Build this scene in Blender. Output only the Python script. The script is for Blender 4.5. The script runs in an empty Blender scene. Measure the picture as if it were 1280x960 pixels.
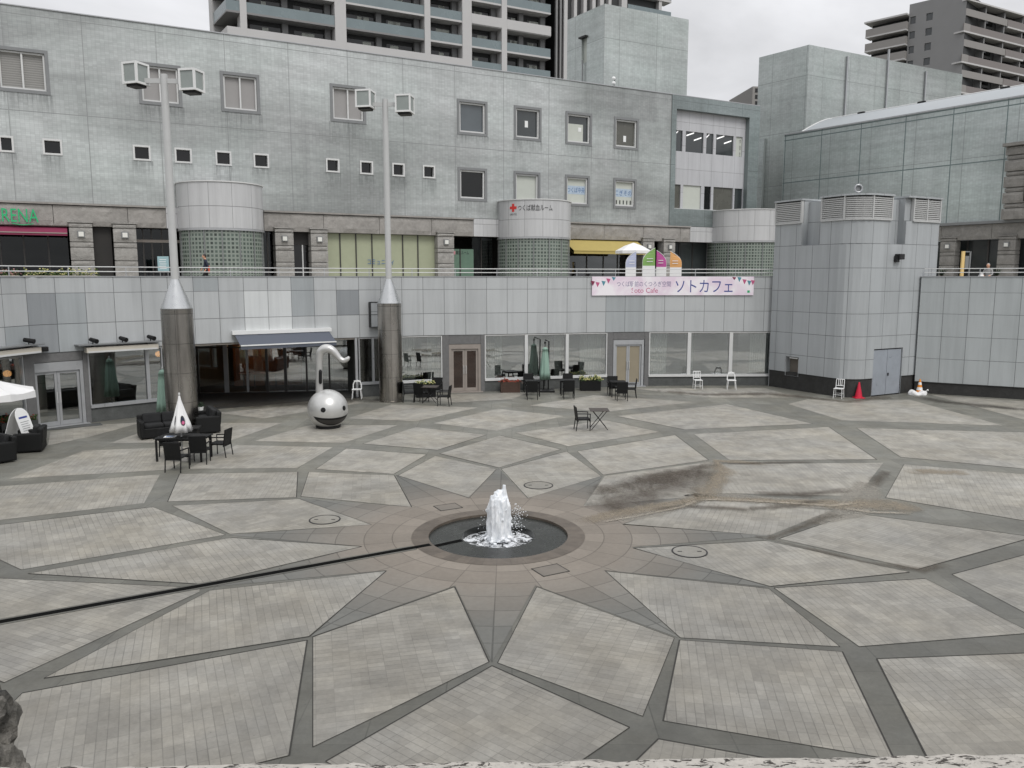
import bpy, bmesh, math, random
from mathutils import Vector, Matrix, noise
random.seed(7)
PI = math.pi
scene = bpy.context.scene
COL = scene.collection
# ---------------------------------------------------------------- camera geometry
F = 1000.0                      # focal length in photo pixels (1280 wide)
PITCH = math.atan(0.134)
CP, SP = math.cos(PITCH), math.sin(PITCH)
H = 5.6                         # eye height over the sunken plaza
DECK = H - 0.6                  # upper terrace level
CEN = (-0.3, 17.0)              # centre of the star pavement


def ray(px, py):
    dx, up = px - 640.0, 480.0 - py
    return Vector((dx, F * CP + up * SP, -F * SP + up * CP))


def G(px, py, z=0.0):
    r = ray(px, py)
    t = (z - H) / r.z
    return Vector((r.x * t, r.y * t, z))


def AtY(px, py, Y):
    r = ray(px, py)
    t = Y / r.y
    return Vector((r.x * t, Y, H + r.z * t))


def proj(p):
    x, y, z = p[0], p[1], p[2] - H
    f = y * CP - z * SP
    u = y * SP + z * CP
    return 640 + F * x / f, 480 - F * u / f


# ---------------------------------------------------------------- object helpers
def thing(name, label, cat, loc=(0, 0, 0), rz=0.0, group=None):
    o = bpy.data.objects.new(name, None)
    o.empty_display_size = 0.2
    COL.objects.link(o)
    o.location = loc
    o.rotation_euler = (0, 0, rz)
    o['label'] = label
    o['category'] = cat
    if group:
        o['group'] = group
    return o


def tag(o, label, cat, group=None):
    o['label'] = label
    o['category'] = cat
    if group:
        o['group'] = group
    return o


def structure(o):
    o['kind'] = 'structure'
    return o


def put(o, parent):
    if parent is not None:
        o.parent = parent
        if parent.type == 'EMPTY':
            o.matrix_parent_inverse = (Matrix.Translation(parent.location) @ parent.rotation_euler.to_matrix().to_4x4()).inverted()
    return o


def copy_tree(o, parent=None):
    c = o.copy()
    COL.objects.link(c)
    if parent is not None:
        c.parent = parent
    for ch in list(o.children):
        copy_tree(ch, c)
    return c


class MB:
    def __init__(self):
        self.v, self.f, self.uv, self.m = [], [], [], []

    def face(self, pts, uvs=None, mi=0):
        n = len(self.v)
        self.v += [tuple(p) for p in pts]
        self.f.append(tuple(range(n, n + len(pts))))
        self.uv.append(uvs or [(0.0, 0.0)] * len(pts))
        self.m.append(mi)

    def idx(self, verts, faces, mi=0):
        n = len(self.v)
        self.v += [tuple(p) for p in verts]
        for f in faces:
            self.f.append(tuple(n + i for i in f))
            self.uv.append([(0.0, 0.0)] * len(f))
            self.m.append(mi)

    def hexa(self, p, mi=0, uvs=None):
        # p: 4 bottom (ccw seen from above), 4 top
        n = len(self.v)
        self.v += [tuple(q) for q in p]
        for f in ((3, 2, 1, 0), (4, 5, 6, 7), (0, 1, 5, 4), (1, 2, 6, 5), (2, 3, 7, 6), (3, 0, 4, 7)):
            self.f.append(tuple(n + i for i in f))
            self.uv.append([uvs[i] for i in f] if uvs else [(0.0, 0.0)] * 4)
            self.m.append(mi)

    def box(self, c, s, rz=0.0, mi=0, rx=0.0, taper=1.0):
        x, y, z = s[0] / 2, s[1] / 2, s[2] / 2
        R = Matrix.Rotation(rz, 3, 'Z') @ Matrix.Rotation(rx, 3, 'X')
        c = Vector(c)
        P = []
        for zz in (-z, z):
            k = taper if zz > 0 else 1.0
            for a, b in ((-x, -y), (x, -y), (x, y), (-x, y)):
                P.append(c + R @ Vector((a * k, b * k, zz)))
        self.hexa(P, mi)

    def bevel_box(self, c, s, b, rz=0.0, rx=0.0, mi=0):
        bm = bmesh.new()
        bmesh.ops.create_cube(bm, size=1)
        bmesh.ops.scale(bm, vec=s, verts=bm.verts)
        bmesh.ops.bevel(bm, geom=list(bm.edges), offset=b, segments=2, profile=0.6, affect='EDGES')
        R = Matrix.Translation(c) @ Matrix.Rotation(rz, 4, 'Z') @ Matrix.Rotation(rx, 4, 'X')
        bm.verts.index_update()
        self.idx([R @ v.co for v in bm.verts], [[v.index for v in f.verts] for f in bm.faces], mi)
        bm.free()

    def tube(self, path, r, n=8, mi=0, cap=True):
        path = [Vector(p) for p in path]
        rs = r if isinstance(r, (list, tuple)) else [r] * len(path)
        rings = []
        prev = None
        for i, p in enumerate(path):
            if i == 0:
                t = path[1] - p
            elif i == len(path) - 1:
                t = p - path[-2]
            else:
                t = (path[i + 1] - path[i - 1])
            t.normalize()
            if prev is None:
                a = Vector((0, 0, 1)) if abs(t.z) < 0.9 else Vector((1, 0, 0))
                x = t.cross(a).normalized()
            else:
                x = (prev - t * prev.dot(t)).normalized()
            prev = x
            y = t.cross(x)
            rings.append([p + (x * math.cos(2 * PI * k / n) + y * math.sin(2 * PI * k / n)) * rs[i] for k in range(n)])
        vs = [q for rg in rings for q in rg]
        fs = []
        for i in range(len(rings) - 1):
            for k in range(n):
                fs.append((i * n + k, i * n + (k + 1) % n, (i + 1) * n + (k + 1) % n, (i + 1) * n + k))
        if cap:
            fs.append(tuple(range(n - 1, -1, -1)))
            fs.append(tuple((len(rings) - 1) * n + k for k in range(n)))
        self.idx(vs, fs, mi)

    def lathe(self, prof, c=(0, 0, 0), n=32, mi=0, fn=None, close=True):
        vs, fs = [], []
        m = len(prof)
        for i in range(n):
            a = 2 * PI * i / n
            for (r, z) in prof:
                rr = r * (fn(a, z) if fn else 1.0)
                vs.append((c[0] + rr * math.cos(a), c[1] + rr * math.sin(a), c[2] + z))
        for i in range(n):
            j = (i + 1) % n
            for k in range(m - 1):
                fs.append((i * m + k, j * m + k, j * m + k + 1, i * m + k + 1))
        if close:
            if prof[0][0] > 1e-4:
                fs.append(tuple(i * m for i in range(n - 1, -1, -1)))
            if prof[-1][0] > 1e-4:
                fs.append(tuple(i * m + m - 1 for i in range(n)))
        self.idx(vs, fs, mi)

    def sphere(self, c, r, nu=12, nv=8, mi=0):
        sx, sy, sz = r if isinstance(r, (tuple, list)) else (r, r, r)
        vs = [(c[0], c[1], c[2] - sz)]
        for j in range(1, nv):
            b = -PI / 2 + PI * j / nv
            for i in range(nu):
                a = 2 * PI * i / nu
                vs.append((c[0] + sx * math.cos(b) * math.cos(a), c[1] + sy * math.cos(b) * math.sin(a), c[2] + sz * math.sin(b)))
        vs.append((c[0], c[1], c[2] + sz))
        fs = []
        for i in range(nu):
            fs.append((0, 1 + (i + 1) % nu, 1 + i))
        for j in range(nv - 2):
            for i in range(nu):
                a, b = 1 + j * nu + i, 1 + j * nu + (i + 1) % nu
                fs.append((a, b, b + nu, a + nu))
        L = len(vs) - 1
        for i in range(nu):
            fs.append((L, L - nu + i, L - nu + (i + 1) % nu))
        self.idx(vs, fs, mi)

    def build(self, name, mats, parent=None, smooth=False):
        me = bpy.data.meshes.new(name)
        me.from_pydata(self.v, [], self.f)
        ul = me.uv_layers.new(name='UVMap')
        flat = [c for f in self.uv for c in f]
        for i, c in enumerate(flat):
            ul.data[i].uv = c
        if not isinstance(mats, (list, tuple)):
            mats = [mats]
        for m in mats:
            me.materials.append(m)
        for p, mi in zip(me.polygons, self.m):
            p.material_index = mi
            p.use_smooth = smooth
        me.update()
        o = bpy.data.objects.new(name, me)
        COL.objects.link(o)
        return put(o, parent)


def autosmooth(o, ang=35):
    bm = bmesh.new()
    bm.from_mesh(o.data)
    bmesh.ops.remove_doubles(bm, verts=bm.verts, dist=1e-5)
    for e in bm.edges:
        e.smooth = len(e.link_faces) == 2 and e.calc_face_angle(0) < math.radians(ang)
    for f in bm.faces:
        f.smooth = True
    bm.to_mesh(o.data)
    bm.free()
    return o


# ---------------------------------------------------------------- surfaces
class Plane:
    step = None

    def __init__(self, O, d):
        self.O = Vector((O[0], O[1]))
        self.d = Vector((d[0], d[1])).normalized()
        n = Vector((-self.d.y, self.d.x))
        self.n = n if n.dot(self.O) < 0 else -n      # towards the camera (which stands at the origin)

    def P(self, s, z, off=0.0):
        q = self.O + self.d * s + self.n * off
        return Vector((q.x, q.y, z))

    def hit(self, px, py, off=0.0):
        r = ray(px, py)
        O = self.O + self.n * off
        # t*r.xy = O + d s
        det = r.x * (-self.d.y) + self.d.x * r.y
        t = (O.x * (-self.d.y) + self.d.x * O.y) / det
        q = Vector((r.x * t, r.y * t)) - O
        return q.dot(self.d), H + r.z * t


class Curve:
    step = 0.52

    def __init__(self, pts):
        P = [Vector((p[0], p[1])) for p in pts]
        ext = [P[0] * 2 - P[1]] + P + [P[-1] * 2 - P[-2]]
        dense = []
        for i in range(1, len(ext) - 2):
            a, b, c, d = ext[i - 1], ext[i], ext[i + 1], ext[i + 2]
            for k in range(12):
                t = k / 12
                dense.append(0.5 * ((2 * b) + (c - a) * t + (2 * a - 5 * b + 4 * c - d) * t * t + (3 * b - a - 3 * c + d) * t ** 3))
        dense.append(P[-1])
        for _ in range(40):
            dense = [dense[0]] + [(dense[i - 1] + dense[i] * 2 + dense[i + 1]) / 4 for i in range(1, len(dense) - 1)] + [dense[-1]]
        self.q = dense
        self.s = [0.0]
        for i in range(1, len(dense)):
            self.s.append(self.s[-1] + (dense[i] - dense[i - 1]).length)
        self.L = self.s[-1]

    def at(self, s):
        S = self.s
        if s <= 0:
            i = 0
        elif s >= self.L:
            i = len(S) - 2
        else:
            lo, hi = 0, len(S) - 1
            while hi - lo > 1:
                m = (lo + hi) // 2
                if S[m] <= s:
                    lo = m
                else:
                    hi = m
            i = lo
        t = (s - S[i]) / (S[i + 1] - S[i])
        p = self.q[i].lerp(self.q[i + 1], t) if 0 <= t <= 1 else self.q[i] + (self.q[i + 1] - self.q[i]) * t
        a = self.q[min(i + 2, len(S) - 1)] - self.q[max(i - 1, 0)]
        a.normalize()
        n = Vector((a.y, -a.x))
        return p, n

    def P(self, s, z, off=0.0):
        p, n = self.at(s)
        return Vector((p.x + n.x * off, p.y + n.y * off, z))

    def sx(self, px, z=1.4, off=0.0):
        lo, hi = -2.0, self.L + 2.0
        for _ in range(50):
            m = (lo + hi) / 2
            if proj(self.P(m, z, off))[0] < px:
                lo = m
            else:
                hi = m
        return lo

    def zy(self, px, py, off=0.0):
        """height of the point of the wall seen at a pixel"""
        z = 1.4
        for _ in range(6):
            s = self.sx(px, z, off)
            p = self.P(s, 0, off)
            z = AtY(px, py, p.y).z
        return z


class Cyl:
    step = 0.25

    def __init__(self, c, R):
        self.c = Vector((c[0], c[1]))
        self.R = R
        a = -self.c
        self.a0 = math.atan2(a.y, a.x)

    def P(self, s, z, off=0.0):
        a = self.a0 + s / self.R
        r = self.R + off
        return Vector((self.c.x + r * math.cos(a), self.c.y + r * math.sin(a), z))

    def hit(self, px, py, off=0.0):
        r = ray(px, py)
        R = self.R + off
        a = r.x ** 2 + r.y ** 2
        b = -2 * (r.x * self.c.x + r.y * self.c.y)
        c = self.c.length_squared - R * R
        D = max(b * b - 4 * a * c, 0)
        t = (-b - math.sqrt(D)) / (2 * a)
        q = Vector((r.x * t, r.y * t)) - self.c
        an = (math.atan2(q.y, q.x) - self.a0 + PI) % (2 * PI) - PI
        return an * self.R, H + r.z * t


def segs(S, s0, s1):
    if S.step is None:
        return [s0, s1]
    n = max(1, int(math.ceil(abs(s1 - s0) / S.step)))
    return [s0 + (s1 - s0) * i / n for i in range(n + 1)]


def slab(mb, S, s0, s1, z0, z1, o0, o1, mi=0, uvf=None):
    """solid strip on a surface, between offsets o0 (inner) and o1 (outer, towards the viewer)"""
    L = segs(S, s0, s1)
    n = len(L)
    vs = []
    for s in L:
        vs += [S.P(s, z0, o1), S.P(s, z1, o1), S.P(s, z1, o0), S.P(s, z0, o0)]
    base = len(mb.v)
    mb.v += [tuple(p) for p in vs]

    def q(idx, uv):
        mb.f.append(tuple(base + i for i in idx))
        mb.uv.append(uv)
        mb.m.append(mi)
    u = uvf or (lambda s, z: (s, z))

    def mid(sa, sb):
        x, y = u((sa + sb) / 2, (z0 + z1) / 2)
        return [(math.floor(x) + .5, math.floor(y) + .5)] * 4
    for i in range(n - 1):
        a, b = 4 * i, 4 * (i + 1)
        sa, sb = L[i], L[i + 1]
        q((a, b, b + 1, a + 1), [u(sa, z0), u(sb, z0), u(sb, z1), u(sa, z1)])
        q((a + 1, b + 1, b + 2, a + 2), mid(sa, sb))
        q((a + 2, b + 2, b + 3, a + 3), mid(sa, sb))
        q((a + 3, b + 3, b, a), mid(sa, sb))
    e = 4 * (n - 1)
    q((3, 0, 1, 2), mid(s0, s0))
    q((e, e + 3, e + 2, e + 1), mid(s1, s1))


def holed(mb, S, s0, s1, z0, z1, holes, depth, off=0.0, mi=0, uvf=None, zb=()):
    """front skin with rectangular holes and their reveals; holes = (a,b,c,d) in s,z"""
    u = uvf or (lambda s, z: (s, z))
    ss = sorted({s0, s1, *[min(max(h[i], s0), s1) for h in holes for i in (0, 1)]})
    zs = sorted({z0, z1, *zb, *[min(max(h[i], z0), z1) for h in holes for i in (2, 3)]})
    for i in range(len(ss) - 1):
        for j in range(len(zs) - 1):
            a, b, c, d = ss[i], ss[i + 1], zs[j], zs[j + 1]
            if b - a < 1e-5 or d - c < 1e-5:
                continue
            m, k = (a + b) / 2, (c + d) / 2
            if any(h[0] < m < h[1] and h[2] < k < h[3] for h in holes):
                continue
            L = segs(S, a, b)
            for p, r in zip(L, L[1:]):
                mb.face([S.P(p, c, off), S.P(r, c, off), S.P(r, d, off), S.P(p, d, off)], [u(p, c), u(r, c), u(r, d), u(p, d)], mi)
    for (a, b, c, d) in holes:
        L = segs(S, a, b)
        for p, r in zip(L, L[1:]):
            mb.face([S.P(p, c, off), S.P(r, c, off), S.P(r, c, off - depth), S.P(p, c, off - depth)], [u(p, c)] * 4, mi)
            mb.face([S.P(p, d, off), S.P(p, d, off - depth), S.P(r, d, off - depth), S.P(r, d, off)], [u(p, d)] * 4, mi)
        mb.face([S.P(a, c, off), S.P(a, c, off - depth), S.P(a, d, off - depth), S.P(a, d, off)], [u(a, c)] * 4, mi)
        mb.face([S.P(b, c, off), S.P(b, d, off), S.P(b, d, off - depth), S.P(b, c, off - depth)], [u(b, c)] * 4, mi)


def ring_frame(mb, S, s0, s1, z0, z1, w, o0, o1, mi=0):
    slab(mb, S, s0, s1, z1 - w, z1, o0, o1, mi)
    slab(mb, S, s0, s1, z0, z0 + w, o0, o1, mi)
    slab(mb, S, s0, s0 + w, z0 + w, z1 - w, o0, o1, mi)
    slab(mb, S, s1 - w, s1, z0 + w, z1 - w, o0, o1, mi)


def rect(S, x0, y0, x1, y1, off=0.0):
    """pixel box on a plane or cylinder -> s0,s1,z0,z1"""
    xm, ym = (x0 + x1) / 2, (y0 + y1) / 2
    return S.hit(x0, ym, off)[0], S.hit(x1, ym, off)[0], S.hit(xm, y1, off)[1], S.hit(xm, y0, off)[1]


def text_mesh(body, name):
    cu = bpy.data.curves.new(name, 'FONT')
    cu.body = body
    cu.size = 1.0
    cu.resolution_u = 3
    o = bpy.data.objects.new(name, cu)
    COL.objects.link(o)
    dg = bpy.context.evaluated_depsgraph_get()
    me = bpy.data.meshes.new_from_object(o.evaluated_get(dg))
    me.name = name
    bpy.data.objects.remove(o)
    bpy.data.curves.remove(cu)
    return me


def letters(S, body, s0, s1, z0, z1, off, m, name, parent, bold=0.0, wrap=True):
    """writing fitted to a box on a surface; a few mm thick"""
    me = text_mesh(body, name)
    xs = [v.co.x for v in me.vertices]
    ys = [v.co.y for v in me.vertices]
    ax, bx, ay, by = min(xs), max(xs), min(ys), max(ys)
    bm = bmesh.new()
    bm.from_mesh(me)
    if wrap and S.step:
        L = abs(bx - ax) / max(abs(s1 - s0), 1e-6) * S.step
        k = ax + L
        while k < bx:
            bmesh.ops.bisect_plane(bm, geom=bm.verts[:] + bm.edges[:] + bm.faces[:], plane_co=(k, 0, 0), plane_no=(1, 0, 0))
            k += L
    if bold:
        pass
    for v in bm.verts:
        s = s0 + (v.co.x - ax) / (bx - ax) * (s1 - s0)
        z = z0 + (v.co.y - ay) / (by - ay) * (z1 - z0)
        v.co = S.P(s, z, off)
    bm.to_mesh(me)
    bm.free()
    me.materials.clear()
    me.materials.append(m)
    o = bpy.data.objects.new(name, me)
    COL.objects.link(o)
    return put(o, parent)


# ---------------------------------------------------------------- materials
def srgb(r, g, b):
    f = lambda c: (c / 255 / 12.92) if c / 255 < 0.04045 else ((c / 255 + 0.055) / 1.055) ** 2.4
    return (f(r), f(g), f(b))


class NT:
    def __init__(self, name):
        self.mat = bpy.data.materials.new(name)
        self.mat.use_nodes = True
        self.t = self.mat.node_tree
        self.t.nodes.clear()
        self.out = self.n('ShaderNodeOutputMaterial')
        self.b = self.n('ShaderNodeBsdfPrincipled')
        self.l(self.b.outputs[0], self.out.inputs[0])
        self._tc = None

    def n(self, ty, **kw):
        x = self.t.nodes.new(ty)
        for k, v in kw.items():
            setattr(x, k, v)
        return x

    def l(self, a, b):
        self.t.links.new(a, b)

    def tc(self, which='Object'):
        if self._tc is None:
            self._tc = self.n('ShaderNodeTexCoord')
        return self._tc.outputs[which]

    def scaled(self, src, sc):
        m = self.n('ShaderNodeMapping')
        m.inputs['Scale'].default_value = sc if isinstance(sc, tuple) else (sc, sc, sc)
        self.l(src, m.inputs[0])
        return m.outputs[0]

    def noise(self, src, scale=1.0, detail=4.0, rough=0.6, dist=0.0):
        x = self.n('ShaderNodeTexNoise')
        x.inputs['Scale'].default_value = scale
        x.inputs['Detail'].default_value = detail
        x.inputs['Roughness'].default_value = rough
        x.inputs['Distortion'].default_value = dist
        if src is not None:
            self.l(src, x.inputs['Vector'])
        return x.outputs['Fac']

    def math(self, op, a, b=None, c=None, clamp=False):
        x = self.n('ShaderNodeMath', operation=op, use_clamp=clamp)
        for i, v in enumerate((a, b, c)):
            if v is None:
                continue
            if isinstance(v, (int, float)):
                x.inputs[i].default_value = v
            else:
                self.l(v, x.inputs[i])
        return x.outputs[0]

    def ramp(self, src, a, b, lo=0.0, hi=1.0):
        x = self.n('ShaderNodeMapRange')
        x.clamp = True
        for i, v in zip((1, 2, 3, 4), (a, b, lo, hi)):
            x.inputs[i].default_value = v
        self.l(src, x.inputs[0])
        return x.outputs[0]

    def mix(self, fac, a, b, blend='MIX'):
        x = self.n('ShaderNodeMix', data_type='RGBA', blend_type=blend)
        for sock, v in ((x.inputs[0], fac), (x.inputs[6], a), (x.inputs[7], b)):
            if isinstance(v, (int, float)):
                sock.default_value = v
            elif isinstance(v, tuple):
                sock.default_value = (*v[:3], 1.0)
            else:
                self.l(v, sock)
        return x.outputs[2]

    def gain(self, colour, fac):
        """colour * scalar socket"""
        x = self.n('ShaderNodeVectorMath', operation='SCALE')
        if isinstance(colour, tuple):
            x.inputs[0].default_value = colour
        else:
            self.l(colour, x.inputs[0])
        if isinstance(fac, (int, float)):
            x.inputs['Scale'].default_value = fac
        else:
            self.l(fac, x.inputs['Scale'])
        return x.outputs[0]

    def set(self, base=None, rough=None, metal=None, spec=None, normal=None, alpha=None, emit=None, estr=None):
        for k, v in (('Base Color', base), ('Roughness', rough), ('Metallic', metal), ('Specular IOR Level', spec),
                     ('Normal', normal), ('Alpha', alpha), ('Emission Color', emit), ('Emission Strength', estr)):
            if v is None:
                continue
            s = self.b.inputs[k]
            if isinstance(v, tuple):
                s.default_value = (*v[:3], 1.0)
            elif isinstance(v, (int, float)):
                s.default_value = v
            else:
                self.l(v, s)
        return self

    def bump(self, h, strength=0.3, dist=0.02):
        x = self.n('ShaderNodeBump')
        x.inputs['Strength'].default_value = strength
        x.inputs['Distance'].default_value = dist
        self.l(h, x.inputs['Height'])
        return x.outputs[0]


def simple(name, col, rough=0.6, metal=0.0, var=0.12, scale=3.0, bump=0.0, bscale=40.0, spec=0.5, emit=None, estr=0.0):
    k = NT(name)
    nz = k.noise(k.tc(), scale, 5.0)
    c = k.gain(col, k.ramp(nz, 0.25, 0.75, 1 - var, 1 + var))
    r = k.ramp(nz, 0.3, 0.7, max(rough - 0.08, 0.02), min(rough + 0.08, 1.0))
    nrm = k.bump(k.noise(k.tc(), bscale, 3.0), bump, 0.01) if bump else None
    k.set(base=c, rough=r, metal=metal, spec=spec, normal=nrm)
    if emit:
        k.set(emit=emit, estr=estr)
    return k.mat


def grid_lines(k, uv, wu, wv):
    """distance mask (1 on the joint) of an integer grid, cell id socket"""
    sep = k.n('ShaderNodeSeparateXYZ')
    k.l(uv, sep.inputs[0])

    def edge(c, w):
        fr = k.math('FRACT', c)
        d = k.math('MINIMUM', fr, k.math('SUBTRACT', 1.0, fr))
        return k.math('LESS_THAN', d, w)
    m = k.math('MAXIMUM', edge(sep.outputs[0], wu), edge(sep.outputs[1], wv))
    fl = k.n('ShaderNodeVectorMath', operation='FLOOR')
    k.l(uv, fl.inputs[0])
    wn = k.n('ShaderNodeTexWhiteNoise', noise_dimensions='2D')
    k.l(fl.outputs[0], wn.inputs['Vector'])
    return m, wn.outputs['Value'], sep


def mat_panel(name, col, wu=0.011, wv=0.011, var=0.05, rough=0.42, joint=0.38, odd=0.0):
    """metal cladding panels; UV is in panel units"""
    k = NT(name)
    uv = k.tc('UV')
    m, rnd, sep = grid_lines(k, uv, wu, wv)
    big = k.noise(k.tc(), 0.35, 4.0)
    streak = k.noise(k.scaled(k.tc(), (2.2, 2.2, 0.12)), 1.0, 5.0, 0.7)
    v = k.math('MULTIPLY', k.ramp(rnd, 0, 1, 1 - var, 1 + var), k.ramp(big, 0.3, 0.7, 0.95, 1.05))
    v = k.math('MULTIPLY', v, k.ramp(streak, 0.45, 0.75, 1.0, 0.82))
    if odd:
        od = k.math('GREATER_THAN', rnd, 1 - odd)
        v = k.math('MULTIPLY', v, k.ramp(od, 0, 1, 1.0, 1.22))
        ol = k.math('LESS_THAN', rnd, odd)
        v = k.math('MULTIPLY', v, k.ramp(ol, 0, 1, 1.0, 0.80))
    c = k.gain(col, v)
    c = k.mix(m, c, tuple(x * joint for x in col))
    h = k.math('SUBTRACT', 1.0, m)
    # each panel sits at a slightly different tilt
    k.set(base=c, rough=k.ramp(rnd, 0, 1, rough - 0.05, rough + 0.07), spec=0.5, metal=0.0, normal=k.bump(h, 0.6, 0.01))
    return k.mat


def mat_tile_facade(name, col, dark=0.78):
    """small silver glazed tiles with weather streaks; UV in metres"""
    k = NT(name)
    uv = k.tc('UV')
    fine, rnd, sep = grid_lines(k, k.scaled(uv, (5.0, 10.0, 1.0)), 0.05, 0.06)
    big, rnd2, _ = grid_lines(k, k.scaled(uv, (1 / 3.45, 1 / 4.6, 1.0)), 0.006, 0.005)
    stain = k.noise(k.scaled(uv, (0.055, 0.13, 1.0)), 1.0, 5.0, 0.62, 0.7)
    streak = k.noise(k.scaled(uv, (1.1, 0.10, 1.0)), 1.0, 6.0, 0.7)
    band = k.noise(k.scaled(uv, (0.12, 2.6, 1.0)), 1.0, 3.0, 0.6)
    v = k.ramp(stain, 0.36, 0.64, dark * dark, 1.12)
    v = k.math('MULTIPLY', v, k.ramp(streak, 0.46, 0.74, 1.02, 0.86))
    wash = k.noise(k.scaled(uv, (0.16, 0.22, 1.0)), 1.0, 7.0, 0.72, 1.2)
    v = k.math('MULTIPLY', v, k.ramp(wash, 0.36, 0.66, 0.93, 1.05))
    pale = k.noise(k.scaled(uv, (0.9, 0.07, 1.0)), 1.0, 6.0, 0.75, 0.3)
    v = k.math('MULTIPLY', v, k.ramp(pale, 0.58, 0.80, 1.0, 1.16))
    v = k.math('MULTIPLY', v, k.ramp(band, 0.35, 0.7, 0.92, 1.07))
    v = k.math('MULTIPLY', v, k.ramp(rnd, 0, 1, 0.93, 1.07))
    v = k.math('MULTIPLY', v, k.ramp(fine, 0, 1, 1.0, 0.86))
    tint = k.noise(k.scaled(uv, (0.2, 0.3, 1.0)), 1.0, 3.0)
    c = k.gain(k.mix(k.ramp(tint, 0.35, 0.65), col, (col[0] * 0.97, col[1] * 1.0, col[2] * 0.985)), v)
    c = k.mix(k.math('MULTIPLY', big, 0.7), c, tuple(x * 0.45 for x in col))
    spot = k.noise(k.scaled(uv, (0.6, 0.45, 1.0)), 1.0, 7.0, 0.75, 0.6)
    c = k.mix(k.ramp(spot, 0.62, 0.78, 0.0, 0.32), c, tuple(x * 1.35 for x in col))
    c = k.mix(k.ramp(k.noise(k.scaled(uv, (0.35, 0.25, 1.0)), 1.3, 6.0, 0.8, 0.8), 0.60, 0.74, 0.0, 0.40), c, tuple(x * 0.50 for x in col))
    nrm = k.bump(k.math('ADD', k.math('MULTIPLY', rnd, 0.6), k.math('SUBTRACT', 1.0, fine)), 0.12, 0.005)
    k.set(base=c, rough=k.ramp(stain, 0.3, 0.7, 0.50, 0.30), spec=0.6, metal=0.45, normal=nrm)
    return k.mat


def mat_stone(name, col, var=0.25, bscale=3.0, bump=0.7):
    k = NT(name)
    a = k.noise(k.tc(), bscale, 8.0, 0.7)
    b = k.noise(k.tc(), bscale * 6, 5.0, 0.7)
    c = k.gain(col, k.math('MULTIPLY', k.ramp(a, 0.3, 0.7, 1 - var, 1 + var), k.ramp(b, 0.3, 0.7, 0.9, 1.1)))
    k.set(base=c, rough=0.85, spec=0.25, normal=k.bump(k.math('ADD', a, k.math('MULTIPLY', b, 0.35)), bump, 0.08))
    return k.mat


def mat_glass(name, tint=(0.55, 0.6, 0.6), refl=0.30, rough=0.015):
    k = NT(name)
    k.t.nodes.remove(k.b)
    tr = k.n('ShaderNodeBsdfTransparent')
    tr.inputs[0].default_value = (*tint, 1)
    gl = k.n('ShaderNodeBsdfGlossy')
    gl.inputs['Color'].default_value = (0.93, 0.96, 0.97, 1)
    gl.inputs['Roughness'].default_value = rough
    wob = k.noise(k.tc(), 0.55, 2.0)
    nb = k.bump(wob, 0.10, 0.03)
    k.l(nb, gl.inputs['Normal'])
    lw = k.n('ShaderNodeLayerWeight')
    lw.inputs['Blend'].default_value = 0.35
    mx = k.n('ShaderNodeMixShader')
    k.l(k.ramp(lw.outputs['Facing'], 0.0, 1.0, refl, min(1.0, refl + 0.6)), mx.inputs[0])
    k.l(tr.outputs[0], mx.inputs[1])
    k.l(gl.outputs[0], mx.inputs[2])
    k.l(mx.outputs[0], k.out.inputs[0])
    return k.mat


def far_lighten(k, cc, gain):
    """base colour painted lighter with distance, for the low-angle sky sheen"""
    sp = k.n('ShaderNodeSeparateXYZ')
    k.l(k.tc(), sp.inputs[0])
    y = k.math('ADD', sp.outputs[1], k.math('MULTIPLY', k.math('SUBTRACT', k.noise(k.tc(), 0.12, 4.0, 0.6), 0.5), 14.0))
    return k.gain(cc, k.ramp(y, 9.0, 26.0, 1.0, gain))


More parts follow.
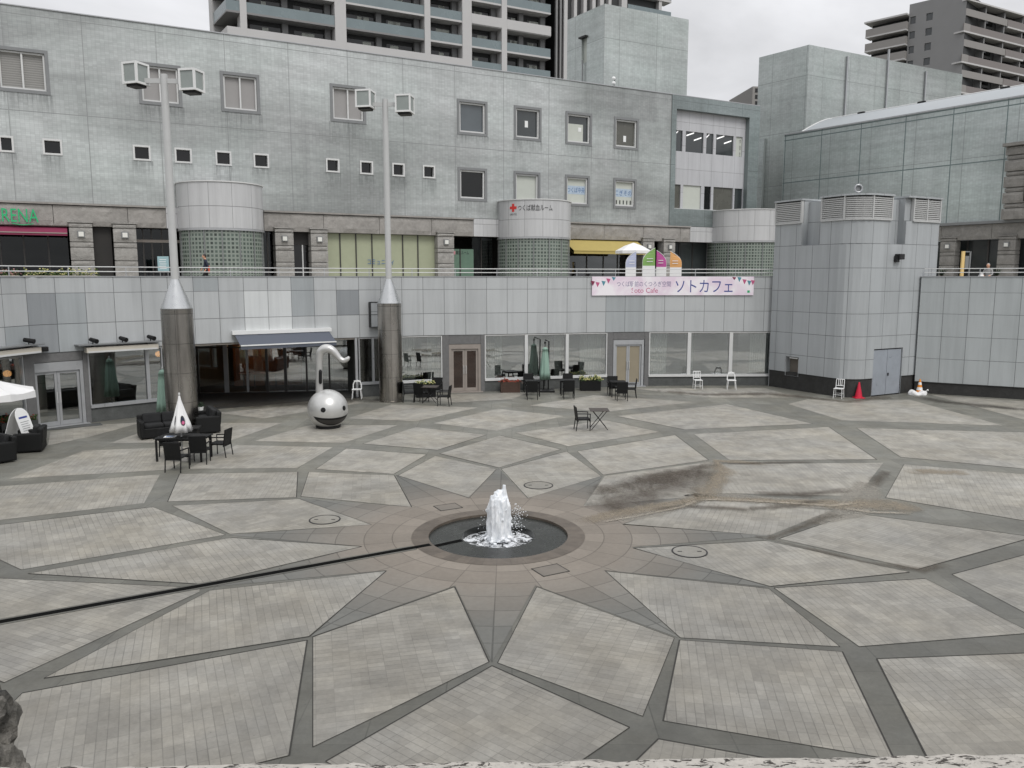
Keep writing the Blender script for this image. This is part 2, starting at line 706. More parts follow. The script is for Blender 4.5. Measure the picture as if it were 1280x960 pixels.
def mat_paving(name, col, cell=0.24, var=0.07, line=0.02, lined=0.72, stain=0.14, ratio=1.0, far=1.42):
    """paving units on UV metres with worn, stained surface"""
    k = NT(name)
    uv = k.tc('UV')
    m, rnd, sep = grid_lines(k, k.scaled(uv, (1.0 / cell, 1.0 / (cell * ratio), 1.0)), line / cell / 2, line * .6 / cell / ratio / 2)
    a = k.noise(k.tc(), 0.22, 5.0, 0.62, 0.3)
    b = k.noise(k.tc(), 1.4, 6.0, 0.7)
    c_ = k.noise(k.tc(), 14.0, 4.0, 0.7)
    m5, rnd5, _ = grid_lines(k, k.scaled(uv, 1.0 / (cell * 3.0)), 0.0, 0.0)
    wear = k.ramp(k.noise(k.tc(), 0.45, 4.0, 0.6), 0.38, 0.60, 0.25, 1.0)
    v = k.math('MULTIPLY', k.ramp(a, 0.3, 0.7, 1 - stain, 1 + stain * 0.7), k.ramp(b, 0.3, 0.72, 0.86, 1.12))
    v = k.math('MULTIPLY', v, k.ramp(c_, 0.3, 0.7, 0.90, 1.10))
    v = k.math('MULTIPLY', v, k.ramp(rnd, 0, 1, 1 - var, 1 + var))
    v = k.math('MULTIPLY', v, k.ramp(rnd5, 0, 1, 1 - var * 1.3, 1 + var * 1.1))
    patch = k.noise(k.scaled(uv, (0.9, 0.9, 1.0)), 1.0, 2.0, 0.5)
    v = k.math('MULTIPLY', v, k.ramp(patch, 0.52, 0.60, 0.95, 1.06))
    warm = k.noise(k.tc(), 0.5, 4.0, 0.6)
    cc = k.mix(k.ramp(warm, 0.35, 0.68), col, (col[0] * 1.0, col[1] * 0.965, col[2] * 0.90))
    cc = k.gain(cc, v)
    blot = k.noise(k.tc(), 2.3, 7.0, 0.75, 0.5)
    cc = k.mix(k.ramp(blot, 0.62, 0.78, 0.0, 0.5), cc, tuple(x * 0.5 for x in col))
    gum = k.noise(k.tc(), 9.0, 2.0, 0.5)
    cc = k.mix(k.ramp(gum, 0.74, 0.78, 0.0, 0.5), cc, tuple(x * 0.45 for x in col))
    cc = k.mix(k.math('MULTIPLY', m, wear), cc, k.gain(cc, lined))
    cc = far_lighten(k, cc, far)
    k.set(base=cc, rough=k.ramp(b, 0.3, 0.7, 0.62, 0.44), spec=0.5, normal=k.bump(k.math('ADD', k.math('MULTIPLY', c_, 0.5), k.math('SUBTRACT', 1.0, m)), 0.25, 0.006))
    return k.mat


M = {}
M['panel'] = mat_panel('grey_cladding', srgb(183, 186, 187), var=0.025)
M['panel_lt'] = mat_panel('light_cladding', srgb(206, 209, 209), var=0.02)
M['panel_dk'] = mat_panel('dark_cladding', srgb(146, 150, 153), var=0.02)
M['panel_md'] = mat_panel('dull_cladding', srgb(165, 170, 172), var=0.02)
M['panel_t'] = mat_panel('tower_cladding', srgb(170, 174, 176), var=0.03)
M['panel_r'] = mat_panel('white_cladding', srgb(174, 179, 180), var=0.03)
M['panel_c'] = mat_panel('turret_cladding', srgb(190, 191, 192), wu=0.008, wv=0.012, var=0.04, rough=0.32)
M['tile'] = mat_tile_facade('silver_tile', srgb(189, 192, 191))
M['tile_dark'] = mat_tile_facade('bay_tile', srgb(146, 155, 155), 0.85)
M['tile_s'] = mat_tile_facade('block_tile', srgb(171, 176, 174), 0.92)
M['tile_k'] = mat_tile_facade('roof_tile', srgb(180, 185, 183), 0.94)
M['tile_r'] = mat_tile_facade('blue_grey_tile', srgb(184, 191, 190), 0.92)
M['tile_w'] = mat_panel('white_wall_panel', srgb(186, 187, 190), wu=0.006, wv=0.006, var=0.03)
M['band'] = mat_stone('rough_stone', srgb(150, 147, 143), 0.2, 0.9, 1.0)
M['pier'] = mat_stone('rusticated_stone', srgb(155, 153, 149), 0.2, 2.2, 1.0)
M['pier_d'] = mat_stone('dark_rusticated_stone', srgb(138, 136, 132), 0.2, 2.2, 0.8)
M['dado'] = mat_stone('dark_granite', srgb(88, 90, 89), 0.2, 2.5, 0.15)
M['plinth'] = mat_stone('black_granite', srgb(58, 58, 57), 0.25, 2.5, 0.15)
M['pil'] = mat_stone('grey_granite', srgb(112, 112, 112), 0.12, 6.0, 0.1)
M['frame'] = simple('silver_frame', srgb(172, 174, 176), 0.35, 0.3, 0.06)
M['frame_w'] = simple('white_frame', srgb(206, 207, 206), 0.45, 0.0, 0.05)
M['frame_d'] = simple('dark_frame', srgb(62, 60, 58), 0.4, 0.2, 0.1)
M['frame_g'] = simple('grey_frame', srgb(126, 128, 129), 0.45, 0.1, 0.06)
M['frame_b'] = simple('bronze_frame', srgb(150, 142, 135), 0.45, 0.1, 0.08)
M['glass'] = mat_glass('cafe_glass', (0.6, 0.64, 0.64), 0.28)
M['glass_s'] = mat_glass('strong_reflecting_glass', (0.84, 0.86, 0.85), 0.33)
M['glass_c'] = mat_glass('clear_glass', (0.8, 0.82, 0.8), 0.14)
M['dark_glass'] = simple('dark_glass', srgb(52, 57, 58), 0.06, 0.0, 0.3, 0.35, spec=0.9)
M['sky_glass'] = simple('sky_toned_glass', srgb(84, 91, 95), 0.05, 0.0, 0.25, 0.35, spec=0.9)  # reflected sky put into the base colour as a lighter tone
M['black_glass'] = simple('black_glass', srgb(16, 17, 17), 0.08, 0.0, 0.3, 0.8, spec=0.6)
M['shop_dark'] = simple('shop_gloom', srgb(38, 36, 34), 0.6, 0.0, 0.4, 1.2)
M['inner'] = simple('inner_wall', srgb(150, 144, 136), 0.8, 0.0, 0.2, 0.5)
M['wood'] = simple('warm_wood', srgb(130, 92, 68), 0.55, 0.0, 0.25, 2.0)
M['brown_glass'] = simple('brown_glass', srgb(48, 34, 27), 0.08, 0.0, 0.3, 1.5, spec=0.7)
M['wood_d'] = simple('dark_wood', srgb(72, 54, 45), 0.5, 0.0, 0.25, 3.0)
M['curtain'] = simple('pale_curtain', srgb(222, 225, 221), 0.8, 0.0, 0.06, 4.0)
M['blind'] = simple('beige_blind', srgb(153, 151, 150), 0.7, 0.0, 0.04)
M['blind_l'] = simple('light_blind', srgb(190, 194, 186), 0.7, 0.0, 0.04)
M['green_blind'] = simple('green_panel', srgb(158, 163, 138), 0.55, 0.0, 0.05)
M['white'] = simple('white_paint', srgb(226, 227, 226), 0.4, 0.0, 0.03)
M['white_pl'] = simple('white_plastic', srgb(232, 233, 232), 0.35, 0.0, 0.02)
M['alu'] = simple('aluminium', srgb(205, 207, 208), 0.3, 0.8, 0.05)
M['pole'] = simple('pole_paint', srgb(190, 191, 190), 0.4, 0.1, 0.04)
M['black'] = simple('black_paint', srgb(15, 15, 16), 0.5, 0.0, 0.15, spec=0.35)
M['iron'] = simple('dark_iron', srgb(40, 40, 41), 0.5, 0.3, 0.15)
M['paper'] = simple('paper', srgb(228, 230, 230), 0.7, 0.0, 0.03)
M['red'] = simple('red_paint', srgb(200, 52, 46), 0.5, 0.0, 0.05)
M['navy_t'] = simple('navy_letter', srgb(48, 66, 140), 0.6, 0.0, 0.03)
M['black_t'] = simple('black_letter', srgb(30, 30, 32), 0.6, 0.0, 0.03)
M['grey_t'] = simple('grey_letter', srgb(120, 112, 150), 0.6, 0.0, 0.03)
M['pink_t'] = simple('pink_letter', srgb(190, 90, 130), 0.6, 0.0, 0.03)
M['green_t'] = simple('green_letter', srgb(40, 172, 112), 0.45, 0.0, 0.05)
M['blue_t'] = simple('blue_letter', srgb(64, 100, 150), 0.6, 0.0, 0.05)
M['louvre'] = simple('louvre_metal', srgb(186, 187, 186), 0.5, 0.0, 0.05)
M['shade_in'] = simple('vent_gloom', srgb(70, 71, 70), 0.8, 0.0, 0.1)
M['concrete'] = simple('concrete', srgb(150, 148, 144), 0.85, 0.0, 0.12, 1.5, 0.2)
M['slate'] = simple('slate_fabric', srgb(86, 91, 102), 0.8, 0.0, 0.05, 2.0)
M['crimson'] = simple('crimson_fabric', srgb(126, 44, 74), 0.75, 0.0, 0.08)
M['mustard'] = simple('mustard_fabric', srgb(174, 157, 94), 0.8, 0.0, 0.06)
M['beige_f'] = simple('cream_fabric', srgb(196, 190, 178), 0.75, 0.0, 0.05)
M['sage'] = simple('sage_fabric', srgb(138, 166, 152), 0.85, 0.0, 0.07, 4.0)
M['white_f'] = simple('white_fabric', srgb(228, 228, 228), 0.75, 0.0, 0.03, 4.0)
M['wicker'] = simple('black_wicker', srgb(17, 18, 18), 0.6, 0.0, 0.25, 14.0, 0.5, 90.0, spec=0.3)
M['cushion'] = simple('charcoal_cushion', srgb(26, 27, 28), 0.85, 0.0, 0.12, 6.0)
M['leaf'] = simple('leaf', srgb(70, 92, 44), 0.6, 0.0, 0.35, 9.0)
M['leaf_d'] = simple('dark_leaf', srgb(38, 54, 36), 0.6, 0.0, 0.35, 9.0)
M['petal'] = simple('yellow_petal', srgb(204, 200, 138), 0.7, 0.0, 0.12, 20.0)
M['petal_r'] = simple('rust_petal', srgb(150, 66, 48), 0.7, 0.0, 0.2, 20.0)
M['petal_p'] = simple('pink_petal', srgb(186, 140, 134), 0.7, 0.0, 0.2, 20.0)
M['cone_red'] = simple('cone_red', srgb(200, 24, 58), 0.45, 0.0, 0.05)
M['cone_or'] = simple('cone_orange', srgb(228, 140, 40), 0.45, 0.0, 0.08)
M['lamp_or'] = simple('lit_orange_lamp', srgb(240, 160, 90), 0.5, 0.0, 0.02, emit=srgb(255, 176, 104), estr=2.2)
M['lamp_w'] = simple('lit_tube_lamp', (0.9, 0.9, 0.9), 0.5, 0.0, 0.02, emit=(1, 1, 0.97), estr=0.62)
M['wall_lamp'] = simple('wall_lamp_glass', srgb(222, 222, 216), 0.4, 0.0, 0.02)
M['skin'] = simple('skin', srgb(196, 150, 124), 0.6, 0.0, 0.05)
M['hair'] = simple('dark_hair', srgb(36, 30, 28), 0.6, 0.0, 0.1)
M['navy'] = simple('navy_cloth', srgb(34, 40, 58), 0.8, 0.0, 0.1)
M['grey_cloth'] = simple('grey_cloth', srgb(150, 150, 150), 0.85, 0.0, 0.1)
M['orange_b'] = simple('orange_bag', srgb(206, 92, 66), 0.7, 0.0, 0.1)


def mat_steel():
    k = NT('brushed_steel')
    v = k.noise(k.scaled(k.tc(), (1.5, 1.5, 0.35)), 1.0, 4.0, 0.6)
    sm = k.noise(k.scaled(k.tc(), (3.0, 3.0, 40.0)), 1.0, 2.0)
    c = k.gain(srgb(168, 164, 158), k.math('MULTIPLY', k.ramp(v, 0.3, 0.7, 0.72, 1.12), k.ramp(sm, 0.3, 0.7, 0.95, 1.05)))
    k.set(base=c, rough=k.ramp(v, 0.3, 0.7, 0.20, 0.34), metal=1.0)
    return k.mat


def mat_silver():
    k = NT('silver_gloss')
    v = k.noise(k.tc(), 2.0, 5.0)
    k.set(base=k.gain(srgb(198, 198, 196), k.ramp(v, 0.3, 0.7, 0.90, 1.04)), rough=k.ramp(v, 0.3, 0.7, 0.36, 0.26), metal=0.5, spec=0.5)
    return k.mat


def mat_glass_block():
    k = NT('glass_block')
    uv = k.tc('UV')
    m, rnd, sep = grid_lines(k, uv, 0.20, 0.20)
    c = k.gain(srgb(76, 88, 81), k.ramp(rnd, 0, 1, 0.35, 1.4))
    c = k.mix(m, c, srgb(130, 139, 131))
    k.set(base=c, rough=k.math('ADD', k.math('MULTIPLY', m, 0.4), 0.10), spec=0.6, normal=k.bump(m, 0.4, 0.02))
    return k.mat


def mat_travertine():
    k = NT('pitted_travertine')
    s = k.scaled(k.tc(), (26.0, 70.0, 80.0))
    pit = k.noise(s, 2.4, 4.0, 0.75, 0.8)
    fine = k.noise(k.tc(), 140.0, 4.0, 0.7)
    pm = k.ramp(pit, 0.56, 0.61)
    c = k.gain(srgb(172, 168, 161), k.ramp(fine, 0.3, 0.7, 0.84, 1.08))
    c = k.mix(pm, c, srgb(62, 57, 53))
    k.set(base=c, rough=0.8, spec=0.3, normal=k.bump(k.math('SUBTRACT', 1.0, pm), 0.8, 0.01))
    return k.mat


def mat_rock():
    k = NT('rock')
    a = k.noise(k.tc(), 1.6, 8.0, 0.72)
    b = k.noise(k.tc(), 7.0, 6.0, 0.7)
    c = k.mix(k.ramp(a, 0.35, 0.65), srgb(34, 34, 31), srgb(140, 136, 128))
    c = k.gain(c, k.ramp(b, 0.3, 0.7, 0.65, 1.25))
    k.set(base=c, rough=0.8, normal=k.bump(b, 0.8, 0.08))
    return k.mat


def mat_water_foam():
    k = NT('foaming_water')
    f = k.noise(k.tc(), 4.5, 6.0, 0.65, 0.9)
    g = k.noise(k.tc(), 22.0, 4.0, 0.7)
    m = k.ramp(k.math('ADD', f, k.math('MULTIPLY', k.math('SUBTRACT', g, 0.5), 0.35)), 0.44, 0.56)
    c = k.mix(m, srgb(40, 42, 42), srgb(226, 229, 232))
    k.set(base=c, rough=k.ramp(m, 0, 1, 0.05, 0.6), normal=k.bump(g, 0.5, 0.03))
    return k.mat


def mat_jet():
    k = NT('white_water')
    f = k.noise(k.scaled(k.tc(), (9.0, 9.0, 2.4)), 1.5, 5.0, 0.7)
    k.set(base=k.mix(k.ramp(f, 0.3, 0.65), srgb(202, 208, 214), srgb(246, 248, 250)), rough=0.35, spec=0.5, normal=k.bump(f, 0.6, 0.04))
    k.b.inputs['Subsurface Weight'].default_value = 0.3
    k.b.inputs['Subsurface Radius'].default_value = (0.1, 0.1, 0.1)
    return k.mat


def mat_star():
    """polar slabs round the fountain: warm and rust-tinted near the basin, grey towards the tips. UV = (angle cell, ring)"""
    k = NT('star_slabs')
    uv = k.tc('UV')
    m, rnd, sep = grid_lines(k, uv, 0.012, 0.018)
    a = k.noise(k.tc(), 0.9, 6.0, 0.65)
    b = k.noise(k.tc(), 9.0, 4.0, 0.7)
    t = k.math('ADD', sep.outputs[1], k.math('MULTIPLY', k.math('SUBTRACT', a, 0.5), 3.0))
    c = k.mix(k.ramp(t, 4.6, 8.2), srgb(127, 120, 111), srgb(105, 105, 101))
    c = k.gain(c, k.math('MULTIPLY', k.ramp(rnd, 0, 1, 0.88, 1.1), k.math('MULTIPLY', k.ramp(a, 0.3, 0.7, 0.9, 1.1), k.ramp(b, 0.3, 0.7, 0.93, 1.07))))
    c = k.mix(m, c, k.gain(c, 0.62))
    k.set(base=c, rough=0.7, spec=0.3, normal=k.bump(k.math('SUBTRACT', 1.0, m), 0.3, 0.005))
    return k.mat


def mat_ring(name, col, cells, rough=0.4):
    k = NT(name)
    uv = k.tc('UV')
    m, rnd, sep = grid_lines(k, k.scaled(uv, (cells, 1.0, 1.0)), 0.014, 0.0)
    a = k.noise(k.tc(), 3.0, 6.0, 0.65)
    c = k.gain(col, k.math('MULTIPLY', k.ramp(rnd, 0, 1, 0.82, 1.15), k.ramp(a, 0.3, 0.7, 0.8, 1.2)))
    c = k.mix(m, c, k.gain(c, 0.6))
    k.set(base=c, rough=k.ramp(a, 0.3, 0.7, rough + 0.08, max(0.08, rough - 0.08)), spec=0.5)
    return k.mat


def mat_mud(name, col, lo, hi, scale):
    k = NT(name)
    vc = k.n('ShaderNodeUVMap')
    sep = k.n('ShaderNodeSeparateXYZ')
    k.l(vc.outputs[0], sep.inputs[0])
    a = k.noise(k.scaled(k.tc(), (1.25, 0.75, 1.0)), scale, 8.0, 0.74, 0.9)
    b = k.noise(k.tc(), 12.0, 5.0, 0.7)
    al = k.math('MULTIPLY', k.ramp(k.math('ADD', a, k.math('MULTIPLY', k.math('SUBTRACT', sep.outputs[0], 0.5), 0.55)), lo, hi), k.ramp(b, 0.25, 0.6, 0.45, 1.0))
    al = k.math('MULTIPLY', al, k.ramp(sep.outputs[0], 0.0, 0.3))
    k.set(base=k.gain(col, k.ramp(b, 0.3, 0.7, 0.8, 1.15)), rough=0.85, spec=0.2, alpha=k.math('MULTIPLY', al, 0.64))
    return k.mat


M['steel'] = mat_steel()
M['silver'] = mat_silver()
M['gblock'] = mat_glass_block()
M['trav'] = mat_travertine()
M['rock'] = mat_rock()
M['foam'] = mat_water_foam()
M['jet'] = mat_jet()
M['star'] = mat_star()
M['ring'] = mat_ring('rust_stained_granite', srgb(92, 84, 75), 40, 0.5)
M['ring_d'] = mat_ring('wet_black_granite', srgb(40, 42, 40), 24, 0.28)
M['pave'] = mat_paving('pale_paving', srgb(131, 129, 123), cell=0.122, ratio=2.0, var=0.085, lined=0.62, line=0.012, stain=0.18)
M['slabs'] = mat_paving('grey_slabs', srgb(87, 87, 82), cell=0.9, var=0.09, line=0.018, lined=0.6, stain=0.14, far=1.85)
M['cap'] = mat_paving('terrace_paving', srgb(150, 148, 143), cell=0.4)
M['mud'] = mat_mud('brown_mud', srgb(84, 76, 68), 0.36, 0.76, 0.9)
M['mud_t'] = mat_mud('tan_silt', srgb(146, 136, 120), 0.40, 0.66, 1.3)
M['tw_glass'] = simple('balcony_glass', srgb(122, 134, 137), 0.25, 0.0, 0.08, 0.5)
M['tw_dark'] = simple('tower_dark_wall', srgb(58, 59, 60), 0.7, 0.0, 0.15, 0.4)
M['tw_white'] = simple('tower_white_concrete', srgb(190, 189, 188), 0.7, 0.0, 0.04, 0.4)
M['tw_grey'] = simple('tower_grey_tile', srgb(130, 130, 130), 0.6, 0.0, 0.06, 0.3)
M['tw_taupe'] = simple('taupe_parapet', srgb(140, 137, 134), 0.6, 0.0, 0.06, 0.3)
M['tw_brown'] = simple('brown_parapet', srgb(124, 118, 116), 0.6, 0.0, 0.06, 0.3)
M['navy_board'] = simple('blue_board', srgb(56, 92, 150), 0.5, 0.0, 0.1)
M['teal_board'] = simple('pale_teal_board', srgb(146, 176, 182), 0.5, 0.0, 0.08)
M['pale_green'] = simple('green_shop_panel', srgb(98, 124, 108), 0.4, 0.0, 0.1)
M['fl_b'] = simple('lavender_flag', srgb(182, 188, 210), 0.7, 0.0, 0.05)
M['fl_g'] = simple('green_flag', srgb(130, 170, 96), 0.7, 0.0, 0.05)
M['fl_m'] = simple('magenta_flag', srgb(184, 84, 150), 0.7, 0.0, 0.05)
M['fl_o'] = simple('orange_flag', srgb(218, 164, 104), 0.7, 0.0, 0.05)
M['yellow'] = simple('yellow_post', srgb(222, 192, 130), 0.5, 0.0, 0.05)
M['teal_p'] = simple('teal_pennant', srgb(84, 142, 158), 0.7, 0.0, 0.05)


def mat_banner():
    k = NT('pink_banner_print')
    n = k.noise(k.tc(), 0.9, 3.0, 0.5, 0.6)
    c = k.mix(k.ramp(n, 0.42, 0.62), srgb(230, 213, 227), srgb(242, 238, 242))
    k.set(base=c, rough=0.6)
    return k.mat


M['banner'] = mat_banner()
SKY_STRENGTH, CLOUD_LO, CLOUD_HI, EXPOSURE = 0.1, 7.3, 14.5, 0.06
# ================================================================ ground
def ground_far():
    mb = MB()
    n = 96
    rs = [1.62, 3, 6, 12, 22, 36, 60, 120, 400, 1500]
    for i in range(n):
        a, b = 2 * PI * i / n, 2 * PI * (i + 1) / n
        for r0, r1 in zip(rs, rs[1:]):
            pts = [(CEN[0] + r * math.cos(t), CEN[1] + r * math.sin(t), 0.0) for r, t in ((r0, a), (r1, a), (r1, b), (r0, b))]
            mb.face(pts, [(p[0], p[1]) for p in pts])
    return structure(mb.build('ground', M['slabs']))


ground_far()

PANELS = [
    # ring of panels whose inner corner touches the fountain star
    [(586, 622.3), (620.8, 586), (543.8, 569.8), (497.5, 594.3)],
    [(660, 622.5), (751.5, 595), (708, 564), (626.5, 586)],
    [(729.5, 632.8), (880, 619.5), (887, 577.5), (756, 595)],
    [(778, 655.7), (961, 669.5), (1040, 638), (878, 621.5)],
    [(791, 685), (963, 732.8), (1137, 715), (958, 675.5)],
    [(757, 713.7), (850.5, 797), (1050, 808.2), (961, 735.6)],
    [(671, 733.5), (622, 828.3), (803.5, 895), (843, 797)],
    [(568.3, 733.5), (391, 796), (391, 933.5), (611.3, 827)],
    [(483, 713.5), (262, 738), (55, 847.5), (386.5, 795.3)],
    [(452.3, 683), (289, 671.8), (35, 716.7), (252, 730)],
    [(464.3, 655.7), (374.5, 623.6), (215, 632), (287, 667.3)],
    [(514.6, 633.7), (493, 594.2), (386, 589.8), (376, 620.3)],
    # second ring
    [(623.5, 584.5), (701, 561.5), (625, 544.2), (549.5, 566.8)],
    [(754, 593.5), (886, 575), (844, 543.5), (721.5, 564)],
    [(885, 616), (1072, 620), (1104, 578.5), (900, 580)],
    [(973.5, 673.3), (1147, 711.5), (1293, 671), (1068, 641.3)],
    [(967.5, 734.7), (1074, 808), (1290, 791), (1156.5, 723)],
    [(849.5, 799.7), (829, 900.7), (1118, 949.5), (1053, 814.4)],
    [(615, 832), (407, 951.5), (590, 1045), (787, 909)],
    [(384, 800), (28, 866), (-75, 967), (120, 1004), (361.5, 944)],
    [(249, 740), (250, 734.5), (-3, 722.5), (-150, 790), (5, 853)],
    [(282, 668.5), (191, 633.5), (-75, 664.5), (26.5, 712)],
    [(370.5, 621.6), (372.3, 589.7), (224.5, 592), (209.5, 627)],
    [(492.5, 592.4), (533.3, 568), (433, 560.3), (394.5, 586.3)],
    # third ring
    [(547, 562.4), (608, 543.5), (519.5, 533.8), (453.5, 554.6)],
    [(644, 541), (710.5, 557.8), (825.5, 539.8), (757, 525)],
    [(856, 536.9), (1016, 529.5), (909, 505), (771, 520)],
    [(867, 542.3), (912, 575.3), (1096, 574.3), (1036, 533.5)],
    [(1070, 534.5), (1126, 571.3), (1430, 600), (1400, 543.5)],
    [(1130, 580.3), (1107, 621.8), (1420, 674), (1345, 598)],
    [(1190, 717.8), (1301, 776), (1420, 745), (1330, 680)],
    [(1096, 823.3), (1186, 1000), (1600, 960), (1400, 811.5)],
    [(823, 923.3), (770, 975), (950, 1060), (1085, 970)],
    [(200, 593), (180, 629), (-80, 659), (-120, 617)],
    [(11, 598.5), (212, 587), (256, 557.8), (106, 563)],
    [(416, 559), (295, 556.2), (235, 586), (371, 585)],
    [(353, 528.5), (210, 529), (136, 554), (285, 552)],
    [(318, 551.2), (429, 553.6), (497, 531.6), (386, 531.4)],
    # outer pieces against the walls
    [(434, 523), (520, 526.4), (598, 509.4), (490, 505.6)],
    [(542, 529), (620.5, 538.4), (705, 520), (622.5, 511)],
    [(662, 506.8), (757, 514.7), (868, 502.5), (742, 494)],
    [(60, 556.5), (108, 547), (178, 528), (121, 531), (63, 540)],
    [(985, 505), (1052, 525.3), (1254, 532), (1137, 499.5), (1060, 501), (1010, 499)],
    [(1163, 493.5), (1280, 524.5), (1340, 532), (1340, 506)],
    [(520, 500.5), (570, 503), (640, 499), (660, 490.5), (566, 492.5)],
    [(792, 485.5), (884, 497), (1000, 497), (955, 485)],
    [(-160, 545), (-150, 580), (-30, 566), (20, 548), (-10, 543)],
    [(270, 516), (330, 523), (455, 503), (440, 500)],
]


def paving():
    mb = MB()
    for pi, pl in enumerate(PANELS):
        pts = [G(px, py, 0.004) for px, py in pl]
        c = sum(pts, Vector()) / len(pts)
        # make the outline run counter-clockwise
        ar = sum(pts[i].x * pts[(i + 1) % len(pts)].y - pts[(i + 1) % len(pts)].x * pts[i].y for i in range(len(pts)))
        if ar < 0:
            pts.reverse()
        # unit grid laid along the longest edge
        raw = [G(px, py, 0.004) for px, py in pl]
        n_ = len(raw)
        cand = range(1, n_ - 1) if pi < 12 else (0, n_ - 1)
        best = max(cand, key=lambda i: (raw[(i + 1) % n_] - raw[i]).length)
        u = (raw[(best + 1) % n_] - raw[best]).normalized()
        w = Vector((-u.y, u.x, 0))
        uvs = [((p - c).dot(u) + c.x * 3.1, (p - c).dot(w) + c.y * 2.7) for p in pts]
        mb.face(pts, uvs)
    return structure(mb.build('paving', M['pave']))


paving()


def joints():
    """thin dark joints round the pale panels"""
    mb = MB()
    for pi, pl in enumerate(PANELS[:33]):
        if pi in (2, 3, 14):
            continue
        pts = [G(px, py, 0.007) for px, py in pl]
        for a, b in zip(pts, pts[1:] + pts[:1]):
            if min(a.length, b.length) > 34:
                continue
            d = (b - a)
            if d.length < 0.4:
                continue
            d.normalize()
            n = Vector((-d.y, d.x, 0)) * random.choice((0.004, 0.006, 0.011))
            mb.face([a - n, b - n, b + n, a + n])
    return structure(mb.build('paving_joints', simple('joint_dirt', srgb(50, 49, 46), 0.9)))


joints()

INNER = [(586, 623), (515, 634), (465, 656), (452, 683), (483, 713), (569, 732), (669, 732), (755, 713), (789, 684), (779, 655), (729, 633), (659, 623)]
TIPS = [(495, 593.5), (373, 623), (284, 669), (253, 735), (388, 796.5), (615, 828.5), (847, 797), (962, 734), (965, 670), (880, 619.5), (754, 594.7), (623, 585)]


def star():
    mb = MB()
    ring = []
    for a, b in zip(INNER, TIPS):
        ring += [G(*a), G(*b)]
    n = len(ring)

    def uvp(p, ref):
        dx, dy = p.x - CEN[0], p.y - CEN[1]
        an = math.atan2(dy, dx)
        while an - ref > PI:
            an -= 2 * PI
        while an - ref < -PI:
            an += 2 * PI
        return ((an + PI / 2) / (PI / 12) + 96, math.hypot(dx, dy) / 0.6 + 0.15)
    for i in range(n):
        p, q = ring[i], ring[(i + 1) % n]
        ref = math.atan2((p.y + q.y) / 2 - CEN[1], (p.x + q.x) / 2 - CEN[0])
        ps, qs = [], []
        for k in range(9):
            t = k / 8
            for o, e in ((ps, p), (qs, q)):
                d = Vector((e.x - CEN[0], e.y - CEN[1], 0))
                st = d.normalized() * 1.85
                v = st.lerp(d, t)
                o.append(Vector((CEN[0] + v.x, CEN[1] + v.y, 0.004)))
        for k in range(8):
            T = 4
            for j in range(T):
                f = [ps[k].lerp(qs[k], j / T), ps[k + 1].lerp(qs[k + 1], j / T), ps[k + 1].lerp(qs[k + 1], (j + 1) / T), ps[k].lerp(qs[k], (j + 1) / T)]
                mb.face(f, [uvp(v, ref) for v in f])
    return structure(mb.build('star_paving', M['star']))


star()


M['mud_l'] = mat_mud('thin_mud', srgb(92, 85, 76), 0.44, 0.80, 1.2)
M['mud_d'] = mat_mud('damp_dirt', srgb(70, 67, 62), 0.36, 0.72, 0.9)


def ribbon(name, px, w, m, z):
    """stain lying on the paving: pixel path, half widths in metres"""
    mb = MB()
    P = [G(x, y, z) for x, y in px]
    L = []
    for i, p in enumerate(P):
        t = (P[min(i + 1, len(P) - 1)] - P[max(i - 1, 0)]).normalized()
        L.append((p, Vector((-t.y, t.x, 0))))
    N = 8
    rows = []
    S = 6
    for i in range(len(L) - 1):
        for k in range(S):
            t = k / S
            p = L[i][0].lerp(L[i + 1][0], t)
            n = L[i][1].lerp(L[i + 1][1], t).normalized()
            rows.append((p, n, w[i] + (w[i + 1] - w[i]) * t))
    rows.append((L[-1][0], L[-1][1], w[-1]))
    R = len(rows)
    for i in range(R - 1):
        for j in range(N):
            def pt(ii, jj):
                p, n, ww = rows[ii]
                return p + n * ww * (jj / N * 2 - 1)

            def uu(ii, jj):
                a = 1 - abs(jj / N * 2 - 1)
                e = min(1.0, min(ii, R - 1 - ii) / 4)
                return (min(a, e), 0.0)
            mb.face([pt(i, j), pt(i + 1, j), pt(i + 1, j + 1), pt(i, j + 1)], [uu(i, j), uu(i + 1, j), uu(i + 1, j + 1), uu(i, j + 1)])
    o = mb.build(name, m)
    o['kind'] = 'stuff'
    return o


ribbon('mud_stain', [(735, 642), (780, 626), (820, 611), (860, 597), (900, 586)], [0.7, 1.25, 1.35, 1.2, 0.5], M['mud'], 0.011)
ribbon('mud_stain', [(740, 622), (760, 612), (800, 602), (850, 590), (905, 578)], [0.3, 0.7, 0.9, 0.7, 0.3], M['mud'], 0.0125)
ribbon('silt_stain', [(715, 655), (770, 642), (830, 632), (880, 622), (960, 626), (1050, 631), (1120, 630), (1160, 646)], [0.35, 0.5, 0.55, 0.45, 0.32, 0.75, 1.0, 0.5], M['mud_t'], 0.014)
ribbon('silt_stain', [(872, 630), (890, 606), (906, 590), (896, 576), (1000, 582)], [0.5, 0.5, 0.55, 0.5, 0.3], M['mud_t'], 0.0155)
ribbon('silt_stain', [(1120, 588), (1180, 590), (1220, 590)], [0.4, 0.7, 0.4], M['mud_t'], 0.0165)
M['silt_w'] = mat_mud('pale_silt', srgb(172, 164, 150), 0.42, 0.74, 1.8)
M['silt_g'] = mat_mud('grey_silt', srgb(150, 146, 137), 0.22, 0.44, 1.1)
ribbon('silt_stain', [(770, 652), (815, 641), (850, 630), (882, 619)], [0.1, 0.35, 0.4, 0.4], M['silt_g'], 0.0085)
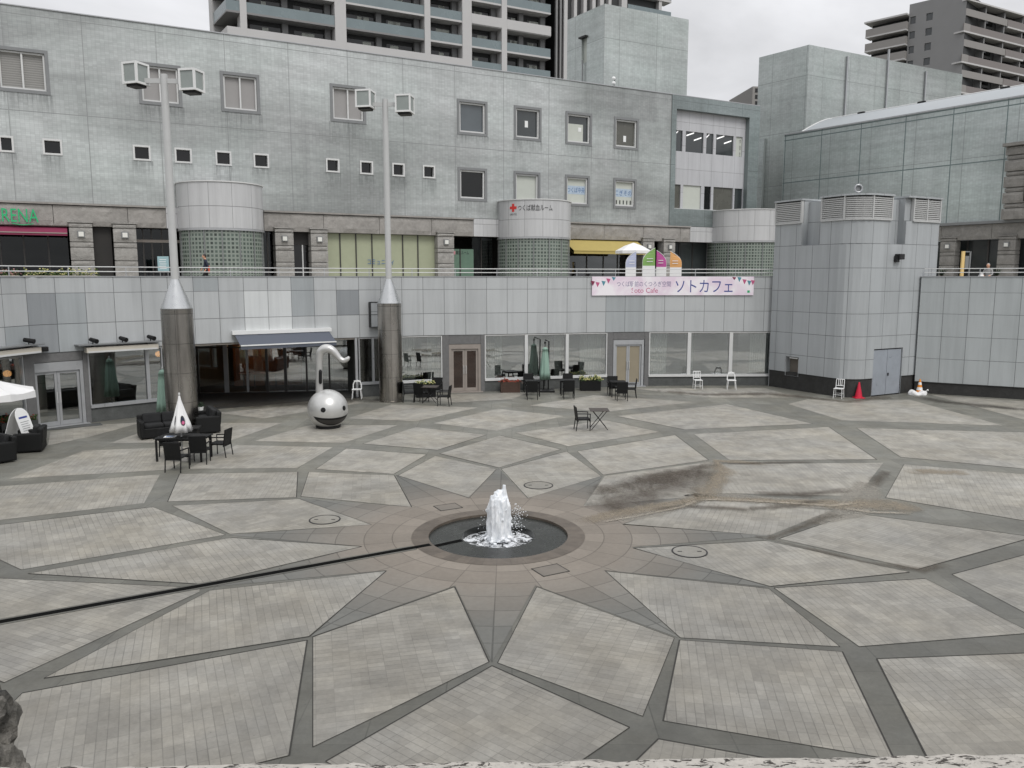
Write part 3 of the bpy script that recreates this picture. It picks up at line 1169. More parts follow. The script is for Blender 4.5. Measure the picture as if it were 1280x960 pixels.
ribbon('silt_stain', [(868, 620), (920, 622), (980, 628), (1060, 632), (1120, 634)], [0.4, 0.5, 0.5, 0.6, 0.3], M['silt_g'], 0.009)
ribbon('silt_stain', [(890, 574), (889, 590), (880, 622)], [0.3, 0.5, 0.5], M['silt_g'], 0.0095)
ribbon('silt_stain', [(1085, 600), (1078, 622), (1062, 640), (1010, 655)], [0.3, 0.6, 0.5, 0.2], M['silt_g'], 0.010)
ribbon('silt_stain', [(850, 626), (900, 624), (960, 627), (1040, 632), (1080, 627)], [0.1, 0.16, 0.14, 0.2, 0.1], M['silt_w'], 0.025)
ribbon('silt_stain', [(735, 655), (790, 646), (850, 634), (890, 618)], [0.08, 0.12, 0.14, 0.1], M['silt_w'], 0.026)
ribbon('silt_stain', [(1040, 634), (1090, 640), (1150, 642)], [0.1, 0.2, 0.1], M['silt_w'], 0.027)
ribbon('mud_stain', [(800, 640), (860, 632), (930, 636), (990, 632), (1040, 622)], [0.2, 0.4, 0.35, 0.4, 0.2], M['mud_l'], 0.024)
ribbon('mud_stain', [(890, 580), (960, 578), (1040, 577)], [0.15, 0.25, 0.1], M['mud'], 0.028)
ribbon('mud_stain', [(1062, 636), (1010, 655), (962, 673), (930, 668)], [0.3, 0.28, 0.25, 0.1], M['mud_l'], 0.017)
ribbon('mud_stain', [(940, 668), (1010, 685), (1080, 702), (1150, 712), (1200, 703)], [0.2, 0.2, 0.2, 0.3, 0.15], M['mud_l'], 0.018)
ribbon('mud_stain', [(930, 616), (1000, 618), (1080, 610)], [0.3, 0.45, 0.25], M['mud'], 0.019)
ribbon('mud_stain', [(1085, 615), (1102, 596), (1112, 584)], [0.3, 0.45, 0.15], M['mud_l'], 0.020)
ribbon('mud_stain', [(800, 487), (880, 493), (960, 492), (1060, 502), (1140, 492)], [0.6, 0.9, 1.2, 0.8, 0.8], M['mud_l'], 0.021)
ribbon('mud_stain', [(240, 510), (300, 505), (380, 504), (450, 499), (520, 503)], [0.8, 1.6, 1.7, 1.2, 0.5], M['mud_d'], 0.022)
ribbon('mud_stain', [(1140, 494), (1180, 502), (1240, 508), (1300, 514)], [0.4, 0.8, 0.9, 0.4], M['mud_d'], 0.023)


def channel():
    """open slot that drains the fountain, with stone lips"""
    a = Vector((CEN[0] - 0.78, 16.62, 0))
    b = G(0, 778)
    d = (b - a).normalized()
    e = b + d * 7
    n = Vector((-d.y, d.x, 0))
    mb = MB()
    n2 = n * .03
    for s in (-1, 1):
        o = n * s * 0.105
        mb.hexa([a + d * 1.1 + o - n2 + Vector((0, 0, -.02)), e + o - n2 + Vector((0, 0, -.02)), e + o + n2 + Vector((0, 0, -.02)), a + d * 1.1 + o + n2 + Vector((0, 0, -.02)),
                 a + d * 1.1 + o - n2 + Vector((0, 0, .011)), e + o - n2 + Vector((0, 0, .011)), e + o + n2 + Vector((0, 0, .011)), a + d * 1.1 + o + n2 + Vector((0, 0, .011))], 0)
    z = Vector((0, 0, .0135))
    w = n * 0.074
    lo = Vector((0, 0, -.05))
    c0 = a + d * .74
    mb.hexa([c0 + lo - w, e + lo - w, e + lo + w, c0 + lo + w, c0 + z - w, e + z - w, e + z + w, c0 + z + w], 1)
    # inside the basin the slot follows the sloping black stone
    q0, q1 = Vector((0, 0, -.014)), Vector((0, 0, -.040))
    mb.face([a + q0 - w * .9, c0 + q1 - w * .9, c0 + q1 + w * .9, a + q0 + w * .9], None, 1)
    return structure(mb.build('water_channel', [M['slabs'], simple('channel_gloom', srgb(8, 8, 8), 0.7, spec=0.05)]))


channel()

# ================================================================ fountain
fountain = thing('fountain', 'round sunken fountain with wet black stone ring and bubbling white jet', 'fountain', (CEN[0], 16.95, 0))
FC = (CEN[0], 16.93)


def disc_ring(r0, r1, z0, z1, n=96):
    mb = MB()
    for i in range(n):
        a, b = 2 * PI * i / n, 2 * PI * (i + 1) / n
        f = [(FC[0] + r * math.cos(t), FC[1] + r * math.sin(t), z) for r, t, z in ((r0, a, z0), (r1, a, z1), (r1, b, z1), (r0, b, z0))]
        mb.face(f, [(i / n, 0.5), (i / n, 0.6), ((i + 1) / n, 0.6), ((i + 1) / n, 0.5)])
    return mb


mb = disc_ring(1.52, 1.89, 0.010, 0.010)
mb2 = disc_ring(1.52, 1.5201, -0.06, 0.010)
mb.v, off = mb.v + mb2.v, len(mb.v)
mb.f += [tuple(i + off for i in f) for f in mb2.f]
mb.uv += mb2.uv
mb.m += mb2.m
mb.build('stone_rim', M['ring'], fountain)
mb = disc_ring(0.80, 1.525, -0.02, -0.045)
mb2 = disc_ring(0.80, 0.8001, -0.3, -0.02)
off = len(mb.v)
mb.v += mb2.v
mb.f += [tuple(i + off for i in f) for f in mb2.f]
mb.uv += mb2.uv
mb.m += mb2.m
mb.build('basin', M['ring_d'], fountain)


def pool():
    mb = MB()
    n, m = 64, 18
    vs = []
    for j in range(m + 1):
        r = 0.80 * j / m
        for i in range(n):
            a = 2 * PI * i / n
            x, y = r * math.cos(a), r * math.sin(a)
            h = noise.fractal(Vector((x * 4, y * 4, 3.1)), 1.0, 2.0, 4) * 0.05 + 0.07 * math.exp(-(r / 0.4) ** 2)
            vs.append((FC[0] + x, FC[1] + y, -0.165 + h * (1 - 0.6 * j / m)))
    fs = []
    for j in range(m):
        for i in range(n):
            fs.append((j * n + i, (j + 1) * n + i, (j + 1) * n + (i + 1) % n, j * n + (i + 1) % n))
    mb.idx(vs, fs)
    return mb.build('water_surface', M['foam'], fountain, True)


pool()


def jet():
    rnd = random.Random(4)
    mb = MB()
    JX, JY = FC[0] + 0.02, FC[1]
    # bundle of rising streams
    for k in range(150):
        a = rnd.uniform(0, 2 * PI)
        r = 0.215 * math.sqrt(rnd.random())
        h = 0.96 - 0.20 * (r / 0.215) ** 3 + rnd.uniform(-0.14, 0.06)
        if k < 4:
            h, r, a = 1.11 - 0.05 * k, 0.11, 0.1 + 0.1 * k
        x, y = JX + r * math.cos(a), JY + r * math.sin(a)
        pth, rad = [], []
        N = 7
        for i in range(N + 1):
            t = i / N
            sp = 1.06 - 0.16 * t
            pth.append((JX + (x - JX) * sp + rnd.uniform(-.008, .008), JY + (y - JY) * sp + rnd.uniform(-.008, .008), -0.1 + (h + 0.1) * t))
            rad.append((0.06 * (1 - 0.12 * t) + rnd.uniform(-.008, .012)) * (0.55 if i == N else 1))
        mb.tube(pth, rad, 7)
    # lumps where the water falls back
    for k in range(110):
        a, r = rnd.uniform(0, 2 * PI), abs(rnd.gauss(0, 1)) * 0.11 + 0.17
        s = rnd.uniform(0.02, 0.055)
        mb.sphere((JX + r * math.cos(a), JY + r * math.sin(a), -0.075 + rnd.random() * 0.16 * math.exp(-(r - .18) * 7)), (s, s, s * 0.6), 7, 5)
    for k in range(14):
        a, t = rnd.uniform(0, 2 * PI), rnd.random()
        s = rnd.uniform(0.012, 0.032)
        mb.sphere((JX + (0.27 + rnd.random() * 0.03) * math.cos(a), JY + (0.27 + rnd.random() * .03) * math.sin(a), 0.1 + t * 0.7), (s, s, s * 1.8), 6, 4)
    o = mb.build('water_jet', M['jet'], fountain, True)
    # weld the streams into one lumpy body
    rm = o.modifiers.new('remesh', 'REMESH')
    rm.mode = 'VOXEL'
    rm.voxel_size = 0.016
    dg = bpy.context.evaluated_depsgraph_get()
    me = bpy.data.meshes.new_from_object(o.evaluated_get(dg))
    o.modifiers.clear()
    old = o.data
    o.data = me
    bpy.data.meshes.remove(old)
    for v in me.vertices:
        p = Vector(v.co)
        q = noise.noise_vector(p * Vector((11, 11, 4)) if False else Vector((p.x * 13, p.y * 13, p.z * 2.2)))
        w = noise.noise_vector(Vector((p.x * 34, p.y * 34, p.z * 6)))
        v.co = p + q * 0.022 + w * 0.010
    for p in me.polygons:
        p.use_smooth = True
    me.materials.clear()
    me.materials.append(M['jet'])
    # drops thrown to the right
    db = MB()
    for k in range(150):
        u = rnd.random()
        a = rnd.gauss(0.0, 0.5)
        r = 0.33 + abs(rnd.gauss(0, 0.13))
        s = rnd.uniform(0.004, 0.013)
        db.sphere((JX + r * math.cos(a), JY + r * math.sin(a), 0.05 + rnd.random() * 0.8 * (1.2 - r)), s, 5, 4)
    for k in range(50):
        a = rnd.uniform(0, 2 * PI)
        r = 0.34 + rnd.random() * .18
        db.sphere((JX + r * math.cos(a), JY + r * math.sin(a), rnd.random() * 0.5), rnd.uniform(.004, .011), 5, 4)
    db.build('spray', M['jet'], fountain, True)['kind'] = 'stuff'


jet()

# slab covers and manholes
for i, (px, py, lab) in enumerate([(862, 690, 'round manhole cover in the pale panel right of the fountain'),
                                   (673, 607, 'round manhole cover in the panel just behind the fountain jet'),
                                   (406, 650, 'round manhole cover in the pale panel left of the fountain')]):
    c = G(px, py)
    t = thing('manhole_cover', lab, 'manhole cover', c, 0, 'manhole covers in the plaza')
    r = 0.335 if i == 0 else 0.37 if i == 1 else 0.33
    mb = MB()
    mb.lathe([(r, 0.0), (r, 0.012), (0.0001, 0.012)], (c.x, c.y, 0), 40)
    mb.build('lid', M['pave'], t)
    mb = MB()
    mb.lathe([(r, 0.0), (r, 0.016), (r + 0.03, 0.016), (r + 0.03, 0.0)], (c.x, c.y, 0), 40, close=False)
    mb.build('rim', M['iron'], t)
    for s in (-1, 1):
        mb = MB()
        mb.box((c.x + s * r * 0.6, c.y, 0.014), (0.09, 0.03, 0.006))
        mb.build('lifting_slot', M['black'], t)
for px, py, rz, lab in ((688, 713, 0.5, 'square stone access cover in front of the fountain to its right'), (560, 634, 0.5, 'square stone access cover behind the fountain to its left')):
    c = G(px, py)
    t = thing('access_cover', lab, 'access cover', c, 0, 'square covers by the fountain')
    mb = MB()
    mb.box((c.x, c.y, 0.007), (0.55, 0.42, 0.008), rz)
    mb.build('lid', simple('cover_slab', srgb(112, 106, 98), 0.6), t)
    mb = MB()
    R = Matrix.Rotation(rz, 3, 'Z')
    for dx, dy, sx, sy in ((0, .225, .59, .022), (0, -.225, .59, .022), (.285, 0, .022, .47), (-.285, 0, .022, .47)):
        q = R @ Vector((dx, dy, 0))
        mb.box((c.x + q.x, c.y + q.y, 0.007), (sx, sy, 0.012), rz)
    mb.build('rim', simple('rim_grey', srgb(58, 56, 52), 0.8), t)
# ================================================================ curved wall of the sunken plaza
ZB = 2.8
WPX = [(-60, 455), (0, 447.5), (40, 443), (70, 440.5), (250, 430), (287, 428.5), (415, 423), (442, 422.3), (505, 420.2), (552, 419), (605, 418.4), (640, 417.7), (760, 415.5), (812, 414.8), (970, 414.5)]
_w = [G(px, py, ZB) for px, py in WPX]
WALL = Curve([(-17.2, 18.0), (-18.2, 22.0)] + [(p.x, p.y) for p in _w])
SE = WALL.sx(969.5, 4.2)
S0 = 0.0


def SX(px, z=1.4, off=0.0):
    return WALL.sx(px, z, off)


ROWS = [(ZB, 0.0), (3.85, 1.0), (5.0, 2.0), (5.6, 3.0)]


def vrow(z):
    for (a, u), (b, v) in zip(ROWS, ROWS[1:]):
        if z <= b + 1e-6:
            return u + (z - a) / (b - a)
    return 3.0


SREF = SX(634, 4.2)
wall_t = thing('retaining_wall', 'curved plaza wall of grey square panels above a glazed cafe front', 'wall', WALL.P(SX(640), 0, 0))
RC0, RC1 = SX(246), SX(449)          # recessed entrance
uvw = lambda s, z: ((s - SREF) / 1.03 + 64, vrow(z) + 4)
mb = MB()
def cell_of(px, z):
    return math.floor((SX(px, z) - SREF) / 1.03 + 1e-6)


SPECIAL = {(cell_of(334, 4.4), 1): 1, (cell_of(362, 4.4), 1): 1, (cell_of(334, 3.3), 0): 1, (cell_of(362, 3.3), 0): 1,
           (cell_of(390, 4.4), 1): 3, (cell_of(428, 4.4), 1): 2, (cell_of(46, 4.4), 1): 2, (cell_of(46, 3.3), 0): 2, (cell_of(85, 4.4), 1): 3, (cell_of(85, 3.3), 0): 3,
           (cell_of(775, 4.4), 1): 3, (cell_of(800, 4.4), 1): 3, (cell_of(775, 3.3), 0): 3, (cell_of(800, 3.3), 0): 3, (cell_of(10, 3.3), 0): 3,
           (cell_of(260, 5.3), 2): 3, (cell_of(390, 5.3), 2): 3}
i0, i1 = math.floor((S0 - SREF) / 1.03), math.ceil((SE - SREF) / 1.03)
for ri, ((a, _), (b, _)) in enumerate(zip(ROWS, ROWS[1:])):
    for ci in range(i0, i1):
        sa, sb_ = max(S0, SREF + ci * 1.03), min(SE, SREF + (ci + 1) * 1.03)
        if sb_ - sa > .01:
            slab(mb, WALL, sa, sb_, a, b, -0.35, 0.0, SPECIAL.get((ci, ri), 0), uvw)
mb.build('panel_cladding', [M['panel'], M['panel_lt'], M['panel_dk'], M['panel_md']], wall_t)
mb = MB()
slab(mb, WALL, S0, SE, 5.6, 5.63, -0.42, 0.03)
mb.build('coping', M['frame'], wall_t)
# soffit strip so the ceiling of the rooms closes
mb = MB()
slab(mb, WALL, S0, SE, 2.72, 2.797, -7.0, -0.05)
mb.build('soffit', M['inner'], wall_t)
mb = MB()
slab(mb, WALL, S0, RC0, 0, 2.72, -6.2, -6.0)
slab(mb, WALL, RC0, RC1, 0, 2.72, -8.2, -8.0)
slab(mb, WALL, RC1, SE, 0, 2.72, -6.2, -6.0)
mb.build('back_wall', M['inner'], wall_t)


def win(px0, px1, sill=0.68, top=ZB - 0.02, posts=(), glass='glass', frame='frame_w', off=-0.02, name='window', dado=True, jamb=True):
    """glazed bay on the curve: px range, posts at pixel centres"""
    a, b = SX(px0), SX(px1)
    mb = MB()
    slab(mb, WALL, a, b, sill - 0.12, sill, -0.2, 0.05 + off)
    slab(mb, WALL, a, b, top - 0.04, top, -0.14, off)
    if jamb:
        slab(mb, WALL, a, a + 0.05, sill, top - 0.04, -0.16, off)
        slab(mb, WALL, b - 0.05, b, sill, top - 0.04, -0.16, off)
    for p, w in posts:
        s = SX(p)
        slab(mb, WALL, s - w / 2, s + w / 2, sill, top - 0.04, -0.16, 0.01 + off)
    o = mb.build(name, M[frame], wall_t)
    g = MB()
    slab(g, WALL, a + 0.02, b - 0.02, sill - 0.01, top - 0.02, -0.1, -0.085)
    g.build('pane', M[glass], o)
    if dado:
        d = MB()
        slab(d, WALL, a, b, 0.0, sill - 0.12, -0.25, -0.03)
        d.build('dado', M['dado'], wall_t)
    return o


def curtain(px0, px1, z0, z1, m='curtain', off=-0.3):
    mb = MB()
    a, b = SX(px0), SX(px1)
    n = 40
    for i in range(n):
        s, e = a + (b - a) * i / n, a + (b - a) * (i + 1) / n
        w0, w1 = off + 0.025 * math.sin(i * 1.3), off + 0.025 * math.sin((i + 1) * 1.3)
        mb.face([WALL.P(s, z0, w0), WALL.P(e, z0, w1), WALL.P(e, z1, w1), WALL.P(s, z1, w0)])
    return mb.build('curtain', M[m], wall_t)


def door(px0, px1, ztop, m_frame, m_leaf, lintel=0.22, off=-0.03, pane=True, fw=0.09, pull='frame_w'):
    a, b = SX(px0), SX(px1)
    mb = MB()
    slab(mb, WALL, a - .12, a, 0.03, ztop + lintel, -0.22, off)
    slab(mb, WALL, b, b + .12, 0.03, ztop + lintel, -0.22, off)
    slab(mb, WALL, a, b, ztop, ztop + lintel, -0.22, off + 0.002)
    slab(mb, WALL, a - .2, b + .2, 0.0, 0.03, -0.3, 0.22)
    d = mb.build('door', M[m_frame], wall_t)
    m = (a + b) / 2
    for p, q, hs in ((a + .01, m - .006, -1), (m + .006, b - .01, 1)):
        f = MB()
        ring_frame(f, WALL, p, q, 0.04, ztop - 0.01, fw, -0.15, -0.09)
        slab(f, WALL, p + fw, q - fw, 0.13, 0.2, -0.145, -0.095)
        lf = f.build('door_leaf', M[m_frame], d)
        g = MB()
        slab(g, WALL, p + fw, q - fw, 0.2, ztop - fw, -0.13, -0.118)
        g.build('door_pane', M[m_leaf], d)
        h = MB()
        hx = (q - 0.05) if hs < 0 else (p + 0.05)
        h.tube([WALL.P(hx, 0.9, -0.04), WALL.P(hx, 1.3, -0.04)], 0.016, 6)
        h.tube([WALL.P(hx, 0.93, -0.10), WALL.P(hx, 0.93, -0.04)], 0.012, 6)
        h.tube([WALL.P(hx, 1.27, -0.10), WALL.P(hx, 1.27, -0.04)], 0.012, 6)
        h.build('handle', M[pull], d)
    return d


def pilaster(px0, px1, z0=0.0, z1=ZB, m='pil', off=-0.01):
    mb = MB()
    slab(mb, WALL, SX(px0), SX(px1), z0, z1, -0.35, off)
    return mb.build('pilaster', M[m], wall_t)


# left cafe: window, door, window
win(-150, 33, 0.70, posts=((-60, .09),), glass='glass', frame='frame')
pilaster(33.2, 45.5)
d1 = door(46.5, 101.5, 2.1, 'frame', 'glass', 0.34)
pilaster(45.7, 105.5, 2.46, ZB, off=-0.02)
pilaster(106, 112)
win(112.2, 205, 0.68, posts=((186, .13),), glass='glass', frame='frame')
pilaster(205.2, 246, m='dado')
# window at the end of the recess, left of the second column
win(449, 477, 0.70, posts=((467, .1),), glass='glass', frame='frame')
win(477.2, 553, 0.66, glass='glass_s')
pilaster(553.2, 561.5)
d2 = door(564.5, 598, 2.12, 'frame_b', 'brown_glass', 0.22, fw=0.10)
pilaster(561.7, 601, 2.36, ZB, off=-0.02)
pilaster(601.2, 606)
win(606.2, 759, 0.64, posts=((658, .16), (709, .16)), glass='glass_s')
pilaster(759.2, 766)
M['door_blank'] = simple('beige_door_panel', srgb(146, 137, 118), 0.6, var=0.05)
d3 = door(769.5, 802, 2.16, 'frame', 'door_blank', 0.24, fw=0.08)
pilaster(766.2, 805.5, 2.42, ZB, off=-0.02)
pilaster(805.7, 811)
win(811.2, 963.5, 0.60, posts=((861.3, .18), (913.4, .18)), glass='glass_s')
curtain(812, 834, 0.62, 2.72, off=-0.2)
curtain(938, 960.5, 0.62, 2.72, off=-0.2)
curtain(607, 632, 0.62, 2.7, off=-0.7)
curtain(661, 676, 0.62, 2.7, off=-0.6)
curtain(697, 706, 0.62, 2.7, off=-0.6)
curtain(730, 757, 0.62, 2.7, off=-0.7)
curtain(506, 524, 0.62, 2.7, off=-0.8)
curtain(538, 551, 0.62, 2.7, off=-0.7)
curtain(866, 876, 0.62, 2.7, off=-1.6)
# brown drapes behind the bronze door
mb = MB()
slab(mb, WALL, SX(563), SX(599), 0.05, 2.1, -0.62, -0.6)
mb.build('drape', M['wood_d'], wall_t)
# recessed wooden cafe front: straight line set back under the overhang
RP = Plane((G(286, 491.6).x, G(286, 491.6).y), (G(384, 489.5).x - G(286, 491.6).x, G(384, 489.5).y - G(286, 491.6).y))
ra = RP.hit(240, 490)[0]
rb = RP.hit(446, 487)[0]
mb = MB()
rec = thing('cafe_front', 'recessed cafe entrance of tall panes under the dark awning beside the steel column', 'shopfront', RP.P((ra + rb) / 2, 0))
fr = MB()
for px, w in ((283, .2), (309.5, .1)):
    s = RP.hit(px, 470)[0]
    slab(fr, RP, s - w / 2, s + w / 2, 0.05, 2.72, -0.08, 0.06)
fr.build('pale_post', M['frame'], rec)
M['lamp_fill'] = simple('warm_fill_lamp', srgb(255, 190, 120), 0.5, 0.0, 0.02, emit=srgb(255, 186, 112), estr=12.0)
fr = MB()
for px, w in ((334, .12), (357, .14), (383.5, .08), (248, .08), (412, .08), (446, .1)):
    s = RP.hit(px, 470)[0]
    slab(fr, RP, s - w / 2, s + w / 2, 0.05, 2.72, -0.08, 0.055)
slab(fr, RP, ra, rb, 0.0, 0.05, -0.12, 0.1)
slab(fr, RP, ra, rb, 2.2, 2.27, -0.07, 0.045)
fr.build('dark_post', M['frame_d'], rec)
g = MB()
slab(g, RP, ra, RP.hit(283, 470)[0] - .1, 0.05, 2.72, -0.03, -0.02)
slab(g, RP, RP.hit(334, 470)[0] + .06, rb, 0.05, 2.72, -0.03, -0.02)
g.build('pane', M['glass_s'], rec)
g = MB()
slab(g, RP, RP.hit(283, 470)[0] + .1, RP.hit(334, 470)[0] - .06, 0.05, 2.72, -0.03, -0.02)
g.build('door_pane', M['glass_c'], rec)
mb = MB()
slab(mb, RP, RP.hit(280, 470)[0], RP.hit(350, 470)[0] + .8, 0.02, 2.7, -2.6, -2.5)
for k in range(4):
    s = RP.hit(290 + k * 14, 470)[0]
    slab(mb, RP, s, s + .36, 1.5 + .06 * (k % 2), 2.05, -2.49, -2.44, 1)
    slab(mb, RP, s, s + .5, 0.72, 0.77, -2.0 + .2 * (k % 2), -1.4, 0)
    slab(mb, RP, s + .22, s + .28, 0.02, 0.72, -1.75, -1.69, 2)
mb.build('wooden_interior', [M['wood'], M['inner'], M['wood_d']], rec)
for k in range(3):  # unseen lamps added near the ceiling to brighten and warm the wooden interior
    s = RP.hit(290 + k * 16, 470)[0]
    p = RP.P(s + .2, 2.42, -1.1 - .3 * k)
    t = thing('pendant_lamp', ('leftmost', 'middle', 'rightmost')[k] + ' of three unseen lamps added behind the wooden cafe door under the slate awning', 'lamp', p, 0, 'lamps behind the wooden cafe door')
    mb = MB()
    mb.sphere(p, (.12, .12, .1), 14, 9)
    mb.build('globe', M['lamp_fill'], t, True)
    mb = MB()
    mb.tube([p + Vector((0, 0, .09)), Vector((p.x, p.y, 2.72))], .008, 5)
    mb.build('cord', M['black'], t)
# dark wet floor of the recess
mb = MB()
for i in range(16):
    a, b = RC0 + (RC1 - RC0) * i / 16, RC0 + (RC1 - RC0) * (i + 1) / 16
    f = [WALL.P(a, .006, .15), WALL.P(b, .006, .15), WALL.P(b, .006, -7.5), WALL.P(a, .006, -7.5)]
    mb.face(f, [(v.x, v.y) for v in f])
structure(mb.build('recess_floor', M['plinth']))
# side cheek closing the recess on the right and left
mb = MB()
for s in (RC1,):
    slab(mb, WALL, s - .06, s + .06, 0.0, 2.72, -3.6, -0.25)
mb.build('recess_cheek', M['dado'], wall_t)
post = MB()
s = SX(446)
slab(post, WALL, s - .055, s + .055, 0.0, ZB, -0.2, -0.02)
post.build('corner_post', M['frame'], wall_t)

# lit pendant lamps inside the cafe
for px, py, lab in ((199, 442.5, 'lit orange globe lamp seen through glass beside the left steel column'), (9, 467, 'lit orange globe lamp seen in the window above the white parasol')):
    s = SX(px, 2.2, -0.45)
    p = WALL.P(s, 0, -0.45)
    z = AtY(px, py, p.y).z
    t = thing('pendant_lamp', lab, 'lamp', (p.x, p.y, z), 0, 'orange lamps in the cafe')
    mb = MB()
    mb.sphere((p.x, p.y, z), (.14, .14, .12), 16, 10)
    mb.build('globe', M['lamp_or'], t, True)
    mb = MB()
    mb.tube([(p.x, p.y, z + .1), (p.x, p.y, 2.72)], .008, 5)
    mb.build('cord', M['black'], t)

# railing on the coping
rail_t = thing('railing', 'thin pale metal railing along the top of the curved panel wall', 'railing', WALL.P(SX(640), 5.63, -0.2))
for z in (5.80, 5.98):
    mb = MB()
    L = [S0 + (SE - S0) * i / 80 for i in range(81)]
    mb.tube([WALL.P(s, z, -0.2) for s in L], 0.022, 6)
    mb.build('rail', M['frame_w'], rail_t)
k = 0
s = S0 + .4
while s < SE:
    mb = MB()
    mb.tube([WALL.P(s, 5.61, -0.2), WALL.P(s, 5.98, -0.2)], 0.018, 6)
    mb.build('post', M['frame'], rail_t)
    s += 2.06

# upper terrace slab behind the walls
mb = MB()
L = [S0 + (SE - S0) * i / 60 for i in range(61)]
near = [WALL.P(s, DECK, -0.36) for s in L]
far = []
for p in near:
    d = Vector((p.x - CEN[0], p.y - 6.0, 0)).normalized()
    far.append(Vector((p.x + d.x * 40, p.y + d.y * 40, DECK)))
for i in range(60):
    f = [near[i], near[i + 1], far[i + 1], far[i]]
    mb.face(f, [(v.x, v.y) for v in f])
TE, TF = near[-1], far[-1]
more = [Vector((24, 40, DECK)), Vector((34, 33, DECK)), Vector((44, 20, DECK))]
mfar = [Vector((44, 78, DECK)), Vector((70, 66, DECK)), Vector((80, 30, DECK))]
prev = (TE, TF)
for a, b in zip(more, mfar):
    f = [prev[0], a, b, prev[1]]
    mb.face(f, [(v.x, v.y) for v in f])
    prev = (a, b)
structure(mb.build('terrace', M['cap']))

# ================================================================ corner tower
D0 = Vector((0.882, 0.471)).normalized()
E0 = Vector((0.471, -0.882)).normalized()
TA = Vector((13.25, 41.0))
TB = TA + E0 * 5.0
TCL = 5.7
RAD = 1.05


def tower_plan(o=0.0):
    """outline from the left end round the nose to the right end; o = outward offset"""
    pts = []
    B = TB
    n1, n2 = -D0, E0          # outward normals of left and right face
    a = TA + n1 * o
    c = B - E0 * RAD + D0 * RAD
    for i in range(9):
        t = i / 8 * PI / 2
        dirv = n1 * math.cos(t) + n2 * math.sin(t)
        pts.append(c + dirv * (RAD + o))
    e = B + D0 * TCL + n2 * o
    return [a] + pts + [e]


class Poly:
    step = 0.35

    def __init__(self, pts):
        self.q = pts
        self.s = [0]
        for a, b in zip(pts, pts[1:]):
            self.s.append(self.s[-1] + (b - a).length)
        self.L = self.s[-1]

    def P(self, s, z, off=0.0):
        S = self.s
        i = 0
        while i < len(S) - 2 and S[i + 1] < s - 1e-9:
            i += 1
        t = (s - S[i]) / (S[i + 1] - S[i])
        p = self.q[i].lerp(self.q[i + 1], t) if 0 <= t <= 1 else self.q[i] + (self.q[i + 1] - self.q[i]) * t

        def nn(j):
            a = self.q[max(j, 0)]
            b = self.q[min(j + 1, len(self.q) - 1)]
            d = (b - a).normalized()
            return Vector((d.y, -d.x))
        n = nn(i)
        if 1 <= i <= len(self.q) - 3:
            # smooth normals round the nose
            na, nb = (nn(i - 1) + nn(i)).normalized(), (nn(i) + nn(i + 1)).normalized()
            n = na.lerp(nb, max(0, min(1, t))).normalized()
        return Vector((p.x + n.x * off, p.y + n.y * off, z))


TW = Poly(tower_plan())


def tsx(px, z):
    lo, hi = 0.0, TW.L
    for _ in range(40):
        m = (lo + hi) / 2
        if proj(TW.P(m, z))[0] < px:
            lo = m
        else:
            hi = m
    return lo


def tz(px, py):
    z = 5.0
    for _ in range(5):
        p = TW.P(tsx(px, z), 0)
        z = AtY(px, py, p.y).z
    return z


tow = thing('corner_tower', 'grey panelled corner tower with rounded nose and louvred crown', 'tower', (TB.x + .8, TB.y + 1.2, 0))
tz_seam = [tz(1060, y) for y in (304.5, 335, 364.5, 392.5, 421, 450)]
TROWS = [0.86] + sorted(round(z, 3) for z in tz_seam)
print('tower rows', TROWS)
TX0 = tsx(1060, 5)


def tv(z):
    for i, (a, b) in enumerate(zip(TROWS, TROWS[1:])):
        if z <= b:
            return i + (z - a) / (b - a)
    return len(TROWS) - 1 + (z - TROWS[-1]) / 1.1


uvt = lambda s, z: ((s - TX0) / 1.03 + 32, tv(z) + 3)
NB = TROWS[-1]                    # floor of the notches
mb = MB()
rc = (tsx(982, 1.5), tsx(998, 1.5), tz(990, 470), tz(990, 446))
dr = (tsx(1091, 1.2), tsx(1127, 1.2), 0.0, tz(1110, 435.5))
holed(mb, TW, 0, TW.L, 0.86, NB, [rc, dr], 0.35, 0, 0, uvt, TROWS)
top = [TW.P(TW.L * i / 60, NB) for i in range(61)]
back = [Vector((TA.x + D0.x * 7.2, TA.y + D0.y * 7.2, NB))]
mb.face(top + back)
b0, b1 = TW.P(TW.L, 0), TW.P(0, 0)
bk = Vector((TA.x + D0.x * 7.2, TA.y + D0.y * 7.2, 0))
for p, q in ((b0, bk), (bk, b1)):
    mb.face([(p.x, p.y, 0), (q.x, q.y, 0), (q.x, q.y, NB), (p.x, p.y, NB)], [(0, 0), (6, 0), (6, 6), (0, 6)])
mb.build('wall', M['panel_t'], tow)
mb = MB()
slab(mb, TW, 0.0, dr[0], 0.0, 0.86, -0.3, -0.04)
slab(mb, TW, dr[1], TW.L, 0.0, 0.86, -0.3, -0.04)
mb.build('plinth', M['plinth'], tow)
mb = MB()
slab(mb, TW, rc[0], rc[1], rc[2], rc[3], -0.36, -0.33)
mb.build('recess_panel', simple('recess_taupe', srgb(110, 104, 96), 0.6), tow)
mb = MB()
slab(mb, TW, rc[0] + .15, rc[1] - .15, rc[3] - .1, rc[3] - .04, -0.3, -0.1)
mb.build('recess_light', M['white_pl'], tow)
mb = MB()
m_ = (dr[0] + dr[1]) / 2
for a, b in ((dr[0] + .04, m_ - .01), (m_ + .01, dr[1] - .04)):
    slab(mb, TW, a, b, 0.04, dr[3] - .06, -0.1, -0.05)
dd = mb.build('door', simple('zinc_door', srgb(156, 162, 170), 0.35, 0.1, 0.08), tow)
mb = MB()
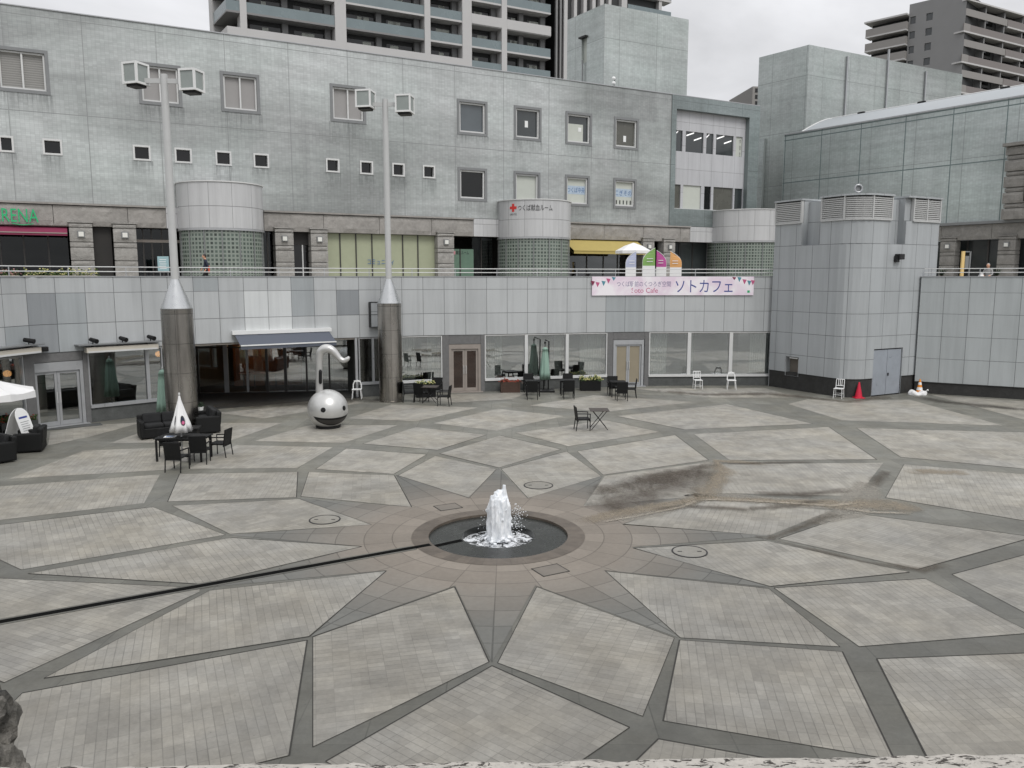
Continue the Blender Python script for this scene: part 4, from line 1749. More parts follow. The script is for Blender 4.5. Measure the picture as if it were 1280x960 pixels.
slab(mb, TW, dr[0], dr[1], 0.0, dr[3], -0.3, -0.12)
mb.build('door_frame', M['iron'], dd)
mb = MB()
p = TW.P(m_ + .1, 1.0, -0.03)
mb.box(p, (.05, .05, .14))
mb.build('handle', M['iron'], dd)
# crown: three louvred blocks divided by two notches
ZL0, ZL1 = tz(1060, 274.5), tz(1060, 244)
n1a, n1b = tsx(1001, 7), tsx(1024.5, 7)
n2a, n2b = tsx(1112.5, 7), tsx(1131, 7)


def crown(s0, s1, l0, l1, lab):
    mb = MB()
    slab(mb, TW, s0, s1, NB, ZL0, -1.5, 0.0, 0, uvt)
    slab(mb, TW, s0, s1, ZL0, ZL1 - .02, -1.5, -0.12, 0, uvt)
    o = mb.build('crown_block', M['panel_t'], tow)
    # cap and louvres
    mb = MB()
    slab(mb, TW, s0 - .04, s1 + .04, ZL1 - .02, ZL1 + .06, -1.6, 0.10)
    mb.build('cap', M['panel_t'], o)
    mb = MB()
    slab(mb, TW, l0, l1, ZL0 + .02, ZL1 - .03, -0.118, -0.09)
    mb.build('vent_back', M['shade_in'], o)
    mb = MB()
    n = 11
    for i in range(n):
        z = ZL0 + .06 + (ZL1 - ZL0 - .12) * i / n
        L = segs(TW, l0, l1)
        for a, b in zip(L, L[1:]):
            mb.hexa([TW.P(a, z, .03), TW.P(b, z, .03), TW.P(b, z + .035, -.085), TW.P(a, z + .035, -.085),
                     TW.P(a, z + .055, .035), TW.P(b, z + .055, .035), TW.P(b, z + .085, -.08), TW.P(a, z + .085, -.08)])
    k = max(1, round((l1 - l0) / 1.3))
    for i in range(k + 1):
        s = l0 + (l1 - l0) * i / k
        slab(mb, TW, s - .035, s + .035, ZL0, ZL1 - .02, -.1, .06)
    slab(mb, TW, l0, l1, ZL0 - .02, ZL0 + .05, -.1, .07)
    mb.build('louvre', M['louvre'], o)


crown(0.02, n1a, 0.05, n1a - .04, 'left')
crown(n1b, n2a, n1b + .04, n2a - .04, 'nose')
crown(n2b, TW.L - .02, n2b + .45, TW.L - .06, 'right')
for a, b in ((n1a, n1b), (n2a, n2b)):
    mb = MB()
    slab(mb, TW, a + .003, b - .003, NB + .01, ZL1 - .1, -1.5, -0.42, 0, uvt)
    mb.build('notch_wall', M['panel_t'], tow)
# lamp on the tower face
s, z = tsx(1121, 6.3), tz(1121, 321)
mb = MB()
p = TW.P(s, z, .14)
mb.bevel_box(p, (.34, .3, .26), .03, 0.48)
q = TW.P(s - .14, z - .1, .1)
mb.box(q, (.2, .14, .3), 0.48)
mb.build('security_lamp', M['iron'], tow)
# ring-shaped roof loudspeaker
p = TW.P(tsx(1071, 9), 0, -0.8)
z = AtY(1071, 236, p.y).z
hl = thing('roof_loudspeaker', 'small white round loudspeaker standing on top of the panelled tower', 'loudspeaker', (p.x, p.y, ZL1 + .06))
mb = MB()
mb.tube([(p.x, p.y, ZL1), (p.x, p.y, z)], .03, 6)
mb.build('bracket', M['frame'], hl)
mb = MB()
for i in range(20):
    a, b = 2 * PI * i / 20, 2 * PI * (i + 1) / 20
    mb.tube([(p.x + .17 * math.cos(a), p.y - .1, z + .17 * math.sin(a)), (p.x + .17 * math.cos(b), p.y - .1, z + .17 * math.sin(b))], .04, 6)
mb.build('ring', M['frame'], hl)
mb = MB()
mb.lathe([(.15, 0), (.09, .2), (.06, .3)], (0, 0, 0), 16)
o = mb.build('horn', M['frame_g'], hl)
for v in o.data.vertices:
    x, y, zz = v.co
    v.co = (p.x + x, p.y - .06 + zz, z + y)

# ================================================================ right panel wall
RA = G(1141, 490)
RW = Plane((20.1, 38.3), (0.862, -0.507))
a0 = RW.hit(1147, 420)[0]
rw = thing('panel_wall', 'flat wall of large white grey panels right of the corner tower', 'wall', RW.P(a0 + 4, 0))
rz = [RW.hit(1160, y)[1] for y in (475, 448, 420.3, 392, 365.3)]
RR = [rz[0] - .1] + rz[1:] + [5.6]


def rv(z):
    for i, (a, b) in enumerate(zip(RR, RR[1:])):
        if z <= b + 1e-6:
            return i + (z - a) / (b - a)
    return 5.0


mb = MB()
for a, b in zip(RR, RR[1:]):
    slab(mb, RW, a0, a0 + 13, a, b, -0.4, 0.0, 0, lambda s, z: ((s - a0) / 1.03 + 5.02, rv(z) + 7))
mb.build('panel_cladding', M['panel_r'], rw)
mb = MB()
slab(mb, RW, a0, a0 + 13, 0, RR[0], -0.4, -0.05)
mb.build('plinth', M['plinth'], rw)
mb = MB()
slab(mb, RW, a0 - .02, a0 + 13, 5.6, 5.63, -0.45, 0.03)
mb.build('coping', M['frame'], rw)
r2 = thing('railing', 'thin pale metal railing on top of the flat panel wall at right', 'railing', RW.P(a0 + 3, 5.63, -.2))
for z in (5.80, 5.98):
    mb = MB()
    mb.tube([RW.P(a0 + .1, z, -.2), RW.P(a0 + 13, z, -.2)], .022, 6)
    mb.build('rail', M['frame_w'], r2)
for i in range(7):
    mb = MB()
    mb.tube([RW.P(a0 + .4 + 2.0 * i, 5.61, -.2), RW.P(a0 + .4 + 2.0 * i, 5.98, -.2)], .018, 6)
    mb.build('post', M['frame'], r2)
# ================================================================ main silver building
MF = Plane((-23.1, 42.0), (0.882, 0.471))
hb = thing('silver_building', 'long silver-tiled building with rusticated stone ground floor and square windows', 'building', MF.P(20, DECK))
sL = MF.hit(-40, 200)[0]
sR = MF.hit(947.5, 200)[0]
sB = MF.hit(838.5, 200)[0]
ZT = (MF.hit(0, 2.5)[1] + MF.hit(835, 119)[1]) / 2
ZBT = (MF.hit(0, 251)[1] + MF.hit(860, 282.5)[1]) / 2      # top of stone band
ZBB = (MF.hit(85, 284)[1] + MF.hit(410, 292)[1] + MF.hit(860, 300)[1]) / 3
uvm = lambda s, z: (s + 40, z)

holes = []
BIG = [(-6, 59.5, 61, 118), (173, 79, 226.5, 129.5), (276, 93.5, 324.5, 139), (413, 106.5, 457, 154.5)]
SMALL = [(-1, 170.5, 17, 189), (53.5, 174, 77.5, 193), (166.5, 181.5, 188, 200.5), (218.5, 185, 239.5, 203), (269.5, 188.5, 289, 206.8),
         (317, 192, 336, 209), (407.5, 198, 424, 215.5), (450, 201.5, 466, 218), (490.3, 205, 505.5, 221.5), (528.5, 207.5, 543.5, 223.5)]
SQ = [(571.5, 125.5, 609, 169.5), (642.5, 133, 676.5, 175.5), (707, 141, 739.7, 180.5), (767.5, 147.5, 798, 186.5),
      (572.5, 209.5, 608.5, 251), (642.3, 215.5, 675, 256), (706.3, 219, 736.7, 256.5), (766.8, 223.5, 795, 260)]
BIGR = [rect(MF, *b) for b in BIG]
SMR = [rect(MF, *b) for b in SMALL]
SQR = [rect(MF, *b) for b in SQ]


def snap(L):
    """one height for each row of windows"""
    z0 = sum(r[2] for r in L) / len(L)
    z1 = sum(r[3] for r in L) / len(L)
    return [(r[0], r[1], z0, z1) for r in L]


SMR = snap(SMR)
SQR = snap(SQR[:4]) + snap(SQR[4:])
print('BIG', [tuple(round(v, 2) for v in r) for r in BIGR])
BIGR = snap(BIGR)
print('row heights', SMR[0][2:], SQR[0][2:], SQR[4][2:], 'ZT', ZT, ZBT, ZBB)
BAYR = rect(MF, 844, 142, 934.5, 262)
holes = BIGR + SMR + SQR
mb = MB()
holed(mb, MF, sL, sB, ZBT, ZT, holes, 0.35, 0, 0, uvm)
# roof edge, top, ends
mb.face([MF.P(sL, ZT, 0), MF.P(sR, ZT, 0), MF.P(sR, ZT, -14), MF.P(sL, ZT, -14)], [(0, 0), (40, 0), (40, 14), (0, 14)])
mb.face([MF.P(sL, DECK, 0), MF.P(sL, DECK, -14), MF.P(sL, ZT, -14), MF.P(sL, ZT, 0)], [(0, 0), (14, 0), (14, 12), (0, 12)])
mb.face([MF.P(sR, DECK, 0), MF.P(sR, DECK, -14), MF.P(sR, ZT, -14), MF.P(sR, ZT, 0)], [(0, 0), (14, 0), (14, 12), (0, 12)])
mb.face([MF.P(sL, DECK, -14), MF.P(sR, DECK, -14), MF.P(sR, ZT, -14), MF.P(sL, ZT, -14)], [(0, 0), (40, 0), (40, 12), (0, 12)])
mb.build('wall', M['tile'], hb)
mb = MB()
slab(mb, MF, sL, sR, ZT, ZT + .05, -.5, .06)
mb.build('roof_edge', M['frame'], hb)
# bay with its own dark frame
mb = MB()
BS0, BS1 = BAYR[0], BAYR[1]
BZ0, BZ1 = MF.hit(890, 263)[1], (MF.hit(846, 137)[1] + MF.hit(936, 146)[1]) / 2
holed(mb, MF, sB + .003, sR, ZBT, ZT - .003, [(BS0, BS1, BZ0, BZ1)], 0.6, 0.05, 0, uvm)
slab(mb, MF, sB - .02, sB + .02, ZBT, ZT - .004, -.01, 0.052)
mb.build('bay_frame', M['tile_dark'], hb)
mb = MB()
w1 = MF.hit(890, 192)[1], MF.hit(890, 159)[1]
U = [rect(MF, 848 - .5, 162, 857, 189), rect(MF, 861, 165, 883.3, 190), rect(MF, 886.8, 167, 895.7, 192), rect(MF, 899, 168, 920.8, 193.5), rect(MF, 924, 168, 932, 194)]
Lw = [rect(MF, 845.2, 231, 854.3, 260), rect(MF, 857.5, 232, 880, 262), rect(MF, 884, 233.5, 892.4, 262), rect(MF, 895.5, 233, 920, 262), rect(MF, 922, 233, 932, 262)]
U, Lw = snap(U), snap(Lw)
uvb = lambda s, z: (s / 1.15, z / 1.7)
holed(mb, MF, BS0, BS1, BZ0, BZ1, U + Lw, 0.12, -0.35, 0, uvb)
mb.build('bay_wall', M['tile_w'], hb)


def window(r, frame, glass, off=0.0, w=0.13, proud=0.04, inner='frame_w', iw=0.07, backing=None, depth=0.2, name='window', label=None, split=False):
    s0, s1, z0, z1 = r
    mb = MB()
    ring_frame(mb, MF, s0 - .01, s1 + .01, z0 - .01, z1 + .01, w, -.3 + off, proud + off)
    o = mb.build(name, M[frame], hb)
    if label:
        o['label'] = label
    a, b, c, d = s0 + w, s1 - w, z0 + w, z1 - w
    if inner:
        mb = MB()
        ring_frame(mb, MF, a, b, c, d, iw, -.28 + off, -.06 + off)
        if split:
            m = (a + b) / 2
            slab(mb, MF, m - iw / 2, m + iw / 2, c + iw, d - iw, -.28 + off, -.06 + off)
        mb.build('sash', M[inner], o)
        a, b, c, d = a + iw, b - iw, c + iw, d - iw
    mb = MB()
    slab(mb, MF, a, b, c, d, -.27 + off, -.2 + off)
    mb.build('pane', M[glass], o)
    return o


k = NT('slatted_blind')
sep = k.n('ShaderNodeSeparateXYZ')
k.l(k.tc('UV'), sep.inputs[0])
fr = k.math('FRACT', k.math('MULTIPLY', sep.outputs[1], 9.0))
k.set(base=k.gain(srgb(158, 157, 154), k.ramp(fr, 0.0, 1.0, 0.62, 1.08)), rough=0.5, normal=k.bump(fr, 0.5, 0.03))
M['slat'] = k.mat


def mat_drip():
    k = NT('drip_stain')
    sep = k.n('ShaderNodeSeparateXYZ')
    k.l(k.tc('UV'), sep.inputs[0])
    st = k.noise(k.scaled(k.tc('UV'), (9.0, 0.8, 1.0)), 1.0, 5.0, 0.75)
    al = k.math('MULTIPLY', k.ramp(st, 0.40, 0.70), k.ramp(sep.outputs[1], 0.0, 1.0))
    k.set(base=srgb(84, 88, 88), rough=0.7, alpha=k.math('MULTIPLY', al, 0.38))
    return k.mat


M['drip'] = mat_drip()


def drip(r, length, seed):
    mb = MB()
    a, b, z = r[0] - .1, r[1] + .1, r[2] - .01
    mb.face([MF.P(a, z - length, .004), MF.P(b, z - length, .004), MF.P(b, z, .004), MF.P(a, z, .004)], [(seed, 0), (seed + (b - a), 0), (seed + (b - a), 1), (seed, 1)])
    mb.build('drip_stain', M['drip'], hb)


for i, r in enumerate(SMR):
    drip(r, 1.1 + .5 * ((i * 37) % 5) / 5, i * 3.7)
for i, r in enumerate(SQR[:4] + SQR[4:]):
    drip(r, .9 + .6 * ((i * 53) % 7) / 7, 50 + i * 4.1)
for i, r in enumerate(BIGR):
    drip(r, 1.4, 90 + i * 5)
for i, r in enumerate(BIGR):
    window(r, 'frame_g', 'slat' if i == 0 else 'blind', w=0.16, inner='frame_w', iw=0.08, split=True, name='shuttered_window')
for r in SMR:
    window(r, 'frame_w', 'black_glass', w=0.09, proud=0.05, inner=None, name='small_window')
sqg = ['sky_glass', 'dark_glass', 'dark_glass', 'shop_dark', 'black_glass', 'blind_l', 'blind_l', 'blind_l']
M['dim_room'] = simple('dim_room', srgb(92, 92, 86), 0.25, 0.0, 0.15, 0.8)
sqg[3] = 'dim_room'
for i, r in enumerate(SQR):
    o = window(r, 'frame_g', sqg[i], w=0.16, inner='frame_w', iw=0.09, name='square_window')
    a, b, c, d = r[0] + .25, r[1] - .25, r[2] + .25, r[3] - .25
    mb = MB()
    if i in (1, 2, 3):
        x = a + (b - a) * (0.5, 0.62, 0.5)[i - 1]
        z = c + (d - c) * (0.38, 0.42, 0.18)[i - 1]
        slab(mb, MF, x - .12, x + .12, z - .02, z + (.4 if i != 2 else .25), -.19, -.185)
        mb.build('paper', M['paper'], o)
        if i == 2:
            mb = MB()
            slab(mb, MF, a + .08, b - .35, c + .02, c + 1.15, -.198, -.193)
            mb.build('cabinet', M['blind_l'], o)
    if i in (6, 7):
        slab(mb, MF, a, b, c + (d - c) * .36, c + (d - c) * .72, -.198, -.193)
        mb.build('poster_band', simple('pale_blue_band', srgb(172, 188, 204), 0.6), o)
        letters(MF, 'つくば中央' if i == 6 else 'こぎその', a + .05, b - .02, c + (d - c) * .42, c + (d - c) * .66, -.188, M['blue_t'], 'writing', o)
        if i == 7:
            letters(MF, '▮▮▮▮▮', a + .1, b - .06, c + .04, c + .32, -.188, M['black_t'], 'writing', o)
for i, r in enumerate(U):
    g = 'dark_glass' if i < 4 else 'blind_l'
    mb = MB()
    slab(mb, MF, r[0], r[1], r[2], r[3], -.5, -.45)
    o = mb.build('bay_window', M[g], hb)
    if i < 4:
        mb = MB()
        for q in range(2 if r[1] - r[0] > 1 else 1):
            s = r[0] + (r[1] - r[0]) * (.08 + .42 * q)
            z = r[3] - .35 - .3 * q
            L = (r[1] - r[0]) * .42
            mb.hexa([MF.P(s, z, -.44), MF.P(s + L, z + .25, -.44), MF.P(s + L, z + .25, -.446), MF.P(s, z, -.446),
                     MF.P(s, z + .09, -.44), MF.P(s + L, z + .34, -.44), MF.P(s + L, z + .34, -.446), MF.P(s, z + .09, -.446)])
        mb.build('ceiling_lamp', M['lamp_w'], o)
    else:
        for q in range(4):
            letters(MF, '学習空間'[q], r[0] + .45, r[1] - .1, r[3] - .5 - q * .48, r[3] - .18 - q * .48, -.44, M['black_t'], 'writing', o)
for i, r in enumerate(Lw):
    mb = MB()
    slab(mb, MF, r[0], r[1], r[2], r[3], -.5, -.45)
    mb.build('bay_window', M[('dim_room', 'blind_l', 'black_glass', 'dim_room', 'dark_glass')[i]], hb)
mb = MB()
slab(mb, MF, BS0, BS1, Lw[0][2] - .18, Lw[0][2] - .02, -.36, -.2)
mb.build('bay_sill', M['frame_w'], hb)

# stone band and its dark lip
T1, T2, T3 = (212, 328), (620, 703.5), (893, 962)
gaps = [(sL, MF.hit(207, 260)[0]), (MF.hit(329, 262)[0], MF.hit(591.5, 280)[0]), (MF.hit(703, 282)[0], MF.hit(862, 288)[0])]
mets = [(MF.hit(207, 260)[0], MF.hit(226, 260)[0]), (MF.hit(591.5, 280)[0], MF.hit(625, 280)[0]), (MF.hit(862, 288)[0], sR)]


def rough_strip(mb, s0, s1, z0, z1, off, seed, step=0.22, amp=0.05):
    n = max(2, int((s1 - s0) / step))
    m = max(2, int((z1 - z0) / step))

    def pt(i, j):
        s, z = s0 + (s1 - s0) * i / n, z0 + (z1 - z0) * j / m
        e = min(i, n - i, j, m - j)
        d = noise.fractal(Vector((s * 1.6, z * 1.6, seed)), 1.0, 2.0, 5) * amp if e > 0 else -amp * .8
        return MF.P(s, z, off + d)
    for i in range(n):
        for j in range(m):
            mb.face([pt(i, j), pt(i + 1, j), pt(i + 1, j + 1), pt(i, j + 1)])
    slab(mb, MF, s0 + .002, s1 - .002, z0 + .002, z1 - .002, -.35, off - amp)


for a, b in gaps:
    s = a
    mb = MB()
    while s < b - .1:
        e = min(b, s + 3.45)
        rough_strip(mb, s + .012, e - .012, ZBB, ZBT - .14, 0.10, s)
        s = e
    sb_o = mb.build('stone_band', M['band'], hb)
    mb = MB()
    slab(mb, MF, a, b, ZBT - .10, ZBT - .005, -.2, .17)
    mb.build('cornice', M['band'], sb_o)
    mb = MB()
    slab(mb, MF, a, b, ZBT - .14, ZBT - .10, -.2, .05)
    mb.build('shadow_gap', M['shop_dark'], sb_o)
for a, b in mets:
    mb = MB()
    slab(mb, MF, a, b, ZBB, ZBT - .03, -.3, .08)
    mb.build('metal_band', M['panel_c'], hb)

# shop fronts: recessed dark back with posts
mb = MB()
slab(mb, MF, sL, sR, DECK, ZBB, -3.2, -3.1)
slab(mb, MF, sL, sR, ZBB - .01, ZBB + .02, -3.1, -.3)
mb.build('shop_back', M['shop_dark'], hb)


def shop(px0, px1, m, off, posts=(), pm='frame_d', z0=DECK, z1=None, name='shop_window'):
    a, b = MF.hit(px0, 320)[0], MF.hit(px1, 320)[0]
    z1 = z1 if z1 else ZBB - .02
    mb = MB()
    slab(mb, MF, a, b, z0, z1, off - .03, off)
    o = mb.build(name, M[m], hb)
    for p in posts:
        mb = MB()
        s = MF.hit(p, 320)[0]
        slab(mb, MF, s - .035, s + .035, z0, z1, off - .02, off + .05)
        mb.build('mullion', M[pm], o)
    return o


M['glass_dk'] = mat_glass('shop_glass', (0.35, 0.36, 0.36), 0.035)
shop(-40, 86, 'glass_dk', -.6, (0, 30, 61), 'frame_d')
shop(118, 141, 'shop_dark', -.25, name='grey_infill')
shop(171, 226, 'glass_dk', -.7, (181, 192, 205), 'frame_d')
mb = MB()
slab(mb, MF, MF.hit(171, 301)[0], MF.hit(226, 301)[0], MF.hit(190, 302.5)[1], MF.hit(190, 299)[1], -.7, -.62)
mb.build('transom', M['frame_b'], hb)
shop(330, 344, 'glass_dk', -.5, (337,), 'frame_d')
shop(366, 389, 'shop_dark', -.4, z0=MF.hit(377, 306)[1], name='door_transom')
shop(366, 389, 'black_glass', -.45, (380.5,), 'frame_w', z1=MF.hit(377, 306)[1])
gp = shop(409, 545.5, 'green_blind', -.3, (427, 447, 467, 486.5, 505.5, 524.5), 'frame_d')
g0, g1 = MF.hit(461, 327)[0], MF.hit(494, 329)[0]
zz0, zz1 = MF.hit(477, 331)[1], MF.hit(477, 324)[1]
letters(MF, 'コミュニティ', g0, g1, zz0, zz1, -.24, M['blue_t'], 'writing', gp)
gs = shop(566.5, 596, 'pale_green', -.5, (579,), 'frame_d', z1=MF.hit(580, 311)[1])
s0, s1, z0, z1 = rect(MF, 569, 313.5, 573, 318)
mb = MB()
slab(mb, MF, s0, s1, z0, z1, -.5, -.485)
mb.build('pink_mark', simple('pink_mark', srgb(196, 130, 140), 0.6), gs)
letters(MF, '献血ルーム', *[rect(MF, 574, 313, 590, 318)[i] for i in (0, 1, 2, 3)], -.485, M['black_t'], 'writing', gs)
shop(596.5, 622, 'glass_dk', -.8, (608,), 'frame_d')
shop(703, 802, 'glass_dk', -1.2, (722, 745, 766, 784), 'frame_d')
shop(841, 894, 'dark_glass', -.9, (858, 875), 'frame_d')

# rusticated piers with square lamps
PIERS = [(87.5, 117.5), (142, 171.5), (343, 366.5), (387.3, 409), (545, 566), (801, 815.5), (827, 841.5)]
for i, (x0, x1) in enumerate(PIERS):
    a, b = MF.hit(x0, 310)[0], MF.hit(x1, 310)[0]
    mb = MB()
    zs = [DECK, DECK + .55, DECK + 1.35, DECK + 1.62, DECK + 2.35, ZBB + .22]
    zl = [ZBB + .16, ZBB - .06, ZBB - .80, ZBB - 1.07, ZBB - 1.75, ZBB - 2.05, DECK]
    for t, u in zip(zl, zl[1:]):
        h = t - u
        slab(mb, MF, a + .02, b - .02, u, t - .05, -.5, 0.24)
        rough_strip(mb, a + .02, b - .02, u, t - .05, 0.27, i * 7 + t, 0.16, 0.03)
        slab(mb, MF, a + .06, b - .06, t - .05, t, -.5, 0.18)
    slab(mb, MF, a - .04, b + .04, ZBB + .16, ZBB + .22, -.2, .30)
    o = mb.build('stone_pier', M['pier'], hb)
    m = (a + b) / 2
    z = ZBB - .43
    mb = MB()
    slab(mb, MF, m - .17, m + .17, z - .17, z + .17, .2, .36)
    mb2 = mb.build('pier_lamp', M['frame_g'], o)
    mb = MB()
    slab(mb, MF, m - .12, m + .12, z - .12, z + .12, .36, .40)
    mb.build('lamp_glass', M['wall_lamp'], o)

# lettering of the shop at the far left
sg = thing('shop_sign', 'green serif shop lettering on the stone band above the crimson awning', 'sign', MF.P(MF.hit(20, 268)[0], ZBT - .9))
s0, s1 = MF.hit(-7, 268)[0], MF.hit(48, 269)[0]
z0, z1 = MF.hit(20, 277.5)[1], MF.hit(20, 261)[1]
letters(MF, 'ERENA', s0, s1, z0, z1, .19, M['green_t'], 'letters', sg)
mb = MB()
for i in range(10):
    t0, t1 = i / 10, (i + 1) / 10
    a, b = s0 + (s1 - s0) * (.38 + .5 * t0), s0 + (s1 - s0) * (.38 + .5 * t1)
    q0, q1 = z0 - .05 - .07 * math.sin(t0 * PI), z0 - .05 - .07 * math.sin(t1 * PI)
    mb.hexa([MF.P(a, q0 - .035, .19), MF.P(b, q1 - .035, .19), MF.P(b, q1 - .035, .15), MF.P(a, q0 - .035, .15),
             MF.P(a, q0, .19), MF.P(b, q1, .19), MF.P(b, q1, .15), MF.P(a, q0, .15)])
mb.build('flourish', M['green_t'], sg)


# awnings on the terrace
def awning(name, label, S, s0, s1, zt, zf, out, m, drop=0.18, parent_loc=None, off=0.05, bar='frame_w', casing=True, ribs=0):
    t = thing(name, label, 'awning', S.P((s0 + s1) / 2, zt, off))
    n = 14
    mb = MB()

    def sec(s, inset):
        return S.P(s, zt, off + .02), S.P(s, zf, off + out)
    for i in range(n):
        a, b = s0 + (s1 - s0) * i / n, s0 + (s1 - s0) * (i + 1) / n
        a0, a1 = sec(a, 0)
        b0, b1 = sec(b, 0)
        th = Vector((0, 0, -.015))
        mb.hexa([a0 + th, b0 + th, b1 + th, a1 + th, a0, b0, b1, a1])
    mb.build('canopy', M[m], t)
    mb = MB()
    for i in range(n):
        a, b = s0 + (s1 - s0) * i / n, s0 + (s1 - s0) * (i + 1) / n
        mb.hexa([S.P(a, zf - drop, off + out), S.P(b, zf - drop, off + out), S.P(b, zf - drop, off + out - .01), S.P(a, zf - drop, off + out - .01),
                 S.P(a, zf, off + out), S.P(b, zf, off + out), S.P(b, zf, off + out - .01), S.P(a, zf, off + out - .01)])
    mb.build('valance', M[m], t)
    mb = MB()
    slab(mb, S, s0, s1, zf - .02, zf + .03, off + out - .03, off + out + .03)
    mb.build('front_bar', M[bar], t)
    if casing:
        mb = MB()
        slab(mb, S, s0 - .1, s1 + .1, zt - .02, zt + .14, 0.0, off + .16)
        mb.build('casing', M[bar], t)
    mb = MB()
    for s in (s0 + .25, s1 - .25):
        m_ = (zt + zf) / 2 - .12
        mb.tube([S.P(s, zt - .1, off), S.P(s + .2, m_, off + out * .5), S.P(s, zf - .03, off + out - .03)], .02, 6)
    mb.build('arm', M['frame_g'], t)
    return t


aw = awning('awning', 'crimson awning over dark shop windows left of the stone piers', MF, sL, MF.hit(84, 288)[0], ZBB - .02, ZBB - .42, 0.9, 'crimson', .12, off=-.3, bar='frame_b')
awning('awning', 'mustard yellow awning over the shop beside the glass block turret', MF, MF.hit(703, 310)[0] + .1, MF.hit(797, 310)[0], ZBB - .02, ZBB - .85, 1.5, 'mustard', .2, off=-.15, casing=False, bar='mustard')


# glass-block turrets
def turret(px0, px1, ytop, yband, label, seams):
    s0, s1 = MF.hit(px0, 260)[0], MF.hit(px1, 260)[0]
    m = (s0 + s1) / 2
    R = (s1 - s0) / 2 * 0.945
    c = MF.P(m, 0, 0.5)
    S = Cyl((c.x, c.y), R)
    t = thing('glass_turret', label, 'turret', (c.x, c.y, DECK), 0, 'round glass block turrets on the terrace')
    zt = S.hit((px0 + px1) / 2, ytop)[1]
    zb = S.hit((px0 + px1) / 2, yband)[1]
    half = R * 1.95
    zm = (zt + zb) / 2 - .05
    uv = lambda s, z: (s / 1.18 + 20.5, (z - zb) / (zm - zb) if z <= zm + 1e-4 else 1 + (z - zm) / (zt - zm))
    mb = MB()
    slab(mb, S, -half, half, zb, zm, -.25, 0, 0, uv)
    slab(mb, S, -half, half, zm, zt, -.25, 0, 0, uv)
    n = 40
    mb.face([S.P(-half + 2 * half * i / n, zt - .01, -.05) for i in range(n + 1)])
    autosmooth(mb.build('metal_band', M['panel_c'], t), 40)
    mb = MB()
    slab(mb, S, -half, half, zt, zt + .06, -.3, .05)
    mb.build('rim', M['frame_w'], t)
    mb = MB()
    slab(mb, S, -half, half, zb - .1, zb - .002, -.3, .03)
    mb.build('lower_rim', M['frame'], t)
    mb = MB()
    slab(mb, S, -half, half, DECK, zb - .1, -.2, -.06, 0, lambda s, z: (s / .22 + 40, z / .22))
    autosmooth(mb.build('glass_block_wall', M['gblock'], t), 40)
    mb = MB()
    for k in range(-4, 5):
        s = k * R * .42
        slab(mb, S, s - .02, s + .03, DECK, zb - .1, -.08, -.02)
    mb.build('mullion', M['frame_g'], t)
    return t, S, zt, zb


turret(217, 328.5, 227, 285, 'glass block turret with plain metal band behind the left lamp post', 0)
t2, S2, zt2, zb2 = turret(619.5, 704, 249.5, 296, 'glass block turret with red emblem and black writing on its band', 0)
t3, S3, zt3, zb3 = turret(888, 966, 262, 301, 'glass block turret partly hidden behind the panelled corner tower', 0)
ts = thing('turret_sign', 'black writing with a red cross emblem on the middle turret band', 'sign', S2.P(0, zt2 - .6, .02))
b = rect(S2, 647.5, 255.5, 690.5, 263.5)
letters(S2, 'つくば献血ルーム', *b, .012, M['black_t'], 'letters', ts)
b = rect(S2, 637.3, 254.5, 646, 265)
sm, zm = (b[0] + b[1]) / 2, (b[2] + b[3]) / 2
mb = MB()
q = .085
for dx, dz in ((0, 0), (2 * q, 0), (-2 * q, 0), (0, 2 * q), (0, -2 * q)):
    slab(mb, S2, sm + dx - q, sm + dx + q, zm + dz - q, zm + dz + q, 0.002, .012)
mb.build('cross_emblem', M['red'], ts)
b = rect(S2, 637.5, 266.5, 646, 269.5)
letters(S2, '日本赤十字社', *b, .012, M['black_t'], 'small_letters', ts)

# ------------------------------------------------ roof block
u = (751 - 640) / 1009
RBc = Vector((u * 61.5, 61.5))
PL = Plane(RBc, (-0.549, 0.836))
PR = Plane(RBc, (0.885, 0.466))
zr = (PL.hit(751, 6)[1] + PR.hit(860, 25)[1]) / 2
la = abs(PL.hit(709, 60)[0]) * (1 if PL.hit(709, 60)[0] > 0 else -1)
ra_ = PR.hit(860, 60)[0]
print('roof block', zr, la, ra_, PL.hit(751, 6)[1], PL.hit(710, 24)[1])
rbk = thing('roof_block', 'windowless silver-tiled box standing on the roof beside the apartment tower', 'roof house', (RBc.x + 1, RBc.y + 2, ZT))
PL.n = Vector((-PL.n.x, -PL.n.y)) if PL.n.dot(Vector((-1, -.3))) < 0 else PL.n
A_, B_, C_ = PL.P(la, 0), PL.P(0, 0), PR.P(ra_, 0)
Dd = A_ + (C_ - B_)
zb_ = ZT - 6
dl = (PL.hit(727, 60)[0], PL.hit(733.5, 60)[0], PL.hit(730, 79)[1], PL.hit(730, 48)[1])
mb = MB()
d0, d1 = min(dl[0], dl[1]), max(dl[0], dl[1])
lo, hi = min(0, la), max(0, la)
holed(mb, PL, lo, hi, zb_, zr, [(d0, d1, dl[2], dl[3])], .3, 0, 0, lambda s, z: (s, z))
holed(mb, PR, 0, ra_, zb_, zr, [], .3, 0, 0, lambda s, z: (s + 9, z))
for p, q in ((C_, Dd), (Dd, A_)):
    mb.face([(p.x, p.y, zb_), (q.x, q.y, zb_), (q.x, q.y, zr), (p.x, p.y, zr)], [(0, 0), (8, 0), (8, 9), (0, 9)])
mb.face([(v.x, v.y, zr) for v in (B_, C_, Dd, A_)], [(0, 0), (8, 0), (8, 8), (0, 8)])
mb.build('wall', M['tile_k'], rbk)
mb = MB()
slab(mb, PL, d0, d1, dl[2], dl[3], -.25, -.2)
mb.build('door', M['blind_l'], rbk)
mb = MB()
